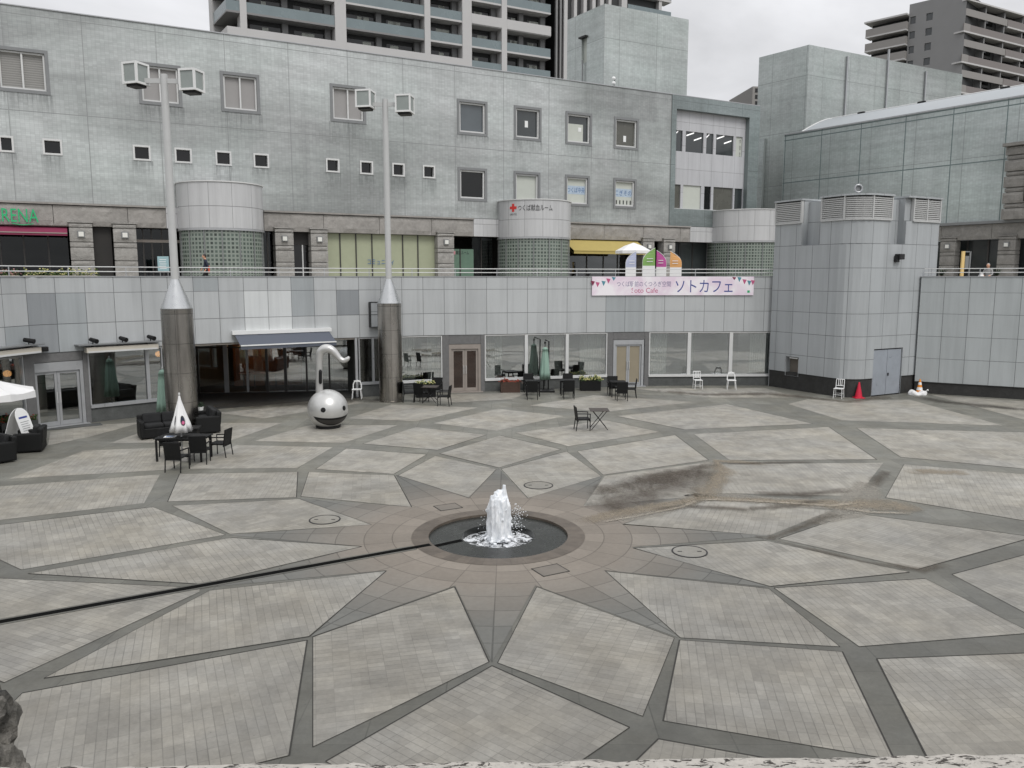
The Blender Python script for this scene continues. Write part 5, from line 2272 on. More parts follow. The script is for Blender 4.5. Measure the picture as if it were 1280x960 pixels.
slab(mb, PL, d0 - .1, d1 + .1, dl[3], dl[3] + .12, -.1, .25)
mb.build('door_hood', M['iron'], rbk)
mb = MB()
p = PL.P((d0 + d1) / 2, 0, .15)
mb.tube([(p.x, p.y, ZT - .5), (p.x, p.y, dl[2] + .2)], .06, 6)
mb.build('drainpipe', M['frame_g'], rbk)
# little flood lamps at the roof edge
p = AtY(767, 101, 59.2)
fl = thing('roof_floodlight', 'pair of small white floodlights at the roof edge below the roof box', 'floodlight', p)
for dz in (.16, -.16):
    mb = MB()
    mb.sphere((p.x, p.y, p.z + dz), (.15, .15, .13), 10, 7)
    mb.build('lamp', M['white_pl'], fl, True)
mb = MB()
mb.tube([(p.x, p.y, ZT), (p.x + .1, p.y, p.z + .2)], .05, 6)
mb.build('stem', M['frame_g'], fl)

# ------------------------------------------------ right building
RD = Vector((0.591, -0.807)).normalized()
RF = Plane((30.8, 58.9), RD)
q0, q1 = RF.hit(979, 200)[0], RF.hit(1420, 200)[0]
zRT = (RF.hit(980, 170)[1] + RF.hit(1280, 119.5)[1]) / 2
zRB = RF.hit(1168, 281)[1]
print('right', q0, q1, zRT, zRB, RF.hit(980, 170)[1], RF.hit(1280, 119.5)[1], ZBT)
rbd = thing('gallery_building', 'low grey-blue tiled building with curved metal roof behind the corner tower', 'building', RF.P(0, DECK))
mb = MB()
holed(mb, RF, q0, q1, zRB, zRT, [], .1, 0, 0, uvm)
e0, e1 = RF.P(q0, 0, 0), RF.P(q0, 0, -16)
mb.face([(e0.x, e0.y, DECK), (e1.x, e1.y, DECK), (e1.x, e1.y, zRT), (e0.x, e0.y, zRT)], [(0, 0), (16, 0), (16, 12), (0, 12)])
e2, e3 = RF.P(q1, 0, 0), RF.P(q1, 0, -16)
mb.face([(e2.x, e2.y, DECK), (e3.x, e3.y, DECK), (e3.x, e3.y, zRT), (e2.x, e2.y, zRT)], [(0, 0), (16, 0), (16, 12), (0, 12)])
mb.build('wall', M['tile_r'], rbd)
mb = MB()
jx = [1027, 1076, 1131, 1190, 1257]
js = [RF.hit(x, 175)[0] for x in jx]
print('joints', [round(v, 2) for v in js])
js = [js[0] - (js[1] - js[0])] + js + [js[-1] + (js[-1] - js[-2]) * k for k in (1, 2)]
for s in js:
    slab(mb, RF, s - .035, s + .035, zRB, zRT, -.01, .004)
zj = RF.hit(1182, 207)[1]
zk = zRT - .45
for z in (zj, zk, zRT - .08):
    for a, b in zip([q0] + js, js + [q1]):
        if b > a:
            slab(mb, RF, a + .036, b - .036, z - .04, z + .04, -.01, .0035)
mb.build('joint', simple('joint_grey', srgb(108, 122, 122), 0.6), rbd)
# curved metal roof: vault behind the parapet
qa = RF.hit(999, 165)[0]
prof = []
for i in range(13):
    t = i / 12
    prof.append((-.25 - 4.4 * t, zRT + .05 + 1.62 * (1 - (1 - t) ** 1.35)))
prof += [(-9.0, zRT + 1.5), (-9.0, zRT - .5)]
mb = MB()
NS = 24
sss = [qa + (q1 - qa) * i / NS for i in range(NS + 1)]
for a, b in zip(sss, sss[1:]):
    for (o0, z0), (o1, z1) in zip(prof, prof[1:]):
        mb.face([RF.P(a, z0, o0), RF.P(b, z0, o0), RF.P(b, z1, o1), RF.P(a, z1, o1)])
mb.face([RF.P(qa, z, o) for o, z in prof] + [RF.P(qa, zRT - .5, -.35)])
mb.build('vault_roof', simple('roof_zinc', srgb(158, 163, 166), 0.5, 0.0, 0.06, 0.6), rbd)
mb = MB()
for i in range(12):
    (o0, z0), (o1, z1) = prof[i], prof[i + 1]
    mb.tube([RF.P(qa - .03, z0 + .02, o0), RF.P(qa - .03, z1 + .02, o1)], .06, 6)
mb.tube([RF.P(qa, zRT + 1.70, -4.6), RF.P(q1, zRT + 1.70, -4.6)], .06, 6)
mb.build('roof_trim', M['frame_w'], rbd)
for s in (2, 7, 12, -4, -9):
    mb = MB()
    mb.bevel_box(RF.P(s, zRT + 1.66, -4.3), (.6, .2, .16), .03, math.atan2(RD.y, RD.x))
    mb.build('roof_clip', M['iron'], rbd)
mb = MB()
slab(mb, RF, q0, q1, zRT, zRT + .1, -.4, .06)
mb.build('parapet_cap', M['frame'], rbd)
# base: stone band, dark glass and piers
mb = MB()
zRBB = RF.hit(1190, 300.5)[1]
sA, sZ = RF.hit(1120, 290)[0], q1
MF_keep = MF
MF = RF
s = sA
while s < sZ:
    rough_strip(mb, s + .012, min(s + 3.4, sZ) - .012, zRBB, zRB - .14, .12, s)
    s += 3.4
mb.build('stone_band', M['pier_d'], rbd)
mb = MB()
slab(mb, RF, q0, sZ, zRB - .12, zRB + .06, -.2, .3)
mb.build('cornice', M['frame_g'], rbd)
mb = MB()
slab(mb, RF, q0, sZ, DECK, zRBB, -1.2, -1.1)
mb.build('shop_window', M['dark_glass'], rbd)
for x in (1200, 1226, 1262):
    mb = MB()
    s = RF.hit(x, 320)[0]
    slab(mb, RF, s - .06, s + .06, DECK, zRBB, -1.1, -1.02)
    mb.build('mullion', M['frame_d'], rbd)
for i, (x0, x1) in enumerate(((1177, 1196.5), (1249, 1271.5))):
    a, b = RF.hit(x0, 310)[0], RF.hit(x1, 310)[0]
    mb = MB()
    zl = [zRBB + .16, zRBB - .06, zRBB - .80, zRBB - 1.07, zRBB - 1.75, DECK]
    for t, u in zip(zl, zl[1:]):
        slab(mb, RF, a + .02, b - .02, u, t - .05, -.5, 0.24)
        rough_strip(mb, a + .02, b - .02, u, t - .05, 0.27, i * 7 + t, 0.16, 0.03)
        slab(mb, RF, a + .06, b - .06, t - .05, t, -.5, 0.18)
    slab(mb, RF, a - .04, b + .04, zRBB + .16, zRBB + .22, -.2, .30)
    o = mb.build('stone_pier', M['pier_d'], rbd)
    m, z = (a + b) / 2, zRBB - .43
    mb = MB()
    slab(mb, RF, m - .17, m + .17, z - .17, z + .17, .2, .36)
    mb.build('pier_lamp', M['frame_g'], o)
    mb = MB()
    slab(mb, RF, m - .12, m + .12, z - .12, z + .12, .36, .40)
    mb.build('lamp_glass', M['wall_lamp'], o)
# tall rusticated pylon at the right edge
pa = RF.hit(1254, 230, .8)[0]
zpt = RF.hit(1262, 179, .8)[1]
py = thing('stone_pylon', 'tall dark rusticated stone pylon rising at the far right edge', 'pylon', RF.P(pa + 1.5, zRB + .07, 0))
mb = MB()
z = zRB + .07
hs = [.75, .3, .75, .3, .75, .3, .75, .3]
k = 0
while z < zpt - .2:
    h = min(hs[k % 8], zpt - .2 - z)
    ins = 0.0 if k % 2 == 0 else .07
    slab(mb, RF, pa + ins, pa + 3.4 - ins, z, z + h - .06, -1.0, .75 - ins)
    rough_strip(mb, pa + ins, pa + 1.3, z, z + h - .06, .8 - ins, z, .16, .04)
    slab(mb, RF, pa + .14, pa + 3.2, z + h - .06, z + h, -1.0, .62)
    z += h
    k += 1
mb.build('shaft', M['pier_d'], py)
mb = MB()
slab(mb, RF, pa - .15, pa + 3.6, zpt - .2, zpt, -1.1, 1.0)
mb.build('cap', M['pier_d'], py)
mb = MB()
slab(mb, RF, pa + 1.3, pa + 2.2, zRB + 1.2, zpt - 1.6, .7, .82)
mb.build('dark_slot', M['shop_dark'], py)
MF = MF_keep

# tall plain block behind it
u = (998 - 640) / 1009
BC = Vector((u * 72.5, 72.5))
QL = Plane(BC, (-0.60, 0.80))
QR = Plane(BC, (0.88, 0.475))
zq = (QL.hit(998.7, 53.7)[1] + QR.hit(1202, 97.5)[1]) / 2
ll = QL.hit(947.5, 110)[0]
rr = QR.hit(1202, 110)[0]
print('block', zq, QL.hit(998.7, 53.7)[1], QL.hit(948.7, 66)[1], QR.hit(1202, 97.5)[1])
bt = thing('stair_block', 'tall plain grey-tiled block rising behind the low curved-roof building', 'building', (BC.x, BC.y + 4, DECK))
A_, B_, C_ = QL.P(ll, 0), QL.P(0, 0), QR.P(rr, 0)
Dd = A_ + (C_ - B_)
mb = MB()
for p, q, L in ((A_, B_, abs(ll)), (B_, C_, rr), (C_, Dd, abs(ll)), (Dd, A_, rr)):
    mb.face([(p.x, p.y, 0), (q.x, q.y, 0), (q.x, q.y, zq), (p.x, p.y, zq)], [(p.x, 0), (p.x + L, 0), (p.x + L, zq), (p.x, zq)])
mb.face([(v.x, v.y, zq) for v in (A_, B_, C_, Dd)], [(0, 0), (5, 0), (5, 12), (0, 12)])
mb.build('wall', M['tile_s'], bt)
mb = MB()
for x in (1057, 1108, 1156):
    s = QR.hit(x, 100)[0]
    slab(mb, QR, s - .07, s + .07, 8, zq - .4 if x != 1108 else zq + .9, .02, .16)
mb.build('drainpipe', M['frame'], bt)
mb = MB()
s = QL.hit(953.5, 200)[0]
slab(mb, QL, s - .25, s + .25, 5, QL.hit(953, 174)[1], .02, .3)
mb.build('duct', M['tile_r'], bt)

# ------------------------------------------------ apartment tower on the left
Yt = 100.0
TO = Vector(((530 - 640) / 1009 * Yt, Yt))
AP = Plane(TO, (0.882, 0.471))
fz = {}
z1 = AP.hit(531, 49.7)[1]
z2 = AP.hit(531, 19.7)[1]
FH = z2 - z1
print('storey', FH, z1)
apt = thing('apartment_tower', 'tall apartment tower with white frames and glass balconies behind the silver building', 'apartment tower', AP.P(10, 0))
sC0 = AP.hit(283, 20)[0]
sEnd = AP.hit(688, 60)[0]
sFin = AP.hit(838, 10)[0]
ZTOP = z1 + 8 * FH
mb = MB()
slab(mb, AP, sC0 + 1.6, sEnd, 0, ZTOP, -18, -1.7)
slab(mb, AP, sEnd, AP.hit(694.5, 60)[0], 0, ZTOP, -18, -2.6)
mb.build('body', M['tw_dark'], apt)
mb = MB()
sF0 = AP.hit(705, 20)[0]
slab(mb, AP, AP.hit(694.5, 60)[0], sF0, 0, ZTOP, -18, -.3)
mb.build('dark_strip', M['black'], apt)
mb = MB()
for x in (696, 701):
    mb = MB()
    s = AP.hit(x, 40)[0]
    slab(mb, AP, s - .12, s + .12, 0, ZTOP, -.3, 0.0)
    mb.build('strip_rib', M['tw_grey'], apt)
mb = MB()
slab(mb, AP, sF0, sFin - 1.8, 0, ZTOP, -18, -.6)
mb.build('fin_wall', M['tw_dark'], apt)
for x, w in ((707, .5), (719, .45), (731, .5), (742, .5), (752, .6), (762, .45), (780, .9), (825, .5)):
    s = AP.hit(x, 8)[0]
    mb = MB()
    slab(mb, AP, s - w / 2, s + w / 2, 0, ZTOP, -.6, .1)
    mb.build('fin', M['tw_white'], apt)
cols = [(304.5, .7), (425.5, 1.3), (534, .75), (583.4, 1.25), (630, .75)]
for x, w in cols:
    s = AP.hit(x, 30)[0]
    mb = MB()
    slab(mb, AP, s - w / 2, s + w / 2, 0, ZTOP, -1.7, .12)
    mb.build('column', M['tw_white'], apt)
cs = [AP.hit(x, 30)[0] for x, w in cols]
edges = [(sC0, cs[0] - .35), (cs[0] + .35, cs[1] - .65), (cs[1] + .65, cs[2] - .38), (cs[2] + .38, cs[3] - .63), (cs[3] + .63, cs[4] - .38), (cs[4] + .38, sEnd)]
rnd = random.Random(3)
for f in range(-2, 8):
    zf = z1 + f * FH
    for bi, (a, b) in enumerate(edges):
        white = (f == -1 and bi < 4) or (f == 1 and bi >= 4) or (f == 5)
        mb = MB()
        if white:
            slab(mb, AP, a, b, zf, zf + 1.15, -.25, .13)
            o = mb.build('balcony', M['tw_white'], apt)
        else:
            slab(mb, AP, a, b, zf + .12, zf + 1.15, -.08, 0.0)
            o = mb.build('balcony', M['tw_glass'], apt)
        mb = MB()
        slab(mb, AP, a, b, zf - .1, zf + (.118 if not white else -.002), -1.7, .04)
        mb.build('balcony_slab', M['tw_white' if bi >= 3 or f % 2 else 'tw_grey'], o)
        if bi == 0:
            continue
        n = 2 if b - a > 6 else 1
        for k in range(n):
            mb = MB()
            c0 = a + (b - a) * (k / n) + .6
            c1 = a + (b - a) * ((k + 1) / n) - .9
            slab(mb, AP, c0, c1, zf + .15, zf + 2.15, -1.7, -1.66, 0)
            for j in range(2):
                if rnd.random() < .75:
                    q = c0 + (c1 - c0) * rnd.uniform(.05, .6)
                    slab(mb, AP, q, q + rnd.uniform(.5, 1.1), zf + .3, zf + 2.0, -1.655, -1.64, 1)
            mb.build('balcony_window', [M['black_glass'], M['blind_l']], o)
        for k in range(n):
            mb = MB()
            c1 = a + (b - a) * ((k + 1) / n)
            slab(mb, AP, c1 - .8, c1 - .15, zf + .15, zf + 2.75, -1.69, -1.2)
            mb.build('partition', M['tw_grey'], o)
# corner balconies on the left flank
AQ = Plane(AP.P(sC0, 0).xy, (-0.549, 0.836))
AQ.n = -AQ.n if AQ.n.x > 0 else AQ.n
for f in range(-1, 8):
    zf = z1 + f * FH
    mb = MB()
    slab(mb, AQ, .02, 5.5, zf + .02, zf + 1.15, -.25, 0.0)
    o = mb.build('side_balcony', M['tw_white' if f == -1 else 'tw_glass'], apt)
    mb = MB()
    slab(mb, AQ, .02, 5.5, zf - .15, zf + .015, -2.0, 0.03)
    mb.build('balcony_slab', M['tw_grey'], o)
mb = MB()
slab(mb, AQ, 5.5, 7.0, 0, ZTOP, -2.5, .1)
mb.build('side_column', M['tw_white'], apt)
# balcony at the right end
for f in range(0, 8):
    zf = AP.hit(800, 20)[1] + (f - 1) * FH
    s0, s1 = AP.hit(784, 10)[0], sFin
    mb = MB()
    slab(mb, AP, s0, s1, zf, zf + 1.2, .1, .18)
    o = mb.build('end_balcony', M['tw_glass'], apt)
    mb = MB()
    slab(mb, AP, s0, s1, zf - .3, zf - .01, -1.5, .2)
    mb.build('balcony_slab', M['tw_white'], o)

# ------------------------------------------------ apartment tower on the right
Yr = 150.0
CO = Vector(((1184 - 640) / 1009 * Yr, Yr))
R1 = Plane(CO, (0.87, 0.493))
L1 = Plane(CO, (-0.692, 0.722))
L1.n = -L1.n if L1.n.x > 0 else L1.n
zs0 = R1.hit(1183, 33.5)[1]
zs1 = R1.hit(1182, 73)[1]
FR = (zs0 - zs1) / 2
print('right storey', FR)
zR = zs0 + 2 * FR
apr = thing('apartment_tower', 'grey apartment tower with long taupe balconies behind the right buildings', 'apartment tower', (CO.x + 8, CO.y + 8, 0))
lW = abs(L1.hit(1134.5, 50)[0])
lE = abs(L1.hit(1084, 50)[0])
mb = MB()
c0 = CO
cl = L1.P(lE, 0, 0).xy
cr = R1.P(60, 0, 0).xy
inn = R1.P(.8, 0, -1.6).xy
holes = []
rows = range(-9, 2)
for f in rows:
    z = zs0 + f * FR
    for x0, x1 in ((1136.3, 1143), (1156, 1164)):
        holes.append((abs(L1.hit(x1, 50)[0]), abs(L1.hit(x0, 50)[0]), z + .6, z + 1.9))
holes = [h for h in holes if h[3] < zR + FR]
holed(mb, L1, 0, lW, 0, zR + FR * .6, holes, .3, 0, 0)
mb.build('gable_wall', M['tw_grey'], apr)
mb = MB()
for h in holes:
    slab(mb, L1, *h, -.28, -.2)
mb.build('gable_windows', M['dark_glass'], apr)['kind'] = 'stuff'
mb = MB()
slab(mb, L1, lW, lE - .3, 0, zR, -20, -1.5)
slab(mb, L1, .02, lW, 0, zR + FR * .55, -20, -.31)
slab(mb, R1, .3, 60, 0, zR, -16, -1.8)
mb.build('body', M['tw_dark'], apr)
for f in rows:
    z = zs0 + f * FR
    white = f % 2 == 0
    mb = MB()
    slab(mb, R1, -.35 if white else 0, 60, z + .16, z + 1.35, -.15, 0.0)
    o = mb.build('balcony', M['tw_brown' if white else 'tw_taupe'], apr)
    mb = MB()
    if white:
        slab(mb, R1, -.45, 60, z - .12, z + .155, -1.8, .08)
    else:
        slab(mb, R1, 13, 19, z - .12, z + .155, -1.8, .08)
        mb.build('balcony_slab', M['tw_white'], o)
        mb = MB()
        slab(mb, R1, 36, 46, z - .12, z + .155, -1.8, .08)
    mb.build('balcony_slab', M['tw_white'], o)
    for q0_, q1_ in (((13, 19), (36, 46)) if not white else ((-.4, 1.5),)):
        mb = MB()
        slab(mb, R1, q0_, q1_, z + .17, z + (1.4 if white else 1.34), .002, .06)
        mb.build('parapet_panel', M['tw_brown' if not white else 'tw_taupe'], o)
    mb = MB()
    for k in range(10):
        s = 2 + k * 6
        slab(mb, R1, s, s + 3.2, z + .2, z + 2.3, -1.79, -1.74, 0)
        slab(mb, R1, s + 4.2, s + 4.5, z + .2, z + 2.9, -1.7, -.2, 1)
    mb.build('balcony_back', [M['black_glass'], M['tw_grey']], apr)
    mb = MB()
    slab(mb, L1, lW + .02, lE, z + .1 - .35, z + 1.1, -.15, 0.9)
    o = mb.build('side_balcony', M['tw_taupe'], apr)
    mb = MB()
    slab(mb, L1, lW + .02, lE, z - .5, z - .26, -1.4, .98)
    mb.build('balcony_slab', M['tw_white'], o)
mb = MB()
slab(mb, R1, -.2, 60, zR, zR + .25, -16, .3)
slab(mb, L1, lW, lE + .3, zR - .4, zR - .1, -16, 1.1)
mb.build('roof_slab', M['tw_white'], apr)

# small brownish block glimpsed between the buildings
Pp = Plane(((944 - 640) / 1009 * 130, 130), (1, 0.1))
a, b = Pp.hit(940.5, 120)[0], Pp.hit(975, 120)[0]
zt_ = Pp.hit(944, 108)[1]
fb = thing('distant_block', 'small brown-grey block with tiny windows glimpsed between two grey buildings', 'building', Pp.P(0, 0))
mb = MB()
slab(mb, Pp, a, b, 0, zt_, -10, 0)
mb.build('wall', M['tw_taupe'], fb)
for y in (113, 121, 129):
    mb = MB()
    s = Pp.hit(945, y)[0]
    z = Pp.hit(945, y)[1]
    slab(mb, Pp, s - .15, s + .3, z - .3, z + .3, .005, .05)
    mb.build('window', M['black_glass'], fb)
# ================================================================ wall-mounted things of the cafe front
# slate awning over the recessed entrance
s0, s1 = SX(291, 2.9), SX(411.5, 2.9)
zt = WALL.zy(350, 415.5)
awning('awning', 'dark slate-grey awning with white casing over the recessed cafe entrance', WALL, s0 + .05, s1 - .05, zt, zt - .42, 1.15, 'slate', .16, off=.08, bar='white')


def roll_awning(px0, px1, py0, py1, label, spots):
    a, b = SX(px0, 2.8), SX(px1, 2.8)
    z = (WALL.zy((px0 + px1) / 2, (py0 + py1) / 2))
    t = thing('awning', label, 'awning', WALL.P((a + b) / 2, z, 0.2))
    mb = MB()
    slab(mb, WALL, a, b, z - .18, z + .02, .12, .42)
    mb.build('rolled_canopy', M['beige_f'], t)
    mb = MB()
    slab(mb, WALL, a + .05, b - .05, z - .185, z - .12, .421, .44)
    mb.build('front_bar', M['frame_w'], t)
    mb = MB()
    slab(mb, WALL, a - .3, b + .15, z + .10, z + .14, 0.0, .5)
    slab(mb, WALL, a + .3, a + .36, z - .05, z + .1, .0, .3)
    slab(mb, WALL, b - .36, b - .3, z - .05, z + .1, .0, .3)
    mb.build('shelf', M['frame_g'], t)
    for x in spots:
        s = SX(x, 3)
        l = thing('spotlight', 'x', 'spotlight', WALL.P(s, z + .14, .3))
        mb = MB()
        mb.tube([WALL.P(s, z + .14, .3), WALL.P(s, z + .26, .3)], .02, 6)
        mb.build('stem', M['black'], l)
        mb = MB()
        mb.tube([WALL.P(s - .02, z + .31, .12), WALL.P(s + .1, z + .24, .46)], [.075, .09], 10)
        mb.build('lamp_head', M['black'], l)
        if x < 60:
            l['label'] = 'black spotlight above the cream awning at the far left edge'
        else:
            l['label'] = {113: 'leftmost of three black spotlights on the long cream awning', 150: 'middle of three black spotlights on the long cream awning', 185: 'rightmost of three black spotlights on the long cream awning'}[x]
        l['group'] = 'spotlights over the cream awnings'
    return t


roll_awning(104, 193.5, 436, 428, 'long rolled cream awning above the window left of the steel column', (113, 150, 185))
roll_awning(-120, 41.5, 452, 433, 'rolled cream awning above the window at the far left edge', (28,))
s = SX(53, 3)
z = WALL.zy(53, 436)
t = thing('wall_speaker', 'small black loudspeaker fixed to the panels above the left cafe door', 'loudspeaker', WALL.P(s, z, .1))
mb = MB()
mb.bevel_box(WALL.P(s, z, .12), (.28, .2, .17), .03, .6)
mb.build('cabinet', M['black'], t)
mb = MB()
mb.tube([WALL.P(s, z + .02, 0), WALL.P(s, z + .02, .1)], .03, 6)
mb.build('bracket', M['iron'], t)
# junction box beside the second column
sb = SX(466.5, 4.2)
zb0, zb1 = WALL.zy(466, 408), WALL.zy(466, 378)
t = thing('wall_cabinet', 'flat grey cabinet fixed on the panels beside the middle steel column', 'cabinet', WALL.P(sb, zb0, .1))
mb = MB()
slab(mb, WALL, sb - .19, sb + .5, zb0, zb1, .0, .3)
mb.build('box', M['panel_t'], t)
mb = MB()
slab(mb, WALL, sb - .225, sb - .192, zb0 - .02, zb1 + .02, .0, .32)
slab(mb, WALL, sb - .19, sb + .5, zb1 + .002, zb1 + .03, .0, .32)
slab(mb, WALL, sb - .19, sb + .5, zb0 - .03, zb0 - .002, .0, .32)
slab(mb, WALL, sb - .19, sb + .5, (zb0 + zb1) / 2 - .012, (zb0 + zb1) / 2 + .012, .301, .31)
mb.build('trim', M['iron'], t)

# banner
bs0, bs1 = SX(740.3, 5.2, .1), SX(942.5, 5.2, .1)
bz0, bz1 = WALL.zy(840, 369), WALL.zy(840, 345.8)
bn = thing('banner', 'long pale pink banner with blue and purple writing hung on the curved wall', 'banner', WALL.P((bs0 + bs1) / 2, bz0, .1))
mb = MB()
slab(mb, WALL, bs0, bs1, bz0, bz1, .06, .075)
mb.build('cloth', M['banner'], bn)


def bx(x0, y0, x1, y1):
    return SX(x0, 5.2, .08), SX(x1, 5.2, .08), WALL.zy((x0 + x1) / 2, y1, .08), WALL.zy((x0 + x1) / 2, y0, .08)


letters(WALL, 'つくば駅前のくつろぎ空間', *bx(771, 351.5, 838.5, 358.3), .078, M['grey_t'], 'small_letters', bn)
letters(WALL, 'Soto Cafe', *bx(789.5, 359.8, 822.5, 366), .078, M['pink_t'], 'small_letters', bn)
letters(WALL, 'ソトカフェ', *bx(844.5, 350, 916, 365.3), .078, M['navy_t'], 'large_letters', bn)
rnd = random.Random(2)
for side, pts in ((0, [(741, 354), (747, 355.5), (754.5, 354), (760.5, 351), (767, 347.5)]), (1, [(917.5, 346.5), (924, 349), (930.5, 352), (936.5, 353.5), (941, 353)])):
    for i, (x, y) in enumerate(pts):
        a, b, z0, z1 = bx(x - 2.7, y - 3, x + 2.7, y + 3.6)
        z1 = min(z1, bz1 - .01)
        mb = MB()
        mb.face([WALL.P(a, z1, .078), WALL.P((a + b) / 2, z0, .078), WALL.P(b, z1 - .03, .078)])
        mb.build('pennant', M[('crimson', 'pink_t', 'teal_p', 'pink_t', 'teal_p')[i] if side == 0 else ('crimson', 'teal_p', 'pink_t', 'teal_p', 'pink_t')[i]], bn)
a, b, z0, z1 = bx(934.5, 363, 937.5, 366)
mb = MB()
slab(mb, WALL, a, b, z0, z1, .075, .078)
mb.build('green_mark', M['green_t'], bn)

# ================================================================ terrace things
def flag(px0, px1, ytop, m, label, Y=43.2, mirror=False):
    pc = AtY((px0 + px1) / 2, 345, Y)
    w = abs(AtY(px1, 340, Y).x - AtY(px0, 340, Y).x)
    zt = AtY((px0 + px1) / 2, ytop, Y).z
    zb = DECK + .25
    h = zt - zb
    t = thing('feather_flag', label, 'flag', (pc.x, Y, DECK), 0, 'feather flags behind the railing')
    x0 = pc.x - w / 2
    pole_x = x0 + (w if mirror else 0) * 1.0
    N = 14
    L, R = [], []
    for i in range(N + 1):
        q = i / N
        z = zb + h * q
        bend = max(0, q - .62) / .38
        near = x0 + w * (.98 * bend ** 2.2)
        far = x0 + w * (1 - .02 * q)
        if mirror:
            near, far = 2 * pc.x - near, 2 * pc.x - far
        L.append((near, z))
        R.append((far, z))
    for nm, mm, i0, i1 in (('lower_cloth', 'white_f', 0, 7), ('upper_cloth', m, 7, N)):
        mb = MB()
        for i in range(i0, i1):
            y = lambda x: Y + .05 * math.sin((x - x0) * 6)
            p = [(L[i][0], y(L[i][0]), L[i][1]), (R[i][0], y(R[i][0]), R[i][1]), (R[i + 1][0], y(R[i + 1][0]), R[i + 1][1]), (L[i + 1][0], y(L[i + 1][0]), L[i + 1][1])]
            q = [(a, b + .012, c) for a, b, c in p]
            mb.hexa([p[0], p[1], q[1], q[0], p[3], p[2], q[2], q[3]])
        mb.build(nm, M[mm], t)
    mb = MB()
    mb.tube([(L[0][0], Y + .02, DECK)] + [(a, Y + .02, b) for a, b in L], .014, 6)
    mb.build('pole', M['white_pl'], t)
    # printed pale lines on the upper cloth
    mb = MB()
    for q in (.62, .70):
        mb.box((pc.x + (.04 if not mirror else -.04), Y - .06, zb + h * q), (w * .5, .004, .035))
    mb.build('printed_line', M['white_f'], t)
    mb = MB()
    mb.box((pc.x, Y, DECK + .03), (.4, .4, .06))
    mb.build('base', M['iron'], t)


flag(782, 795, 314, 'fl_b', 'lavender and white feather flag, leftmost above the banner')
flag(803, 818.5, 310, 'fl_g', 'green and white feather flag above the banner', 43.0)
flag(820, 832.5, 313, 'fl_m', 'magenta and white feather flag above the banner', 43.3, True)
flag(837, 851.5, 314, 'fl_o', 'orange and white feather flag, rightmost above the banner', 43.2, True)
# white parasol behind the flags
p = AtY(791, 345, 49)
pz0, pz1 = AtY(791, 313.5, 49).z, AtY(791, 303.5, 49).z
pr = thing('parasol', 'open white parasol on the terrace behind the feather flags', 'parasol', (p.x, 49, DECK))
R_ = AtY(814, 313, 49).x - p.x
mb = MB()
mb.lathe([(R_, -.16), (R_, 0), (R_ * .5, (pz1 - pz0) * .62), (.03, pz1 - pz0)], (p.x, 49, pz0), 8, close=False)
mb.build('canopy', M['white_f'], pr)
mb = MB()
mb.tube([(p.x, 49, DECK), (p.x, 49, pz1)], .03, 8)
mb.build('pole', M['pole'], pr)
mb = MB()
mb.lathe([(.35, 0), (.33, .1), (.05, .14), (.05, .3)], (p.x, 49, DECK), 16)
mb.build('base', M['concrete'], pr)
# pale teal notice on the terrace
p = AtY(205, 345, 41)
w = AtY(212, 330, 41).x - AtY(198, 330, 41).x
z0, z1 = AtY(205, 339, 41).z, AtY(205, 320.5, 41).z
nb = thing('notice_board', 'pale teal upright notice board behind the railing left of the lamp post', 'notice board', (p.x, 41, DECK))
mb = MB()
mb.bevel_box((p.x, 41, (z0 + z1) / 2), (w, .05, z1 - z0), .015)
mb.build('board', M['teal_board'], nb)
mb = MB()
for s in (-1, 1):
    mb.tube([(p.x + s * w * .35, 41.04, DECK), (p.x + s * w * .35, 41.04, z1 - .1)], .02, 6)
mb.build('leg', M['frame_g'], nb)
mb = MB()
for i in range(5):
    mb.box((p.x - .03 * (i % 2), 40.972, z1 - .16 - i * .11), (w * .6, .004, .03))
mb.build('printed_line', M['paper'], nb)
# yellow sign stand at right
p = AtY(1202, 345, 46)
zt = AtY(1202, 314, 46).z
sx_ = AtY(1212, 330, 46).x
st = thing('sign_stand', 'tall yellow post with grey sign frame behind the right railing', 'sign', (p.x, 46, DECK))
mb = MB()
mb.box((p.x, 46, (DECK + zt) / 2), (.16, .12, zt - DECK))
mb.build('yellow_post', M['yellow'], st)
mb = MB()
mb.box((sx_, 46, (DECK + zt) / 2), (.07, .06, zt - DECK))
mb.box(((p.x + sx_) / 2 + .04, 46, zt - .03), (sx_ - p.x - .1, .06, .06))
mb.build('grey_post', M['frame_g'], st)
mb = MB()
mb.box(((p.x + sx_) / 2 + .03, 46, zt - .62), (sx_ - p.x - .2, .04, .7))
mb.build('panel', M['frame_g'], st)


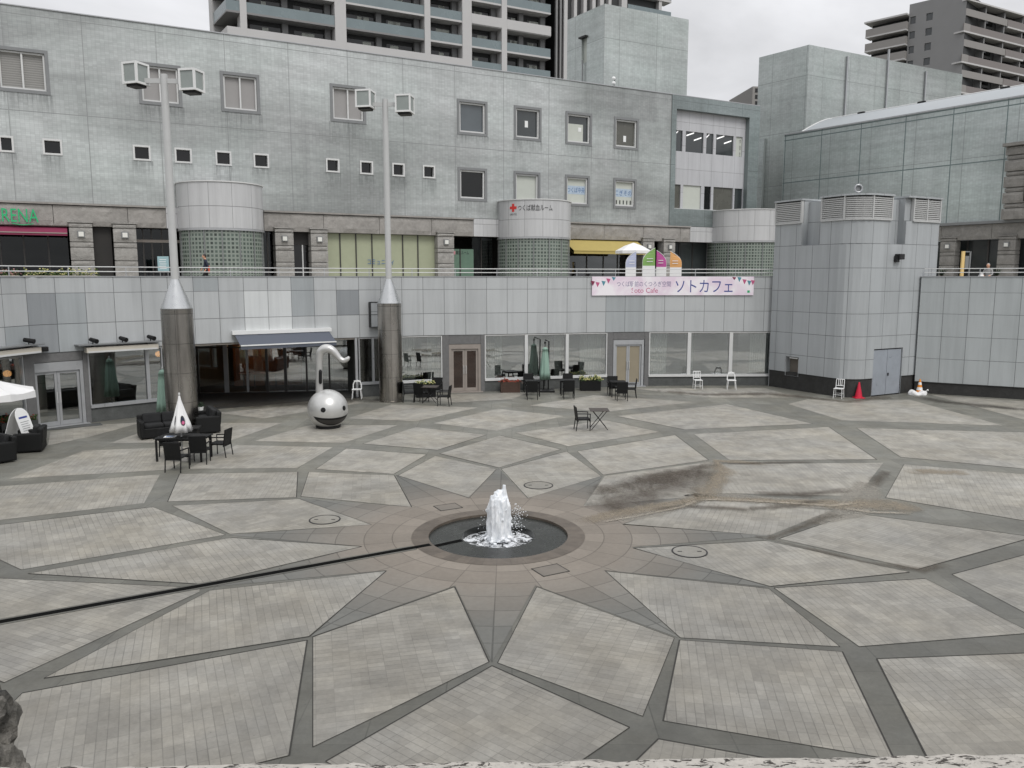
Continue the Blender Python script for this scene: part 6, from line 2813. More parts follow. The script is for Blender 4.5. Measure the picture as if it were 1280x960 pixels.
# ---- people on the terrace
def body(name, label, loc, pose, cloth, cat='person', hair='hair', trousers='black', heading=0.0, bag=False):
    t = thing('person', label, cat, loc, heading)
    if pose == 'walk':
        J = {'pel': (0, 0, .93), 'spine': (0, .02, 1.15), 'chest': (0, .01, 1.34), 'neck': (0, .03, 1.49), 'head': (0, .05, 1.58),
             'shL': (-.18, .0, 1.40), 'elL': (-.23, -.10, 1.13), 'haL': (-.22, .06, .92), 'fiL': (-.22, .09, .85),
             'shR': (.18, .0, 1.40), 'elR': (.23, .08, 1.13), 'haR': (.22, .22, .95), 'fiR': (.22, .26, .90),
             'hpL': (-.09, 0, .90), 'knL': (-.10, .20, .52), 'anL': (-.10, .12, .10), 'toL': (-.10, .30, .04),
             'hpR': (.09, 0, .90), 'knR': (.10, -.06, .50), 'anR': (.10, -.32, .14), 'toR': (.10, -.20, .04)}
    else:
        J = {'pel': (0, 0, .50), 'spine': (0, .0, .72), 'chest': (0, .03, .92), 'neck': (0, .06, 1.08), 'head': (0, .10, 1.17),
             'shL': (-.18, .03, 1.0), 'elL': (-.23, .08, .74), 'haL': (-.14, .28, .66), 'fiL': (-.10, .36, .64),
             'shR': (.18, .03, 1.0), 'elR': (.23, .08, .74), 'haR': (.14, .28, .66), 'fiR': (.10, .36, .64),
             'hpL': (-.10, .05, .50), 'knL': (-.12, .45, .52), 'anL': (-.12, .44, .10), 'toL': (-.12, .60, .04),
             'hpR': (.10, .05, .50), 'knR': (.12, .45, .52), 'anR': (.12, .44, .10), 'toR': (.12, .60, .04)}
    rad = {'pel': .15, 'spine': .135, 'chest': .15, 'neck': .055, 'head': .07, 'sh': .065, 'el': .045, 'ha': .032, 'fi': .022, 'hp': .095, 'kn': .062, 'an': .042, 'to': .035}
    E = [('pel', 'spine'), ('spine', 'chest'), ('chest', 'neck'), ('neck', 'head')]
    for s in 'LR':
        E += [('chest', 'sh' + s), ('sh' + s, 'el' + s), ('el' + s, 'ha' + s), ('ha' + s, 'fi' + s), ('pel', 'hp' + s), ('hp' + s, 'kn' + s), ('kn' + s, 'an' + s), ('an' + s, 'to' + s)]
    names = list(J)
    me = bpy.data.meshes.new('body')
    me.from_pydata([J[n] for n in names], [(names.index(a), names.index(b)) for a, b in E], [])
    o = bpy.data.objects.new('body', me)
    COL.objects.link(o)
    o.modifiers.new('s', 'SKIN')
    sk = me.skin_vertices[0].data
    for i, n in enumerate(names):
        r = rad.get(n, rad.get(n[:-1]))
        sk[i].radius = (r, r * (.75 if n in ('chest', 'spine', 'pel') else 1))
    sk[names.index('pel')].use_root = True
    o.modifiers.new('u', 'SUBSURF').levels = 2
    dg = bpy.context.evaluated_depsgraph_get()
    m2 = bpy.data.meshes.new_from_object(o.evaluated_get(dg))
    o.modifiers.clear()
    o.data = m2
    # one continuous figure: the head joins on the neck
    bm = bmesh.new()
    bm.from_mesh(m2)
    h = Vector(J['head']) + Vector((0, .01, .05))
    bmesh.ops.create_uvsphere(bm, u_segments=16, v_segments=12, radius=1.0, matrix=Matrix.Translation(h) @ Matrix.Diagonal((.078, .095, .118, 1)))
    bmesh.ops.create_uvsphere(bm, u_segments=6, v_segments=5, radius=1.0, matrix=Matrix.Translation(h + Vector((0, .095, -.01))) @ Matrix.Diagonal((.014, .018, .022, 1)))
    for sx in (-1, 1):
        bmesh.ops.create_uvsphere(bm, u_segments=6, v_segments=5, radius=1.0, matrix=Matrix.Translation(h + Vector((sx * .078, 0, 0))) @ Matrix.Diagonal((.012, .022, .032, 1)))
    bm.to_mesh(m2)
    bm.free()
    for mt in (M[cloth], M[trousers], M['skin'], M['black']):
        m2.materials.append(mt)
    hz, pz = J['neck'][2], J['pel'][2]
    for p in m2.polygons:
        c = p.center
        p.use_smooth = True
        hand = any((c - Vector(J[k])).length < (.10 if pose == 'walk' else .06) for k in ('haL', 'haR', 'fiL', 'fiR')) and (abs(c.x) > .19 or pose != 'walk')
        foot = c.z < .11
        leg = c.z < pz - .02 if pose == 'walk' else (c.z < .62 and not hand)
        p.material_index = 2 if (c.z > hz or hand) else 3 if foot else 1 if leg else 0
    o.parent = t
    mb = MB()
    mb.sphere((h.x, h.y - .018, h.z + .022), (.087, .096, .112), 16, 12)
    hr = mb.build('hair', M[hair], None, True)
    bm = bmesh.new()
    bm.from_mesh(hr.data)
    bmesh.ops.delete(bm, geom=[v for v in bm.verts if v.co.z < h.z - .02 and v.co.y > h.y - .03 or v.co.z < h.z - .08], context='VERTS')
    bm.to_mesh(hr.data)
    bm.free()
    hr.parent = t
    if bag:
        mb = MB()
        mb.bevel_box((.21, -.06, .98), (.10, .26, .36), .03)
        b = mb.build('shoulder_bag', M['orange_b'], None)
        b.parent = t
        mb = MB()
        mb.tube([(.2, -.12, 1.15), (.16, -.02, 1.44), (.2, .04, 1.15)], .012, 5)
        b2 = mb.build('strap', M['orange_b'], None)
        b2.parent = b
    return t


p = AtY(258, 345, 41.3)
body('person', 'person in dark clothes with orange bag walking past the left glass turret', (p.x, 41.3, DECK), 'walk', 'navy', heading=PI / 2 + .4, bag=True)
p = AtY(1235, 345, 45)
body('person', 'person in pale grey clothes sitting behind the railing at right', (p.x, 45, DECK), 'sit', 'grey_cloth', hair='grey_cloth', heading=PI * .75)
tb = thing('bench', 'low dark bench under the seated person behind the right railing', 'bench', (p.x, 45.1, DECK))
mb = MB()
mb.box((p.x, 45.05, DECK + .36), (1.4, .4, .06))
mb.build('seat', M['wood_d'], tb)
for s in (-.55, .55):
    mb = MB()
    mb.box((p.x + s, 45.05, DECK + .165), (.08, .36, .33))
    mb.build('leg', M['iron'], tb)
q = AtY(1226.5, 342, 44.6)
wb = thing('white_bag', 'small rounded white bag beside the person sitting behind the right railing', 'bag', (q.x, 44.6, DECK))
mb = MB()
mb.lathe([(.14, 0), (.2, .15), (.21, .4), (.15, .62), (.06, .76), (.09, .82), (.02, .84)], (q.x, 44.6, DECK), 14, fn=lambda a, z: 1 + .08 * math.sin(a * 5))
mb.build('sack', M['white_f'], wb, True)
mb = MB()
mb.lathe([(.065, .73), (.075, .76), (.065, .79)], (q.x, 44.6, DECK), 12, close=False)
mb.build('tie', M['grey_cloth'], wb)


def leaves(mb, c, r, n, size, rnd, mi=0, up=0.3):
    for _ in range(n):
        a, b = rnd.uniform(0, 2 * PI), rnd.uniform(-.2, 1.2)
        k = rnd.random() ** .4
        d = Vector((math.cos(a) * math.cos(b), math.sin(a) * math.cos(b), abs(math.sin(b)))) 
        p = Vector(c) + Vector((d.x * r[0], d.y * r[1], d.z * r[2])) * k
        s = size * rnd.uniform(.6, 1.4)
        t = Vector((rnd.uniform(-1, 1), rnd.uniform(-1, 1), rnd.uniform(-.2, 1))).normalized()
        w = t.cross(Vector((rnd.uniform(-1, 1), rnd.uniform(-1, 1), rnd.uniform(-1, 1)))).normalized()
        mb.face([p, p + t * s * .5 + w * s * .28, p + t * s, p + t * s * .5 - w * s * .28], None, mi)


def palm(px, label, Y=46.5):
    rnd = random.Random(px)
    p = AtY(px, 345, Y)
    t = thing('spiky_plant', label, 'plant', (p.x, Y, DECK), 0, 'spiky plants on the right terrace')
    mb = MB()
    for k in range(34):
        a = rnd.uniform(0, 2 * PI)
        el = rnd.uniform(.2, 1.3)
        L = rnd.uniform(.6, 1.0)
        base = Vector((p.x, Y, DECK + .65))
        pts = []
        for i in range(5):
            q = i / 4
            pts.append(base + Vector((math.cos(a) * math.cos(el) * L * q, math.sin(a) * math.cos(el) * L * q, math.sin(el) * L * q - .35 * q * q * L)))
        w = Vector((-math.sin(a), math.cos(a), 0))
        for i in range(4):
            w0, w1 = .045 * (1 - i / 4), .045 * (1 - (i + 1) / 4)
            mb.face([pts[i] - w * w0, pts[i] + w * w0, pts[i + 1] + w * w1, pts[i + 1] - w * w1])
    mb.build('fronds', M['leaf_d'], t)
    mb = MB()
    mb.lathe([(.22, 0), (.3, .5), (.28, .5), (.26, .45)], (p.x, Y, DECK), 14)
    mb.build('pot', M['dado'], t)
    mb = MB()
    mb.tube([(p.x, Y, DECK + .4), (p.x, Y, DECK + .7)], .06, 8)
    mb.build('stem', M['wood_d'], t)


palm(1177, 'dark spiky plant behind the railing beside the corner tower')
palm(1246, 'dark spiky plant behind the railing right of the seated person')


def planter(c, size, rz, m, flowers, label, group, n=260, leaf='leaf', hi=.22, boards=0):
    t = thing('planter', label, 'planter', c, rz, group)
    R = lambda x, y, z: (x, y, z)
    w, d, h = size
    mb = MB()
    th = .04
    mb.box((0, -d / 2 + th / 2, h / 2), (w, th, h))
    mb.box((0, d / 2 - th / 2, h / 2), (w, th, h))
    mb.box((-w / 2 + th / 2, 0, h / 2), (th, d - 2 * th, h))
    mb.box((w / 2 - th / 2, 0, h / 2), (th, d - 2 * th, h))
    mb.box((0, 0, .03), (w - 2 * th, d - 2 * th, .04))
    if boards:
        for i in range(1, boards):
            z = h * i / boards
            mb.box((0, -d / 2 - .004, z), (w - .02, .012, .012))
        for s in (-1, 1):
            mb.box((s * (w / 2 - .02), -d / 2 - .012, h / 2), (.06, .024, h))
        mb.box((0, 0, h + .012), (w + .05, d + .05, .024)) if False else None
    b = mb.build('box', M[m], None)
    b.parent = t
    mb = MB()
    mb.box((0, 0, h - .07), (w - 2 * th - .004, d - 2 * th - .004, .06))
    s = mb.build('soil', M['wood_d'], None)
    s.parent = t
    rnd = random.Random(int(c[0] * 100))
    mb = MB()
    tops = []
    for k in range(7):
        x = -w / 2 + w * (k + .5) / 7
        kk = rnd.uniform(.45, 1.25)
        leaves(mb, (x + rnd.uniform(-.05, .05), rnd.uniform(-.05, .05), h - .06), (w / 8, d * .5, hi * kk), int(n / 7 * kk), .10, rnd)
        tops.append((x, hi * kk))
    f = mb.build('foliage', M[leaf], None)
    f.parent = t
    mb = MB()
    for k in range(n // 3):
        tx, th_ = rnd.choice(tops)
        x, y = tx + rnd.gauss(0, w / 14), rnd.uniform(-d * .5, d * .5)
        z = h + th_ * rnd.uniform(.3, 1.0) * (1 - min(.6, abs(x - tx) / w * 3)) - .03
        r = rnd.uniform(.016, .04)
        mb.sphere((x, y, z), (r, r, r * .7), 6, 4)
    f = mb.build('flowers', M[flowers], None)
    f.parent = t
    return t


WALLROT = math.atan2(0.05, 1.0)
g = G(637.5, 489.3)
planter((g.x, g.y - .2, 0), (.92, .46, .52), .1, 'wood_d', 'petal_r', 'brown wooden planter with rust-coloured flowers below the cafe windows', 'planters on the plaza', leaf='wood_d', hi=.16, boards=4)
g = G(737, 487)
planter((g.x, g.y - .25, 0), (1.0, .48, .52), .05, 'black', 'petal', 'black planter full of pale yellow flowers below the cafe windows', 'planters on the plaza', 420, hi=.26)
g = G(531, 497.5)
planter((g.x, g.y + .35, 0), (.9, .4, .62), .3, 'black', 'petal', 'black planter with green leaves behind the chairs near the middle column', 'planters on the plaza', 160, hi=.24)
g = WALL.P(SX(1), 0, .65)
planter((g.x, g.y, 0), (1.1, .45, .62), .75, 'dado', 'petal_r', 'planter with orange flowers beside the cafe wall at the left edge', 'planters on the plaza', 220, hi=.26)
for i, (px, w) in enumerate(((12, 1.0), (47, 1.15), (78, 1.15), (107, 1.0))):
    q = MF.P(MF.hit(px, 335)[0], 0, 1.6)
    fl_ = ('petal_p', 'petal', 'petal', 'petal')[i]
    lab = ('flower planter with pink blooms, leftmost on the terrace under the crimson awning', 'second flower planter from left on the terrace under the crimson awning',
           'third flower planter from left on the terrace under the crimson awning', 'flower planter on the terrace in front of the first stone pier')[i]
    planter((q.x, q.y, DECK), (w, .4, .66), .49, 'beige_f', fl_, lab, 'flower planters on the terrace', 200, hi=.36)

# ================================================================ lamp posts
def lamp_post(base, label, cyl_r, zc, za, top_py, boxes, box, yaw):
    x, y = base.x, base.y
    t = thing('lamp_post', label, 'lamp post', (x, y, 0), 0, 'lamp posts on steel columns')
    mb = MB()
    prof = [(cyl_r + .03, 0), (cyl_r + .03, .05), (cyl_r, .06)]
    z = .06
    while z < zc - .3:
        z2 = min(z + 1.06, zc)
        prof += [(cyl_r, z), (cyl_r, z2 - .012), (cyl_r - .012, z2 - .008), (cyl_r - .012, z2)]
        z = z2
    prof += [(cyl_r, zc - .004), (cyl_r, zc)]
    mb.lathe(prof, (x, y, 0), 64)
    o = mb.build('column', M['steel'], t)
    autosmooth(o, 40)
    mb = MB()
    z = .06
    while z < zc - .3:
        z = min(z + 1.06, zc)
        mb.lathe([(cyl_r - .02, z - .013), (cyl_r - .004, z - .013), (cyl_r - .004, z - .001), (cyl_r - .02, z - .001)], (x, y, 0), 64, close=False)
    for k in range(4):
        a = -PI / 2 + .25 + k * PI / 2
        mb.tube([(x + (cyl_r - .002) * math.cos(a), y + (cyl_r - .002) * math.sin(a), .06), (x + (cyl_r - .002) * math.cos(a), y + (cyl_r - .002) * math.sin(a), zc)], .006, 4)
    mb.build('column_seam', M['iron'], o)
    mb = MB()
    mb.lathe([(cyl_r * .97, zc + .004), (cyl_r * .97, zc + .03), (.135, za), (.135, za + .02)], (x, y, 0), 64)
    o = mb.build('cone', M['alu'], t)
    autosmooth(o, 40)
    zt = AtY(640 + (proj((x, y, za + 6))[0] - 640), top_py, y).z
    mb = MB()
    mb.lathe([(.135, za + .021), (.125, zt - .5), (.125, zt), (.0001, zt + .01)], (x, y, 0), 24)
    o = mb.build('pole', M['pole'], t)
    autosmooth(o, 40)
    box, bh = box
    for (dx, py, yw) in boxes:
        zc_ = AtY(640 + (x / y) * 1000, py, y).z
        c = Vector((x + dx * math.cos(yaw), y + dx * math.sin(yaw), zc_))
        R = Matrix.Rotation(yw, 3, 'Z')
        h = box / 2
        hv = bh / 2
        bar = .07
        mb = MB()
        for sx in (-1, 1):
            for sy in (-1, 1):
                q = c + R @ Vector((sx * (h - bar / 2), sy * (h - bar / 2), 0))
                mb.box(q, (bar, bar, bh), yw)
        for sz in (-1, 1):
            for s in (-1, 1):
                mb.box(c + R @ Vector((s * (h - bar / 2), 0, sz * (hv - bar / 2))), (bar - .004, box - 2 * bar, bar), yw)
                mb.box(c + R @ Vector((0, s * (h - bar / 2), sz * (hv - bar / 2))), (box - 2 * bar, bar - .004, bar), yw)
        lo = mb.build('lantern', M['white'], t)
        mb = MB()
        mb.box(c, (box - .07, box - .07, bh - .1), yw)
        mb.build('lantern_glass', M['frost'], lo)
        mb = MB()
        mb.box(c + Vector((0, 0, -hv - .04)), (box * .72, box * .72, .08), yw)
        mb.build('lantern_base', M['black'], lo)
        mb = MB()
        mb.box((x + dx * .5 * math.cos(yaw), y + dx * .5 * math.sin(yaw), zt - .22), (abs(dx) - .12, .06, .16), yaw)
        mb.build('arm', M['pole'], t)


M['frost'] = simple('frosted_lantern_glass', srgb(146, 153, 150), 0.2, 0.0, 0.14, 1.2)
b1 = G(229.3, 539)
lamp_post(b1, 'lamp post with two angled lanterns on the left steel column', .545, 4.47, 5.50, 93, [(-.93, 93.5, -.32), (.93, 100.5, -.20)], (.62, .72), .08)
b2 = G(489, 501)
lamp_post(b2, 'lamp post with two lanterns on the middle steel column', .53, 4.42, 5.50, 124, [(-.85, 124.5, -.18), (.85, 130.5, -.15)], (.69, .74), .0)

# ================================================================ silver note sculpture
sp = G(407, 537)
SX_, SY_ = sp.x, sp.y + .45
SR = .745
SZ = AtY(407, 511, SY_).z
sc = thing('note_sculpture', 'large silver music-note sculpture with smiling round face', 'sculpture', (SX_, SY_, 0))
fa = math.atan2(-SY_, -SX_)         # towards the camera
fa += math.radians(20)              # face turned a little to the right


def on_sphere(az, el, k=1.0):
    a = fa + math.radians(az)
    e = math.radians(el)
    return Vector((SX_ + SR * k * math.cos(e) * math.cos(a), SY_ + SR * k * math.cos(e) * math.sin(a), SZ + SR * .98 * k * math.sin(e)))


mb = MB()
mb.sphere((SX_, SY_, SZ), (SR, SR, SR * .98), 64, 40)
ball = mb.build('head', M['silver'], sc, True)
for az in (-33, 33):
    mb = MB()
    e = 6
    n = 24
    r = 7.2
    for j in range(3):
        for k in range(n):
            p, q = 2 * PI * k / n, 2 * PI * (k + 1) / n
            f0, f1 = j / 3 + .001, (j + 1) / 3
            mb.face([on_sphere(az + r * f * math.cos(a), e + r * f * math.sin(a), 1.006) for a, f in ((p, f0), (p, f1), (q, f1), (q, f0))])
    for k in range(n):
        p, q = 2 * PI * k / n, 2 * PI * (k + 1) / n
        mb.face([on_sphere(az + r * math.cos(a), e + r * math.sin(a), kk) for a, kk in ((p, 1.006), (q, 1.006), (q, .99), (p, .99))])
    mb.build('eye', M['black'], ball)


def mouth_el(t):
    top = -14 - 5.5 * (1 - t * t)
    bot = -14 - 34 * (1 - t * t) ** .62
    return top, bot


for nm, mm, kk, sh in (('mouth', 'black', 1.005, 0.0), ('tongue', 'mouth_in', 1.008, .24)):
    if mm == 'mouth_in':
        M['mouth_in'] = simple('mouth_grey', srgb(52, 50, 48), 0.5)
    mb = MB()
    N, K = 28, 6
    for i in range(N):
        for j in range(K):
            def pt(ii, jj):
                t = (ii / N * 2 - 1) * (.999 - sh)
                a, b = mouth_el(t)
                if sh:
                    a, b = a - 6, b + 5
                return on_sphere(-2 + 64 * t, a + (b - a) * jj / K, kk)
            mb.face([pt(i, j), pt(i + 1, j), pt(i + 1, j + 1), pt(i, j + 1)])
    mb.build(nm, M[mm], ball)
NP = [(399.5, 492), (399, 478), (399, 462), (399.2, 448), (401, 439.5), (406, 436), (412, 436.3), (417, 439.5), (421, 444), (425, 448.5), (430, 450.5), (434.5, 448.5), (436.2, 445.8)]
NR = [.14, .128, .122, .128, .148, .166, .162, .142, .12, .106, .094, .08, .042]
pts = [AtY(x, y, SY_) for x, y in NP]
# smooth the path
dense, dr_ = [], []
ex = [pts[0] * 2 - pts[1]] + pts + [pts[-1] * 2 - pts[-2]]
for i in range(1, len(ex) - 2):
    for k in range(5):
        t = k / 5
        a, b, c, d = ex[i - 1], ex[i], ex[i + 1], ex[i + 2]
        dense.append(0.5 * ((2 * b) + (c - a) * t + (2 * a - 5 * b + 4 * c - d) * t * t + (3 * b - a - 3 * c + d) * t ** 3))
        dr_.append(NR[i - 1] + (NR[i] - NR[i - 1]) * t)
dense.append(pts[-1])
dr_.append(NR[-1])
mb = MB()
mb.tube(dense, dr_, 20)
mb.build('neck', M['silver'], sc, True)
mb = MB()
a_, b_ = AtY(400.5, 480, SY_ - .15), AtY(400.5, 462, SY_ - .15)
L = [a_.lerp(b_, i / 10) for i in range(11)]
mb.tube(L, [.03] + [.062] * 9 + [.03], 12)
mb.build('finger_strip', M['black'], sc, True)
mb = MB()
mb.lathe([(.44, 0), (.46, .02), (.46, .08), (.42, .10)], (SX_, SY_, 0), 40)
mb.build('base', M['black'], sc)

# ================================================================ furniture
def local(mb, name, m, root, smooth=False):
    o = mb.build(name, M[m], None, smooth)
    o.parent = root
    return o


def make_armchair():
    t = thing('wicker_chair', 'x', 'chair')
    mb = MB()
    mb.bevel_box((0, 0, .425), (.50, .48, .055), .018)
    mb.box((0, .23, .375), (.48, .03, .06))
    mb.box((0, -.22, .375), (.48, .03, .06))
    local(mb, 'seat', 'wicker', t)
    mb = MB()
    mb.bevel_box((0, -.265, .66), (.50, .035, .46), .012, 0, -.14 * -1)
    local(mb, 'backrest', 'wicker', t)
    for sx in (-1, 1):
        mb = MB()
        mb.tube([(sx * .235, .225, 0), (sx * .235, .225, .63)], .018, 6)
        local(mb, 'leg', 'black', t)
        mb = MB()
        mb.tube([(sx * .235, -.29, 0), (sx * .235, -.235, .43), (sx * .235, -.30, .88)], .018, 6)
        local(mb, 'leg', 'black', t)
        mb = MB()
        mb.tube([(sx * .25, .24, .63), (sx * .255, .05, .645), (sx * .25, -.26, .65)], .021, 6)
        local(mb, 'armrest', 'black', t)
    return t


def place(o, px, py, face, label, group=None, z=0.0, first=False):
    """put a copy with its front turned towards direction `face`"""
    c = o if first else copy_tree(o)
    p = G(px, py)
    c.location = (p.x, p.y, z)
    c.rotation_euler = (0, 0, math.atan2(-face[0], face[1]))
    c['label'] = label
    if group:
        c['group'] = group
    return c


CH = make_armchair()
chairs = [
    # px, py of the middle of the footprint, facing, label
    (222.5, 588, (.1, 1), 'black wicker armchair with its back to us, front left of the white parasol table'),
    (251, 578.5, (-.15, 1), 'black wicker armchair with its back to us, front right of the white parasol table'),
    (276, 570, (-1, .12), 'black wicker armchair facing left, standing right of the white parasol table'),
    (214, 571, (.8, -.7), 'black wicker armchair at the far left side of the white parasol table'),
    (555, 507, (-1, .15), 'black wicker armchair facing left beside the folding table near the bronze door'),
    (545.5, 496, (-.1, -1), 'black wicker armchair against the window, beside the planter near the bronze door'),
    (512, 502, (1, .1), 'black wicker armchair facing right, closest to the middle steel column'),
    (527, 502.5, (.5, 1), 'black wicker armchair with its back to us between folding table and middle column'),
    (665.5, 499, (.02, 1), 'black wicker armchair with its back to us in front of the green cantilever parasol'),
    (661, 490, (.1, -1), 'black wicker armchair facing us just left of the green cantilever parasol'),
    (710.5, 498, (-.02, 1), 'black wicker armchair with its back to us left of the yellow flower planter'),
    (710, 490, (0, -1), 'black wicker armchair facing us left of the yellow flower planter'),
    (776.5, 500.5, (-.05, 1), 'black wicker armchair with its back to us at the table before the beige doors'),
    (766.5, 494, (.05, -1), 'black wicker armchair facing us at the table before the beige doors'),
    (787.5, 497, (-1, .1), 'black wicker armchair facing left at the table before the beige doors'),
    (728.5, 537.5, (1, .1), 'lone black wicker armchair facing the folding table out on the open plaza'),
]
for i, (px, py, fc, lab) in enumerate(chairs):
    place(CH, px, py, fc, lab, 'black wicker armchairs', first=False)
for ch in list(CH.children):
    bpy.data.objects.remove(ch)
bpy.data.objects.remove(CH)


def make_folding_table(w=.70, d=.70):
    t = thing('folding_table', 'x', 'table')
    mb = MB()
    for i in range(7):
        y = -d / 2 + d * (i + .5) / 7
        mb.box((0, y, .72), (w, d / 7 - .012, .022))
    mb.box((-w * .36, 0, .70), (.04, d - .06, .018))
    mb.box((w * .36, 0, .70), (.04, d - .06, .018))
    local(mb, 'tabletop', 'wood_d2', t)
    for sy in (-1, 1):
        for sx in (-1, 1):
            mb = MB()
            mb.tube([(sx * w * .44, sy * d * .36 + sx * .012, 0), (-sx * w * .36, sy * d * .36 + sx * .012, .695)], .014, 6)
            local(mb, 'leg', 'black', t)
    mb = MB()
    mb.tube([(w * .04, -d * .36, .35), (w * .04, d * .36, .35)], .011, 6)
    local(mb, 'stretcher', 'black', t)
    return t


M['wood_d2'] = simple('weathered_slat', srgb(70, 64, 60), 0.6, 0.0, 0.2, 4.0)
FT = make_folding_table()
place(FT, 748.5, 536, (0, 1), 'folding slatted table with crossed legs standing out on the open plaza', 'folding tables', first=True)
place(FT, 538, 503, (.1, 1), 'folding slatted table among chairs near the middle steel column', 'folding tables')


def make_square_table():
    t = thing('square_table', 'x', 'table')
    mb = MB()
    mb.bevel_box((0, 0, .71), (.72, .72, .035), .01)
    mb.box((0, 0, .665), (.64, .64, .05))
    local(mb, 'tabletop', 'wicker', t)
    for sx in (-1, 1):
        for sy in (-1, 1):
            mb = MB()
            mb.box((sx * .31, sy * .31, .34), (.045, .045, .68))
            local(mb, 'leg', 'black', t)
    return t


ST = make_square_table()
place(ST, 666, 494.5, (0, 1), 'square black table between two chairs left of the green cantilever parasol', 'square black tables', first=True)
place(ST, 709, 493.5, (0, 1), 'square black table between two chairs left of the yellow flower planter', 'square black tables')
place(ST, 772, 495.5, (0, 1), 'square black table among three chairs before the beige doors', 'square black tables')

# parasol table: long glass-topped table
tp = G(231, 574)
pt_ = thing('parasol_table', 'long black table with papers, pierced by the closed white parasol', 'table', tp, -.05)
mb = MB()
mb.bevel_box((0, 0, .715), (1.50, .85, .035), .012)
mb.box((0, 0, .675), (1.42, .78, .04))
local(mb, 'tabletop', 'wicker', pt_)
for sx in (-1, 1):
    for sy in (-1, 1):
        mb = MB()
        mb.box((sx * .69, sy * .37, .33), (.05, .05, .66))
        local(mb, 'leg', 'black', pt_)
ms = thing('menu_sheet', 'white paper menu lying on the long black parasol table', 'paper', (tp.x - .36, tp.y - .12, .7335), .15)
mb = MB()
mb.box((0, 0, .004), (.34, .25, .006))
local(mb, 'sheet', 'paper', ms)
mb = MB()
mb.box((0, .02, .0085), (.24, .14, .001))
local(mb, 'printed_block', 'blue_t', ms)


def closed_parasol(c, h, canopy_z0, r, m, label, pleats=8, base='disc', pole_m='pole', z_off=0.0, cap=False):
    t = thing('closed_parasol', label, 'parasol', c)
    x, y = c[0], c[1]
    mb = MB()
    mb.tube([(0, 0, .05), (0, 0, h)], .024, 8)
    local(mb, 'pole', pole_m, t)
    mb = MB()
    n = 64
    H_ = h - canopy_z0
    if cap:
        prof = [(r * .8, canopy_z0 + .03), (r, canopy_z0), (r * .90, canopy_z0 + .25 * H_), (r * .76, canopy_z0 + .5 * H_), (r * .62, canopy_z0 + .75 * H_), (r * .50, canopy_z0 + .90 * H_), (r * .58, canopy_z0 + .905 * H_), (r * .34, canopy_z0 + .98 * H_), (.03, h + .01)]
    else:
        prof = [(r * .78, canopy_z0 + .03), (r, canopy_z0), (r * .80, canopy_z0 + .22 * H_), (r * .57, canopy_z0 + .46 * H_), (r * .36, canopy_z0 + .68 * H_), (r * .16, canopy_z0 + .88 * H_), (.025, h + .01)]
    f = lambda a, z: 1 + (.10 * (1 - (z - canopy_z0) / H_) + .02) * math.cos(pleats * a + .6 * math.sin(2 * a)) + .05 * math.sin(3 * a + z * 5)
    mb.lathe(prof, (0, 0, 0), n, 0, f, close=False)
    cn = local(mb, 'canopy', m, t, True)
    mb = MB()
    mb.sphere((0, 0, h + .05), (.035, .035, .06), 10, 8)
    local(mb, 'finial', pole_m, t)
    mb = MB()
    if base == 'disc':
        mb.lathe([(.30, 0), (.30, .04), (.12, .09), (.04, .10), (.04, .3)], (0, 0, 0), 24)
        local(mb, 'base', 'black', t)
    else:
        mb.bevel_box((0, 0, .07), (.5, .5, .14), .03)
        mb.tube([(0, 0, .13), (0, 0, .36)], .035, 8)
        local(mb, 'base', base, t)
    return t, cn


g = G(228.5, 575)
hz = AtY(228, 495, g.y).z
cz = AtY(228, 539, g.y).z
wp, cn = closed_parasol((g.x, g.y, 0), hz, cz, .32, 'white_f', 'closed white parasol with round printed emblem standing through the black table', base='concrete')
# round print on the cloth (an abstract dark and red disc)
for az, w, cz_k in ((-.92, .085, .36), (-1.95, .035, .36)):
    mb = MB()
    n = 20
    for nm_, k0, k1, mi in (('a', .75, 1.0, 0), ('b', .0, .75, 1)):
        for i in range(n):
            p0, p1 = 2 * PI * i / n, 2 * PI * (i + 1) / n

            def pt(a, k):
                zz = cz + cz_k + .15 * k * math.sin(a)
                H_ = hz - cz
                q = (zz - cz) / H_
                rr = .32 * (1.0 - .20 * q / .22 if q < .22 else .80 - .23 * (q - .22) / .24)
                an = az + (w / .3) * k * math.cos(a)
                ff = 1 + (.10 * (1 - q) + .02) * math.cos(8 * an + .6 * math.sin(2 * an)) + .05 * math.sin(3 * an + zz * 5)
                rr = rr * ff + .012
                return (rr * math.cos(an), rr * math.sin(an), zz)
            if k0 == 0:
                mb.face([pt(p0, 0.001), pt(p0, k1), pt(p1, k1)], None, mi if (math.sin(p0) > -.55 or w < .05) else 2)
            else:
                mb.face([pt(p0, k0), pt(p0, k1), pt(p1, k1), pt(p1, k0)], None, mi)
    o = mb.build('emblem', [M['black_t'], M['navy'], M['pink_t']], None)
    o.parent = cn
g = G(207, 533)
h_ = AtY(207, 462, g.y).z
closed_parasol((g.x, g.y, 0), h_, AtY(207, 512, g.y).z - .1, .27, 'sage', 'closed sage green parasol behind the wicker sofas next to the left column', cap=True)
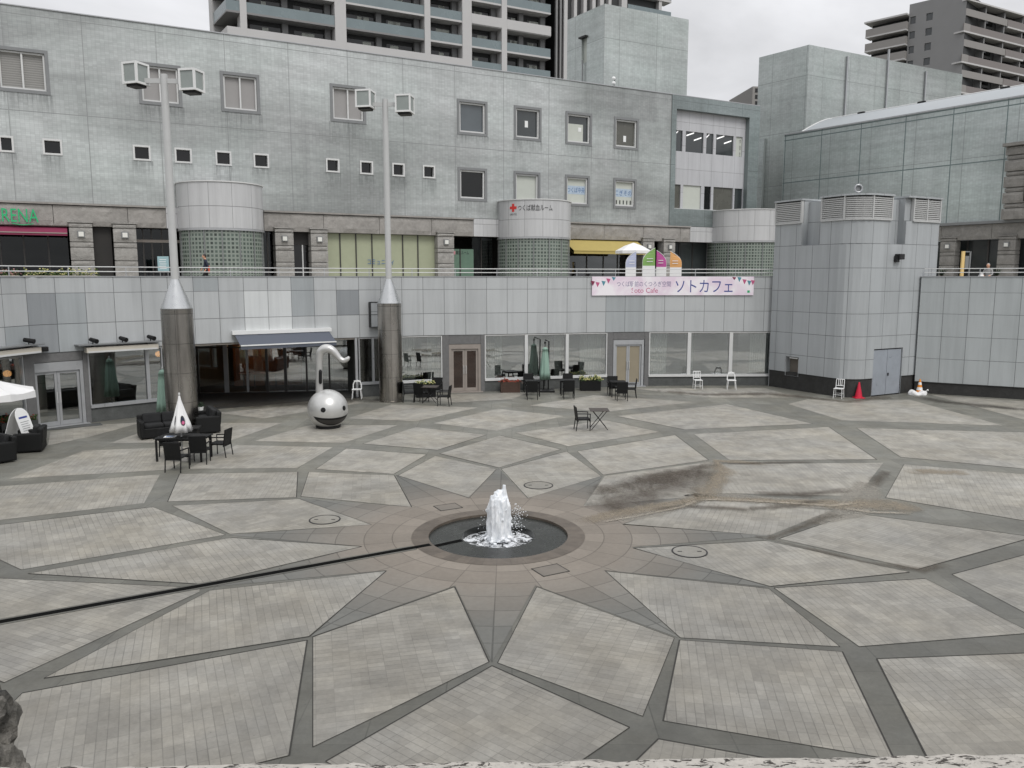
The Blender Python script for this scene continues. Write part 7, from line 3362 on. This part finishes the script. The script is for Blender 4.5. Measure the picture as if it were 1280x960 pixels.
# green cantilever parasol
g = G(681, 489.8)
t = thing('closed_parasol', 'closed green cantilever parasol with black weighted base below the cafe windows', 'parasol', (g.x, g.y, 0))
zt_, zc_ = AtY(681, 434, g.y).z, AtY(681, 474, g.y).z
mb = MB()
mb.tube([(.18, .25, .1), (.2, .28, 2.45), (.02, 0, zt_ + .35)], .032, 8)
local(mb, 'mast', 'black', t)
mb = MB()
r = .25
f = lambda a, z: 1 + .08 * math.cos(8 * a + .7 * math.sin(2 * a)) + .08 * math.sin(3 * a + z * 4)
mb.lathe([(r * .7, zc_ + .05), (r, zc_), (r * .92, zc_ + .35), (r * .74, zc_ + .9), (r * .56, zt_ - .28), (r * .5, zt_ - .12), (r * .58, zt_ - .115), (r * .3, zt_ - .02), (.03, zt_)], (0, 0, 0), 64, 0, f, close=False)
local(mb, 'canopy', 'sage', t, True)
mb = MB()
mb.tube([(0, 0, zc_ - .35), (0, 0, zt_ + .15)], .02, 6)
mb.sphere((0, 0, zt_ + .22), (.05, .05, .07), 10, 8)
local(mb, 'pole', 'black', t)
mb = MB()
for k in range(4):
    a = k * PI / 2
    mb.bevel_box((.1 + .24 * math.cos(a + PI / 4), .15 + .24 * math.sin(a + PI / 4), .05), (.44, .44, .09), .04, PI / 4 * 0)
local(mb, 'base', 'black', t)
mb = MB()
mb.tube([(-.05, .2, .1), (-.05, .2, .55), (.1, .25, .6)], .03, 6)
local(mb, 'crank', 'black', t)

# big open white parasol at the left edge
c = AtY(-12, 489, 26.4)
zr_ = AtY(20, 489, 26.4).z
t = thing('open_parasol', 'large open white parasol cut off by the left edge', 'parasol', (c.x, c.y, 0))
mb = MB()
R8 = 1.36
top = .42
for k in range(8):
    a, b = 2 * PI * k / 8 + .2, 2 * PI * (k + 1) / 8 + .2
    N = 6
    for i in range(N):
        r0, r1 = R8 * i / N, R8 * (i + 1) / N
        z0, z1 = zr_ + top * (1 - i / N) ** 1.15, zr_ + top * (1 - (i + 1) / N) ** 1.15
        for j in range(4):
            def pt(r, z, q):
                p = Vector((math.cos(a), math.sin(a))).lerp(Vector((math.cos(b), math.sin(b))), q) * r
                return (p.x, p.y, z - .05 * math.sin(q * PI) * r / R8)
            mb.face([pt(r0, z0, j / 4), pt(r1, z1, j / 4), pt(r1, z1, (j + 1) / 4), pt(r0, z0, (j + 1) / 4)])
    for j in range(4):
        q0, q1 = j / 4, (j + 1) / 4
        A, B = Vector((math.cos(a), math.sin(a))), Vector((math.cos(b), math.sin(b)))
        p, q = A.lerp(B, q0) * R8, A.lerp(B, q1) * R8
        mb.face([(p.x, p.y, zr_ - .05 * math.sin(q0 * PI)), (q.x, q.y, zr_ - .05 * math.sin(q1 * PI)), (q.x * 1.01, q.y * 1.01, zr_ - .24), (p.x * 1.01, p.y * 1.01, zr_ - .24)])
local(mb, 'canopy', 'white_f', t, True)
mb = MB()
mb.tube([(0, 0, .05), (0, 0, zr_ + top + .05)], .028, 8)
local(mb, 'pole', 'pole', t)
for k in range(8):
    a = 2 * PI * k / 8 + .2
    mb = MB()
    mb.tube([(0, 0, zr_ + top - .03), (R8 * .97 * math.cos(a), R8 * .97 * math.sin(a), zr_ - .02)], .012, 5)
    local(mb, 'rib', 'pole', t)
mb = MB()
mb.bevel_box((0, 0, .07), (.6, .6, .14), .03)
local(mb, 'base', 'concrete', t)


def make_sofa(width, name, depth=.85, cushion=True, back_h=.78):
    t = thing(name, 'x', 'sofa')
    w = width
    mb = MB()
    mb.bevel_box((0, .02, .21), (w - .02, depth - .06, .34), .03)
    local(mb, 'base', 'wicker', t)
    mb = MB()
    mb.bevel_box((0, -depth / 2 + .09, .53), (w, .17, back_h - .28), .05, 0, .10)
    local(mb, 'backrest', 'wicker', t)
    for s in (-1, 1):
        mb = MB()
        mb.bevel_box((s * (w / 2 - .06), .03, .34), (.15, depth - .02, .60), .05)
        local(mb, 'armrest', 'wicker', t)
    n = 2 if w > 1.1 else 1
    for k in range(n):
        cw = (w - .28) / n
        mb = MB()
        mb.bevel_box((-(w - .28) / 2 + cw * (k + .5), .07, .44), (cw - .02, depth - .26, .13), .05)
        local(mb, 'seat_cushion', 'cushion', t)
        mb = MB()
        mb.bevel_box((-(w - .28) / 2 + cw * (k + .5), -depth / 2 + .24, .66), (cw - .03, .16, .36), .06, 0, .18)
        local(mb, 'back_cushion', 'cushion', t)
    return t


S2_ = make_sofa(1.55, 'wicker_sofa')
place(S2_, 204, 545, (.55, -.85), 'dark wicker sofa left of the closed white parasol, facing right', 'dark wicker sofas', first=True)
place(S2_, 258, 538, (-.88, -.5), 'dark wicker sofa behind the closed white parasol, facing left', 'dark wicker sofas')
S1 = make_sofa(.86, 'wicker_tub_chair', .82)
place(S1, 40, 563, (-.9, -.35), 'dark wicker tub chair in front of the white sandwich board at left', 'dark wicker tub chairs', first=True)
place(S1, -2, 577, (-.6, -.8), 'dark wicker tub chair cut off by the left edge', 'dark wicker tub chairs')
place(S1, 12, 549, (.1, -1), 'dark wicker tub chair behind the white sandwich board near the planter', 'dark wicker tub chairs')
# coffee table between the sofas
g = G(232, 550)
t = thing('coffee_table', 'low dark wicker coffee table between the two wicker sofas', 'table', (g.x, g.y, 0), .2)
mb = MB()
mb.bevel_box((0, 0, .43), (1.0, .6, .05), .015)
local(mb, 'tabletop', 'black', t)
mb = MB()
mb.bevel_box((0, 0, .2), (.86, .48, .40), .02)
local(mb, 'body', 'wicker', t)

# sandwich board
g = G(27, 561)
t = thing('sandwich_board', 'white arched sandwich board with blue panel beside the left cafe door', 'sign board', (g.x, g.y, 0), 1.5)


def arch_panel(mb, y0, y1, w, h, th, mi=0, inset=0.0):
    """leaning panel with rounded top; bottom at y0, top at y1"""
    pts = []
    hh = h - inset
    ww = w - 2 * inset
    pts.append((-ww / 2, inset))
    pts.append((ww / 2, inset))
    n = 10
    for i in range(n + 1):
        a = PI * i / n
        pts.append((ww / 2 * math.cos(a), hh - ww / 2 + ww / 2 * math.sin(a)))
    f = [(x, y0 + (y1 - y0) * z / h, z) for x, z in pts]
    b = [(x, y + th, z) for x, y, z in f]
    k = len(f)
    mb.face(f, None, mi)
    mb.face(b[::-1], None, mi)
    for i in range(k):
        j = (i + 1) % k
        mb.face([f[i], f[j], b[j], b[i]], None, mi)


BH, BW = 1.36, .62
mb = MB()
arch_panel(mb, -.46, -.03, BW, BH, .02)
o = local(mb, 'front_panel', 'white_pl', t)
mb = MB()
arch_panel(mb, .46, .01, BW, BH, .02)
local(mb, 'rear_panel', 'white_pl', t)


def on_board(x0, x1, z0, z1, m, nm):
    mb = MB()
    y = lambda z: -.46 + .43 * z / BH - .004
    mb.face([(x0, y(z0), z0), (x1, y(z0), z0), (x1, y(z1), z1), (x0, y(z1), z1)])
    q = local(mb, nm, m, o)


on_board(-.24, .24, .18, .50, 'navy_board', 'blue_panel')
on_board(-.20, .20, 1.02, 1.08, 'navy_t', 'printed_line')
for k in range(5):
    on_board(-.2, .2 - .05 * (k % 2), .62 + k * .07, .635 + k * .07, 'frame_g', 'printed_line')

# white chairs of two kinds
def slat_chair():
    t = thing('slatted_chair', 'x', 'chair')
    mb = MB()
    mb.bevel_box((0, 0, .45), (.40, .40, .03), .012)
    local(mb, 'seat', 'white_pl', t)
    mb = MB()
    for x in (-.18, .18):
        mb.tube([(x, -.19, .44), (x * .98, -.25, .86)], .016, 6)
    mb.tube([(-.18, -.25, .86), (.18, -.25, .86)], .018, 6)
    mb.tube([(-.18, -.21, .56), (.18, -.21, .56)], .014, 6)
    for x in (-.075, 0, .075):
        mb.tube([(x, -.21, .56), (x, -.25, .86)], .015, 6)
    local(mb, 'backrest', 'white_pl', t)
    for sx in (-1, 1):
        for y in (-.19, .18):
            mb = MB()
            mb.tube([(sx * .17, y, .44), (sx * .19, y * 1.12, 0)], .016, 6)
            local(mb, 'leg', 'white_pl', t)
    for z, y in ((.17, .19), (.2, -.2)):
        mb = MB()
        mb.tube([(-.18, y, z), (.18, y, z)], .011, 6)
        local(mb, 'stretcher', 'white_pl', t)
    return t


def round_chair():
    t = thing('moulded_chair', 'x', 'chair')
    mb = MB()
    mb.bevel_box((0, .01, .45), (.44, .42, .035), .016)
    local(mb, 'seat', 'white_pl', t)
    mb = MB()
    P = []
    for i in range(13):
        a = PI * i / 12
        P.append((-.19 * math.cos(a), -.20 - .05 * math.sin(a), .46 + .36 * math.sin(a) ** .6))
    mb.tube(P, .027, 8)
    mb.box((0, -.245, .79), (.3, .03, .07))
    local(mb, 'backrest', 'white_pl', t, False)
    for sx in (-1, 1):
        for y in (-.17, .18):
            mb = MB()
            mb.tube([(sx * .17, y, .44), (sx * .22, y * 1.25, 0)], [.022, .015], 6)
            local(mb, 'leg', 'white_pl', t)
    return t


A1 = slat_chair()
place(A1, 872, 486, (.05, -1), 'white slat-backed chair standing under the right cafe windows', 'white slat-backed chairs', first=True)
place(A1, 1048, 497.5, (-.55, -.8), 'white slat-backed chair against the dark base of the corner tower', 'white slat-backed chairs')
A2 = round_chair()
place(A2, 914, 486.3, (-.15, -1), 'white round-backed chair standing under the right cafe windows', 'white round-backed chairs', first=True)
place(A2, 446.5, 498.5, (.1, -1), 'white round-backed chair behind the silver sculpture in the recessed entrance', 'white round-backed chairs')

# cones and the white sack
def cone(px, py, h, r, label, bands, m):
    g = G(px, py)
    t = thing('traffic_cone', label, 'traffic cone', (g.x, g.y, 0))
    mb = MB()
    mb.bevel_box((0, 0, .02), (r * 2.3, r * 2.3, .04), .012)
    local(mb, 'base', m, t)
    mb = MB()
    mb.lathe([(r * .86, .04), (.03, h), (.0001, h + .01)], (0, 0, 0), 24)
    cc = local(mb, 'cone', m, t, False)
    autosmooth(cc, 40)
    for z0, z1, mm in bands:
        mb = MB()
        rr = lambda z: r * .86 + (.03 - r * .86) * (z - .04) / (h - .04) + .003
        mb.lathe([(rr(z0), z0), (rr(z1), z1)], (0, 0, 0), 24, close=False)
        local(mb, 'band', mm, cc)


cone(1073, 497.5, .74, .2, 'red traffic cone beside the nose of the corner tower', [], 'cone_red')
cone(1149, 492.6, .72, .2, 'orange and white traffic cone on a white sack beside the panel wall', [(.2, .34, 'white_pl'), (.46, .58, 'white_pl')], 'cone_or')
g = G(1147, 493.2)
t = thing('sandbag', 'slumped white sack lying under the orange and white traffic cone', 'sack', (g.x, g.y, 0), -.1)
mb = MB()
n, m = 40, 8
vs, fs = [], []
for i in range(n):
    a = 2 * PI * i / n
    for j in range(m):
        q = j / (m - 1)
        rx, ry = .42, .25
        k = math.cos(q * PI / 2) ** .5
        nn = 1 + .22 * noise.noise(Vector((math.cos(a) * 2, math.sin(a) * 2, q * 2)))
        hole = .14 * math.exp(-((math.cos(a) * k) / .35) ** 2)
        vs.append((rx * math.cos(a) * k * nn, ry * math.sin(a) * k * nn, max(.0, (.24 - hole) * math.sin(q * PI / 2) * nn)))
for i in range(n):
    for j in range(m - 1):
        fs.append((i * m + j, ((i + 1) % n) * m + j, ((i + 1) % n) * m + j + 1, i * m + j + 1))
mb.idx(vs, fs)
local(mb, 'bag', 'white_f', t, True)
mb = MB()
mb.tube([(.34, .05, .1), (.45, .1, .18), (.48, .05, .22)], [.06, .025, .05], 8)
local(mb, 'tied_end', 'white_f', t, True)

# door mat and small things
g = G(88, 534)
t = thing('door_mat', 'dark rectangular mat in front of the left cafe door', 'mat', (g.x, g.y, 0), .62)
mb = MB()
mb.bevel_box((0, 0, .014), (2.1, .55, .02), .006)
local(mb, 'mat', 'dado', t)
g = G(251, 515)
t = thing('small_pot', 'tiny white pot on the ground beside the left steel column', 'pot', (g.x, g.y, 0))
mb = MB()
mb.lathe([(.09, 0), (.13, .22), (.11, .22), (.10, .12), (.0001, .12)], (0, 0, 0), 16)
local(mb, 'pot', 'white_pl', t)
rnd = random.Random(5)
mb = MB()
leaves(mb, (0, 0, .18), (.15, .15, .2), 40, .1, rnd)
local(mb, 'foliage', 'leaf_d', t)

# ================================================================ camera side: parapet and rocks
pa_ = thing('parapet', 'pitted pale travertine parapet along the bottom edge', 'parapet', (0, .5, H - .5))
zt_ = H - .46
l, r_ = ray(200, 947.5), ray(1280, 933)
tl, tr = (zt_ - H) / l.z, (zt_ - H) / r_.z
A = Vector((l.x * tl, l.y * tl))
B = Vector((r_.x * tr, r_.y * tr))
d = (B - A).normalized()
nrm = Vector((-d.y, d.x))
A2_, B2_ = A - d * 3.2, B + d * 3.0
N, K = 420, 26
vs, fs = [], []
for i in range(N + 1):
    for j in range(K + 1):
        q = A2_.lerp(B2_, i / N) - nrm * (.36 * j / K)
        zz = zt_ + .004 * noise.fractal(Vector((q.x * 30, q.y * 30, 0)), 1, 2, 3)
        if j == 0:
            q = q - nrm * abs(.012 * noise.fractal(Vector((q.x * 24, 5, 0)), 1, 2, 4))
            zz -= .008
        vs.append((q.x, q.y, zz))
for i in range(N):
    for j in range(K):
        a = i * (K + 1) + j
        fs.append((a, a + K + 1, a + K + 2, a + 1))
mb = MB()
mb.idx(vs, fs)
# front face and body down to the plaza
for i in range(N):
    p, q = Vector(vs[i * (K + 1)]), Vector(vs[(i + 1) * (K + 1)])
    mb.face([p, q, (q.x, q.y, zt_ - .3), (p.x, p.y, zt_ - .3)])
mb.build('coping', M['trav'], pa_, False)
mb = MB()
a0_, b0_ = A2_ - nrm * .02, B2_ - nrm * .02
a1_, b1_ = A2_ - nrm * .34, B2_ - nrm * .34
mb.hexa([(a1_.x, a1_.y, 0), (b1_.x, b1_.y, 0), (b0_.x, b0_.y, 0), (a0_.x, a0_.y, 0), (a1_.x, a1_.y, zt_ - .02), (b1_.x, b1_.y, zt_ - .02), (b0_.x, b0_.y, zt_ - .02), (a0_.x, a0_.y, zt_ - .02)])
mb.build('wall', M['concrete'], pa_)

# rock pile at lower left
bp = AtY(-22, 940, 5.6)
t = thing('rock_pile', 'jagged grey-brown rock pile at the lower left corner', 'rock', (bp.x, bp.y, 0))
rnd = random.Random(9)


def boulder(c, r, seed):
    bm = bmesh.new()
    bmesh.ops.create_icosphere(bm, subdivisions=5, radius=1.0)
    for v in bm.verts:
        p = v.co.copy()
        n1 = noise.fractal(p * 1.3 + Vector((seed, 0, 0)), 1.0, 2.0, 5)
        cell = noise.cell(p * 2.6 + Vector((seed, 3, 1)))
        rid = abs(noise.noise(p * 2.2 + Vector((0, seed, 0))))
        k = 1 + .30 * n1 - .30 * rid + .10 * (cell - .5)
        v.co = Vector((p.x * r[0], p.y * r[1], p.z * r[2])) * k + Vector(c)
    bm.verts.index_update()
    vs = [v.co.copy() for v in bm.verts]
    fs = [[v.index for v in f.verts] for f in bm.faces]
    bm.free()
    mb = MB()
    mb.idx(vs, fs)
    return mb


tp_ = AtY(2, 868, 5.6)
boulder((tp_.x - .42, 5.6, tp_.z - .50), (.40, .45, .62), 1.0).build('boulder', M['rock'], t)
q = AtY(20, 950, 5.3)
boulder((q.x - .26, 5.3, q.z - .36), (.30, .36, .46), 4.0).build('boulder', M['rock'], t)
boulder((q.x - .9, 5.5, q.z - .9), (.9, .7, .9), 7.0).build('boulder', M['rock'], t)
boulder((q.x - .45, 5.4, .62), (.8, .75, .95), 11.0).build('boulder', M['rock'], t)

# ================================================================ camera, light, sky
cam = bpy.data.cameras.new('camera')
co = bpy.data.objects.new('camera', cam)
COL.objects.link(co)
co.location = (0, 0, H)
co.rotation_euler = (PI / 2 - PITCH, 0, 0)
cam.sensor_width = 36.0
cam.lens = 36.0 * F / 1280.0
cam.clip_start = 0.05
cam.clip_end = 4000
scene.camera = co

SUN_EL, SUN_AZ = math.radians(52), math.radians(150)
w = bpy.data.worlds.new('World')
scene.world = w
w.use_nodes = True
nt = w.node_tree
nt.nodes.clear()
out = nt.nodes.new('ShaderNodeOutputWorld')
bg = nt.nodes.new('ShaderNodeBackground')
bg.inputs['Strength'].default_value = SKY_STRENGTH
sky = nt.nodes.new('ShaderNodeTexSky')
sky.sky_type = 'NISHITA'
sky.sun_disc = False
sky.sun_elevation = SUN_EL
sky.sun_rotation = SUN_AZ
hs = nt.nodes.new('ShaderNodeHueSaturation')
hs.inputs['Saturation'].default_value = 0.25
nt.links.new(sky.outputs[0], hs.inputs['Color'])
tc = nt.nodes.new('ShaderNodeTexCoord')
sep = nt.nodes.new('ShaderNodeSeparateXYZ')
nt.links.new(tc.outputs['Generated'], sep.inputs[0])
# overcast deck: clouds on a flat layer, brighter overhead
zc = nt.nodes.new('ShaderNodeMath')
zc.operation = 'MAXIMUM'
zc.inputs[1].default_value = 0.0
nt.links.new(sep.outputs[2], zc.inputs[0])
za = nt.nodes.new('ShaderNodeMath')
za.operation = 'ADD'
za.inputs[1].default_value = 0.18
nt.links.new(zc.outputs[0], za.inputs[0])
dv = nt.nodes.new('ShaderNodeVectorMath')
dv.operation = 'DIVIDE'
cb = nt.nodes.new('ShaderNodeCombineXYZ')
for i in range(3):
    nt.links.new(za.outputs[0], cb.inputs[i])
nt.links.new(tc.outputs['Generated'], dv.inputs[0])
nt.links.new(cb.outputs[0], dv.inputs[1])
nz = nt.nodes.new('ShaderNodeTexNoise')
nz.inputs['Scale'].default_value = 1.1
nz.inputs['Detail'].default_value = 7
nz.inputs['Roughness'].default_value = 0.55
nz.inputs['Distortion'].default_value = 0.4
nt.links.new(dv.outputs[0], nz.inputs['Vector'])
mr = nt.nodes.new('ShaderNodeMapRange')
for i, v in ((1, .36), (2, .64), (3, .78), (4, 1.07)):
    mr.inputs[i].default_value = v
nt.links.new(nz.outputs['Fac'], mr.inputs[0])
gr = nt.nodes.new('ShaderNodeMapRange')
for i, v in ((1, 0.1), (2, .95), (3, CLOUD_LO), (4, CLOUD_HI)):
    gr.inputs[i].default_value = v
nt.links.new(zc.outputs[0], gr.inputs[0])
mu = nt.nodes.new('ShaderNodeMath')
mu.operation = 'MULTIPLY'
nt.links.new(mr.outputs[0], mu.inputs[0])
nt.links.new(gr.outputs[0], mu.inputs[1])
cl = nt.nodes.new('ShaderNodeVectorMath')
cl.operation = 'SCALE'
cl.inputs[0].default_value = (0.965, 0.97, 1.0)
nt.links.new(mu.outputs[0], cl.inputs['Scale'])
mx = nt.nodes.new('ShaderNodeMix')
mx.data_type = 'RGBA'
mx.inputs[0].default_value = 0.88
nt.links.new(hs.outputs[0], mx.inputs[6])
nt.links.new(cl.outputs[0], mx.inputs[7])
nt.links.new(mx.outputs[2], bg.inputs['Color'])
nt.links.new(bg.outputs[0], out.inputs[0])

sun = bpy.data.lights.new('sun', 'SUN')
sun.energy = 1.45
sun.angle = math.radians(24)
sun.color = (1.0, 0.97, 0.93)
so = bpy.data.objects.new('sun', sun)
COL.objects.link(so)
# the lamp shines from azimuth SUN_AZ (clockwise from +Y) at SUN_EL
dirv = Vector((math.sin(SUN_AZ) * math.cos(SUN_EL), math.cos(SUN_AZ) * math.cos(SUN_EL), math.sin(SUN_EL)))
so.rotation_euler = dirv.to_track_quat('Z', 'Y').to_euler()
so.location = (0, 0, 60)

vs_ = scene.view_settings
scene.display_settings.display_device = 'sRGB'
vs_.view_transform = 'Standard'
vs_.look = 'None'
vs_.gamma = 1.0
vs_.exposure = EXPOSURE
vs_.use_curve_mapping = False
scene.render.engine = 'CYCLES'
scene.cycles.max_bounces = 6
scene.cycles.diffuse_bounces = 3
scene.cycles.glossy_bounces = 3
scene.cycles.transparent_max_bounces = 8
scene.cycles.caustics_reflective = False
scene.cycles.caustics_refractive = False
scene.cycles.use_denoising = True
scene.render.film_transparent = False
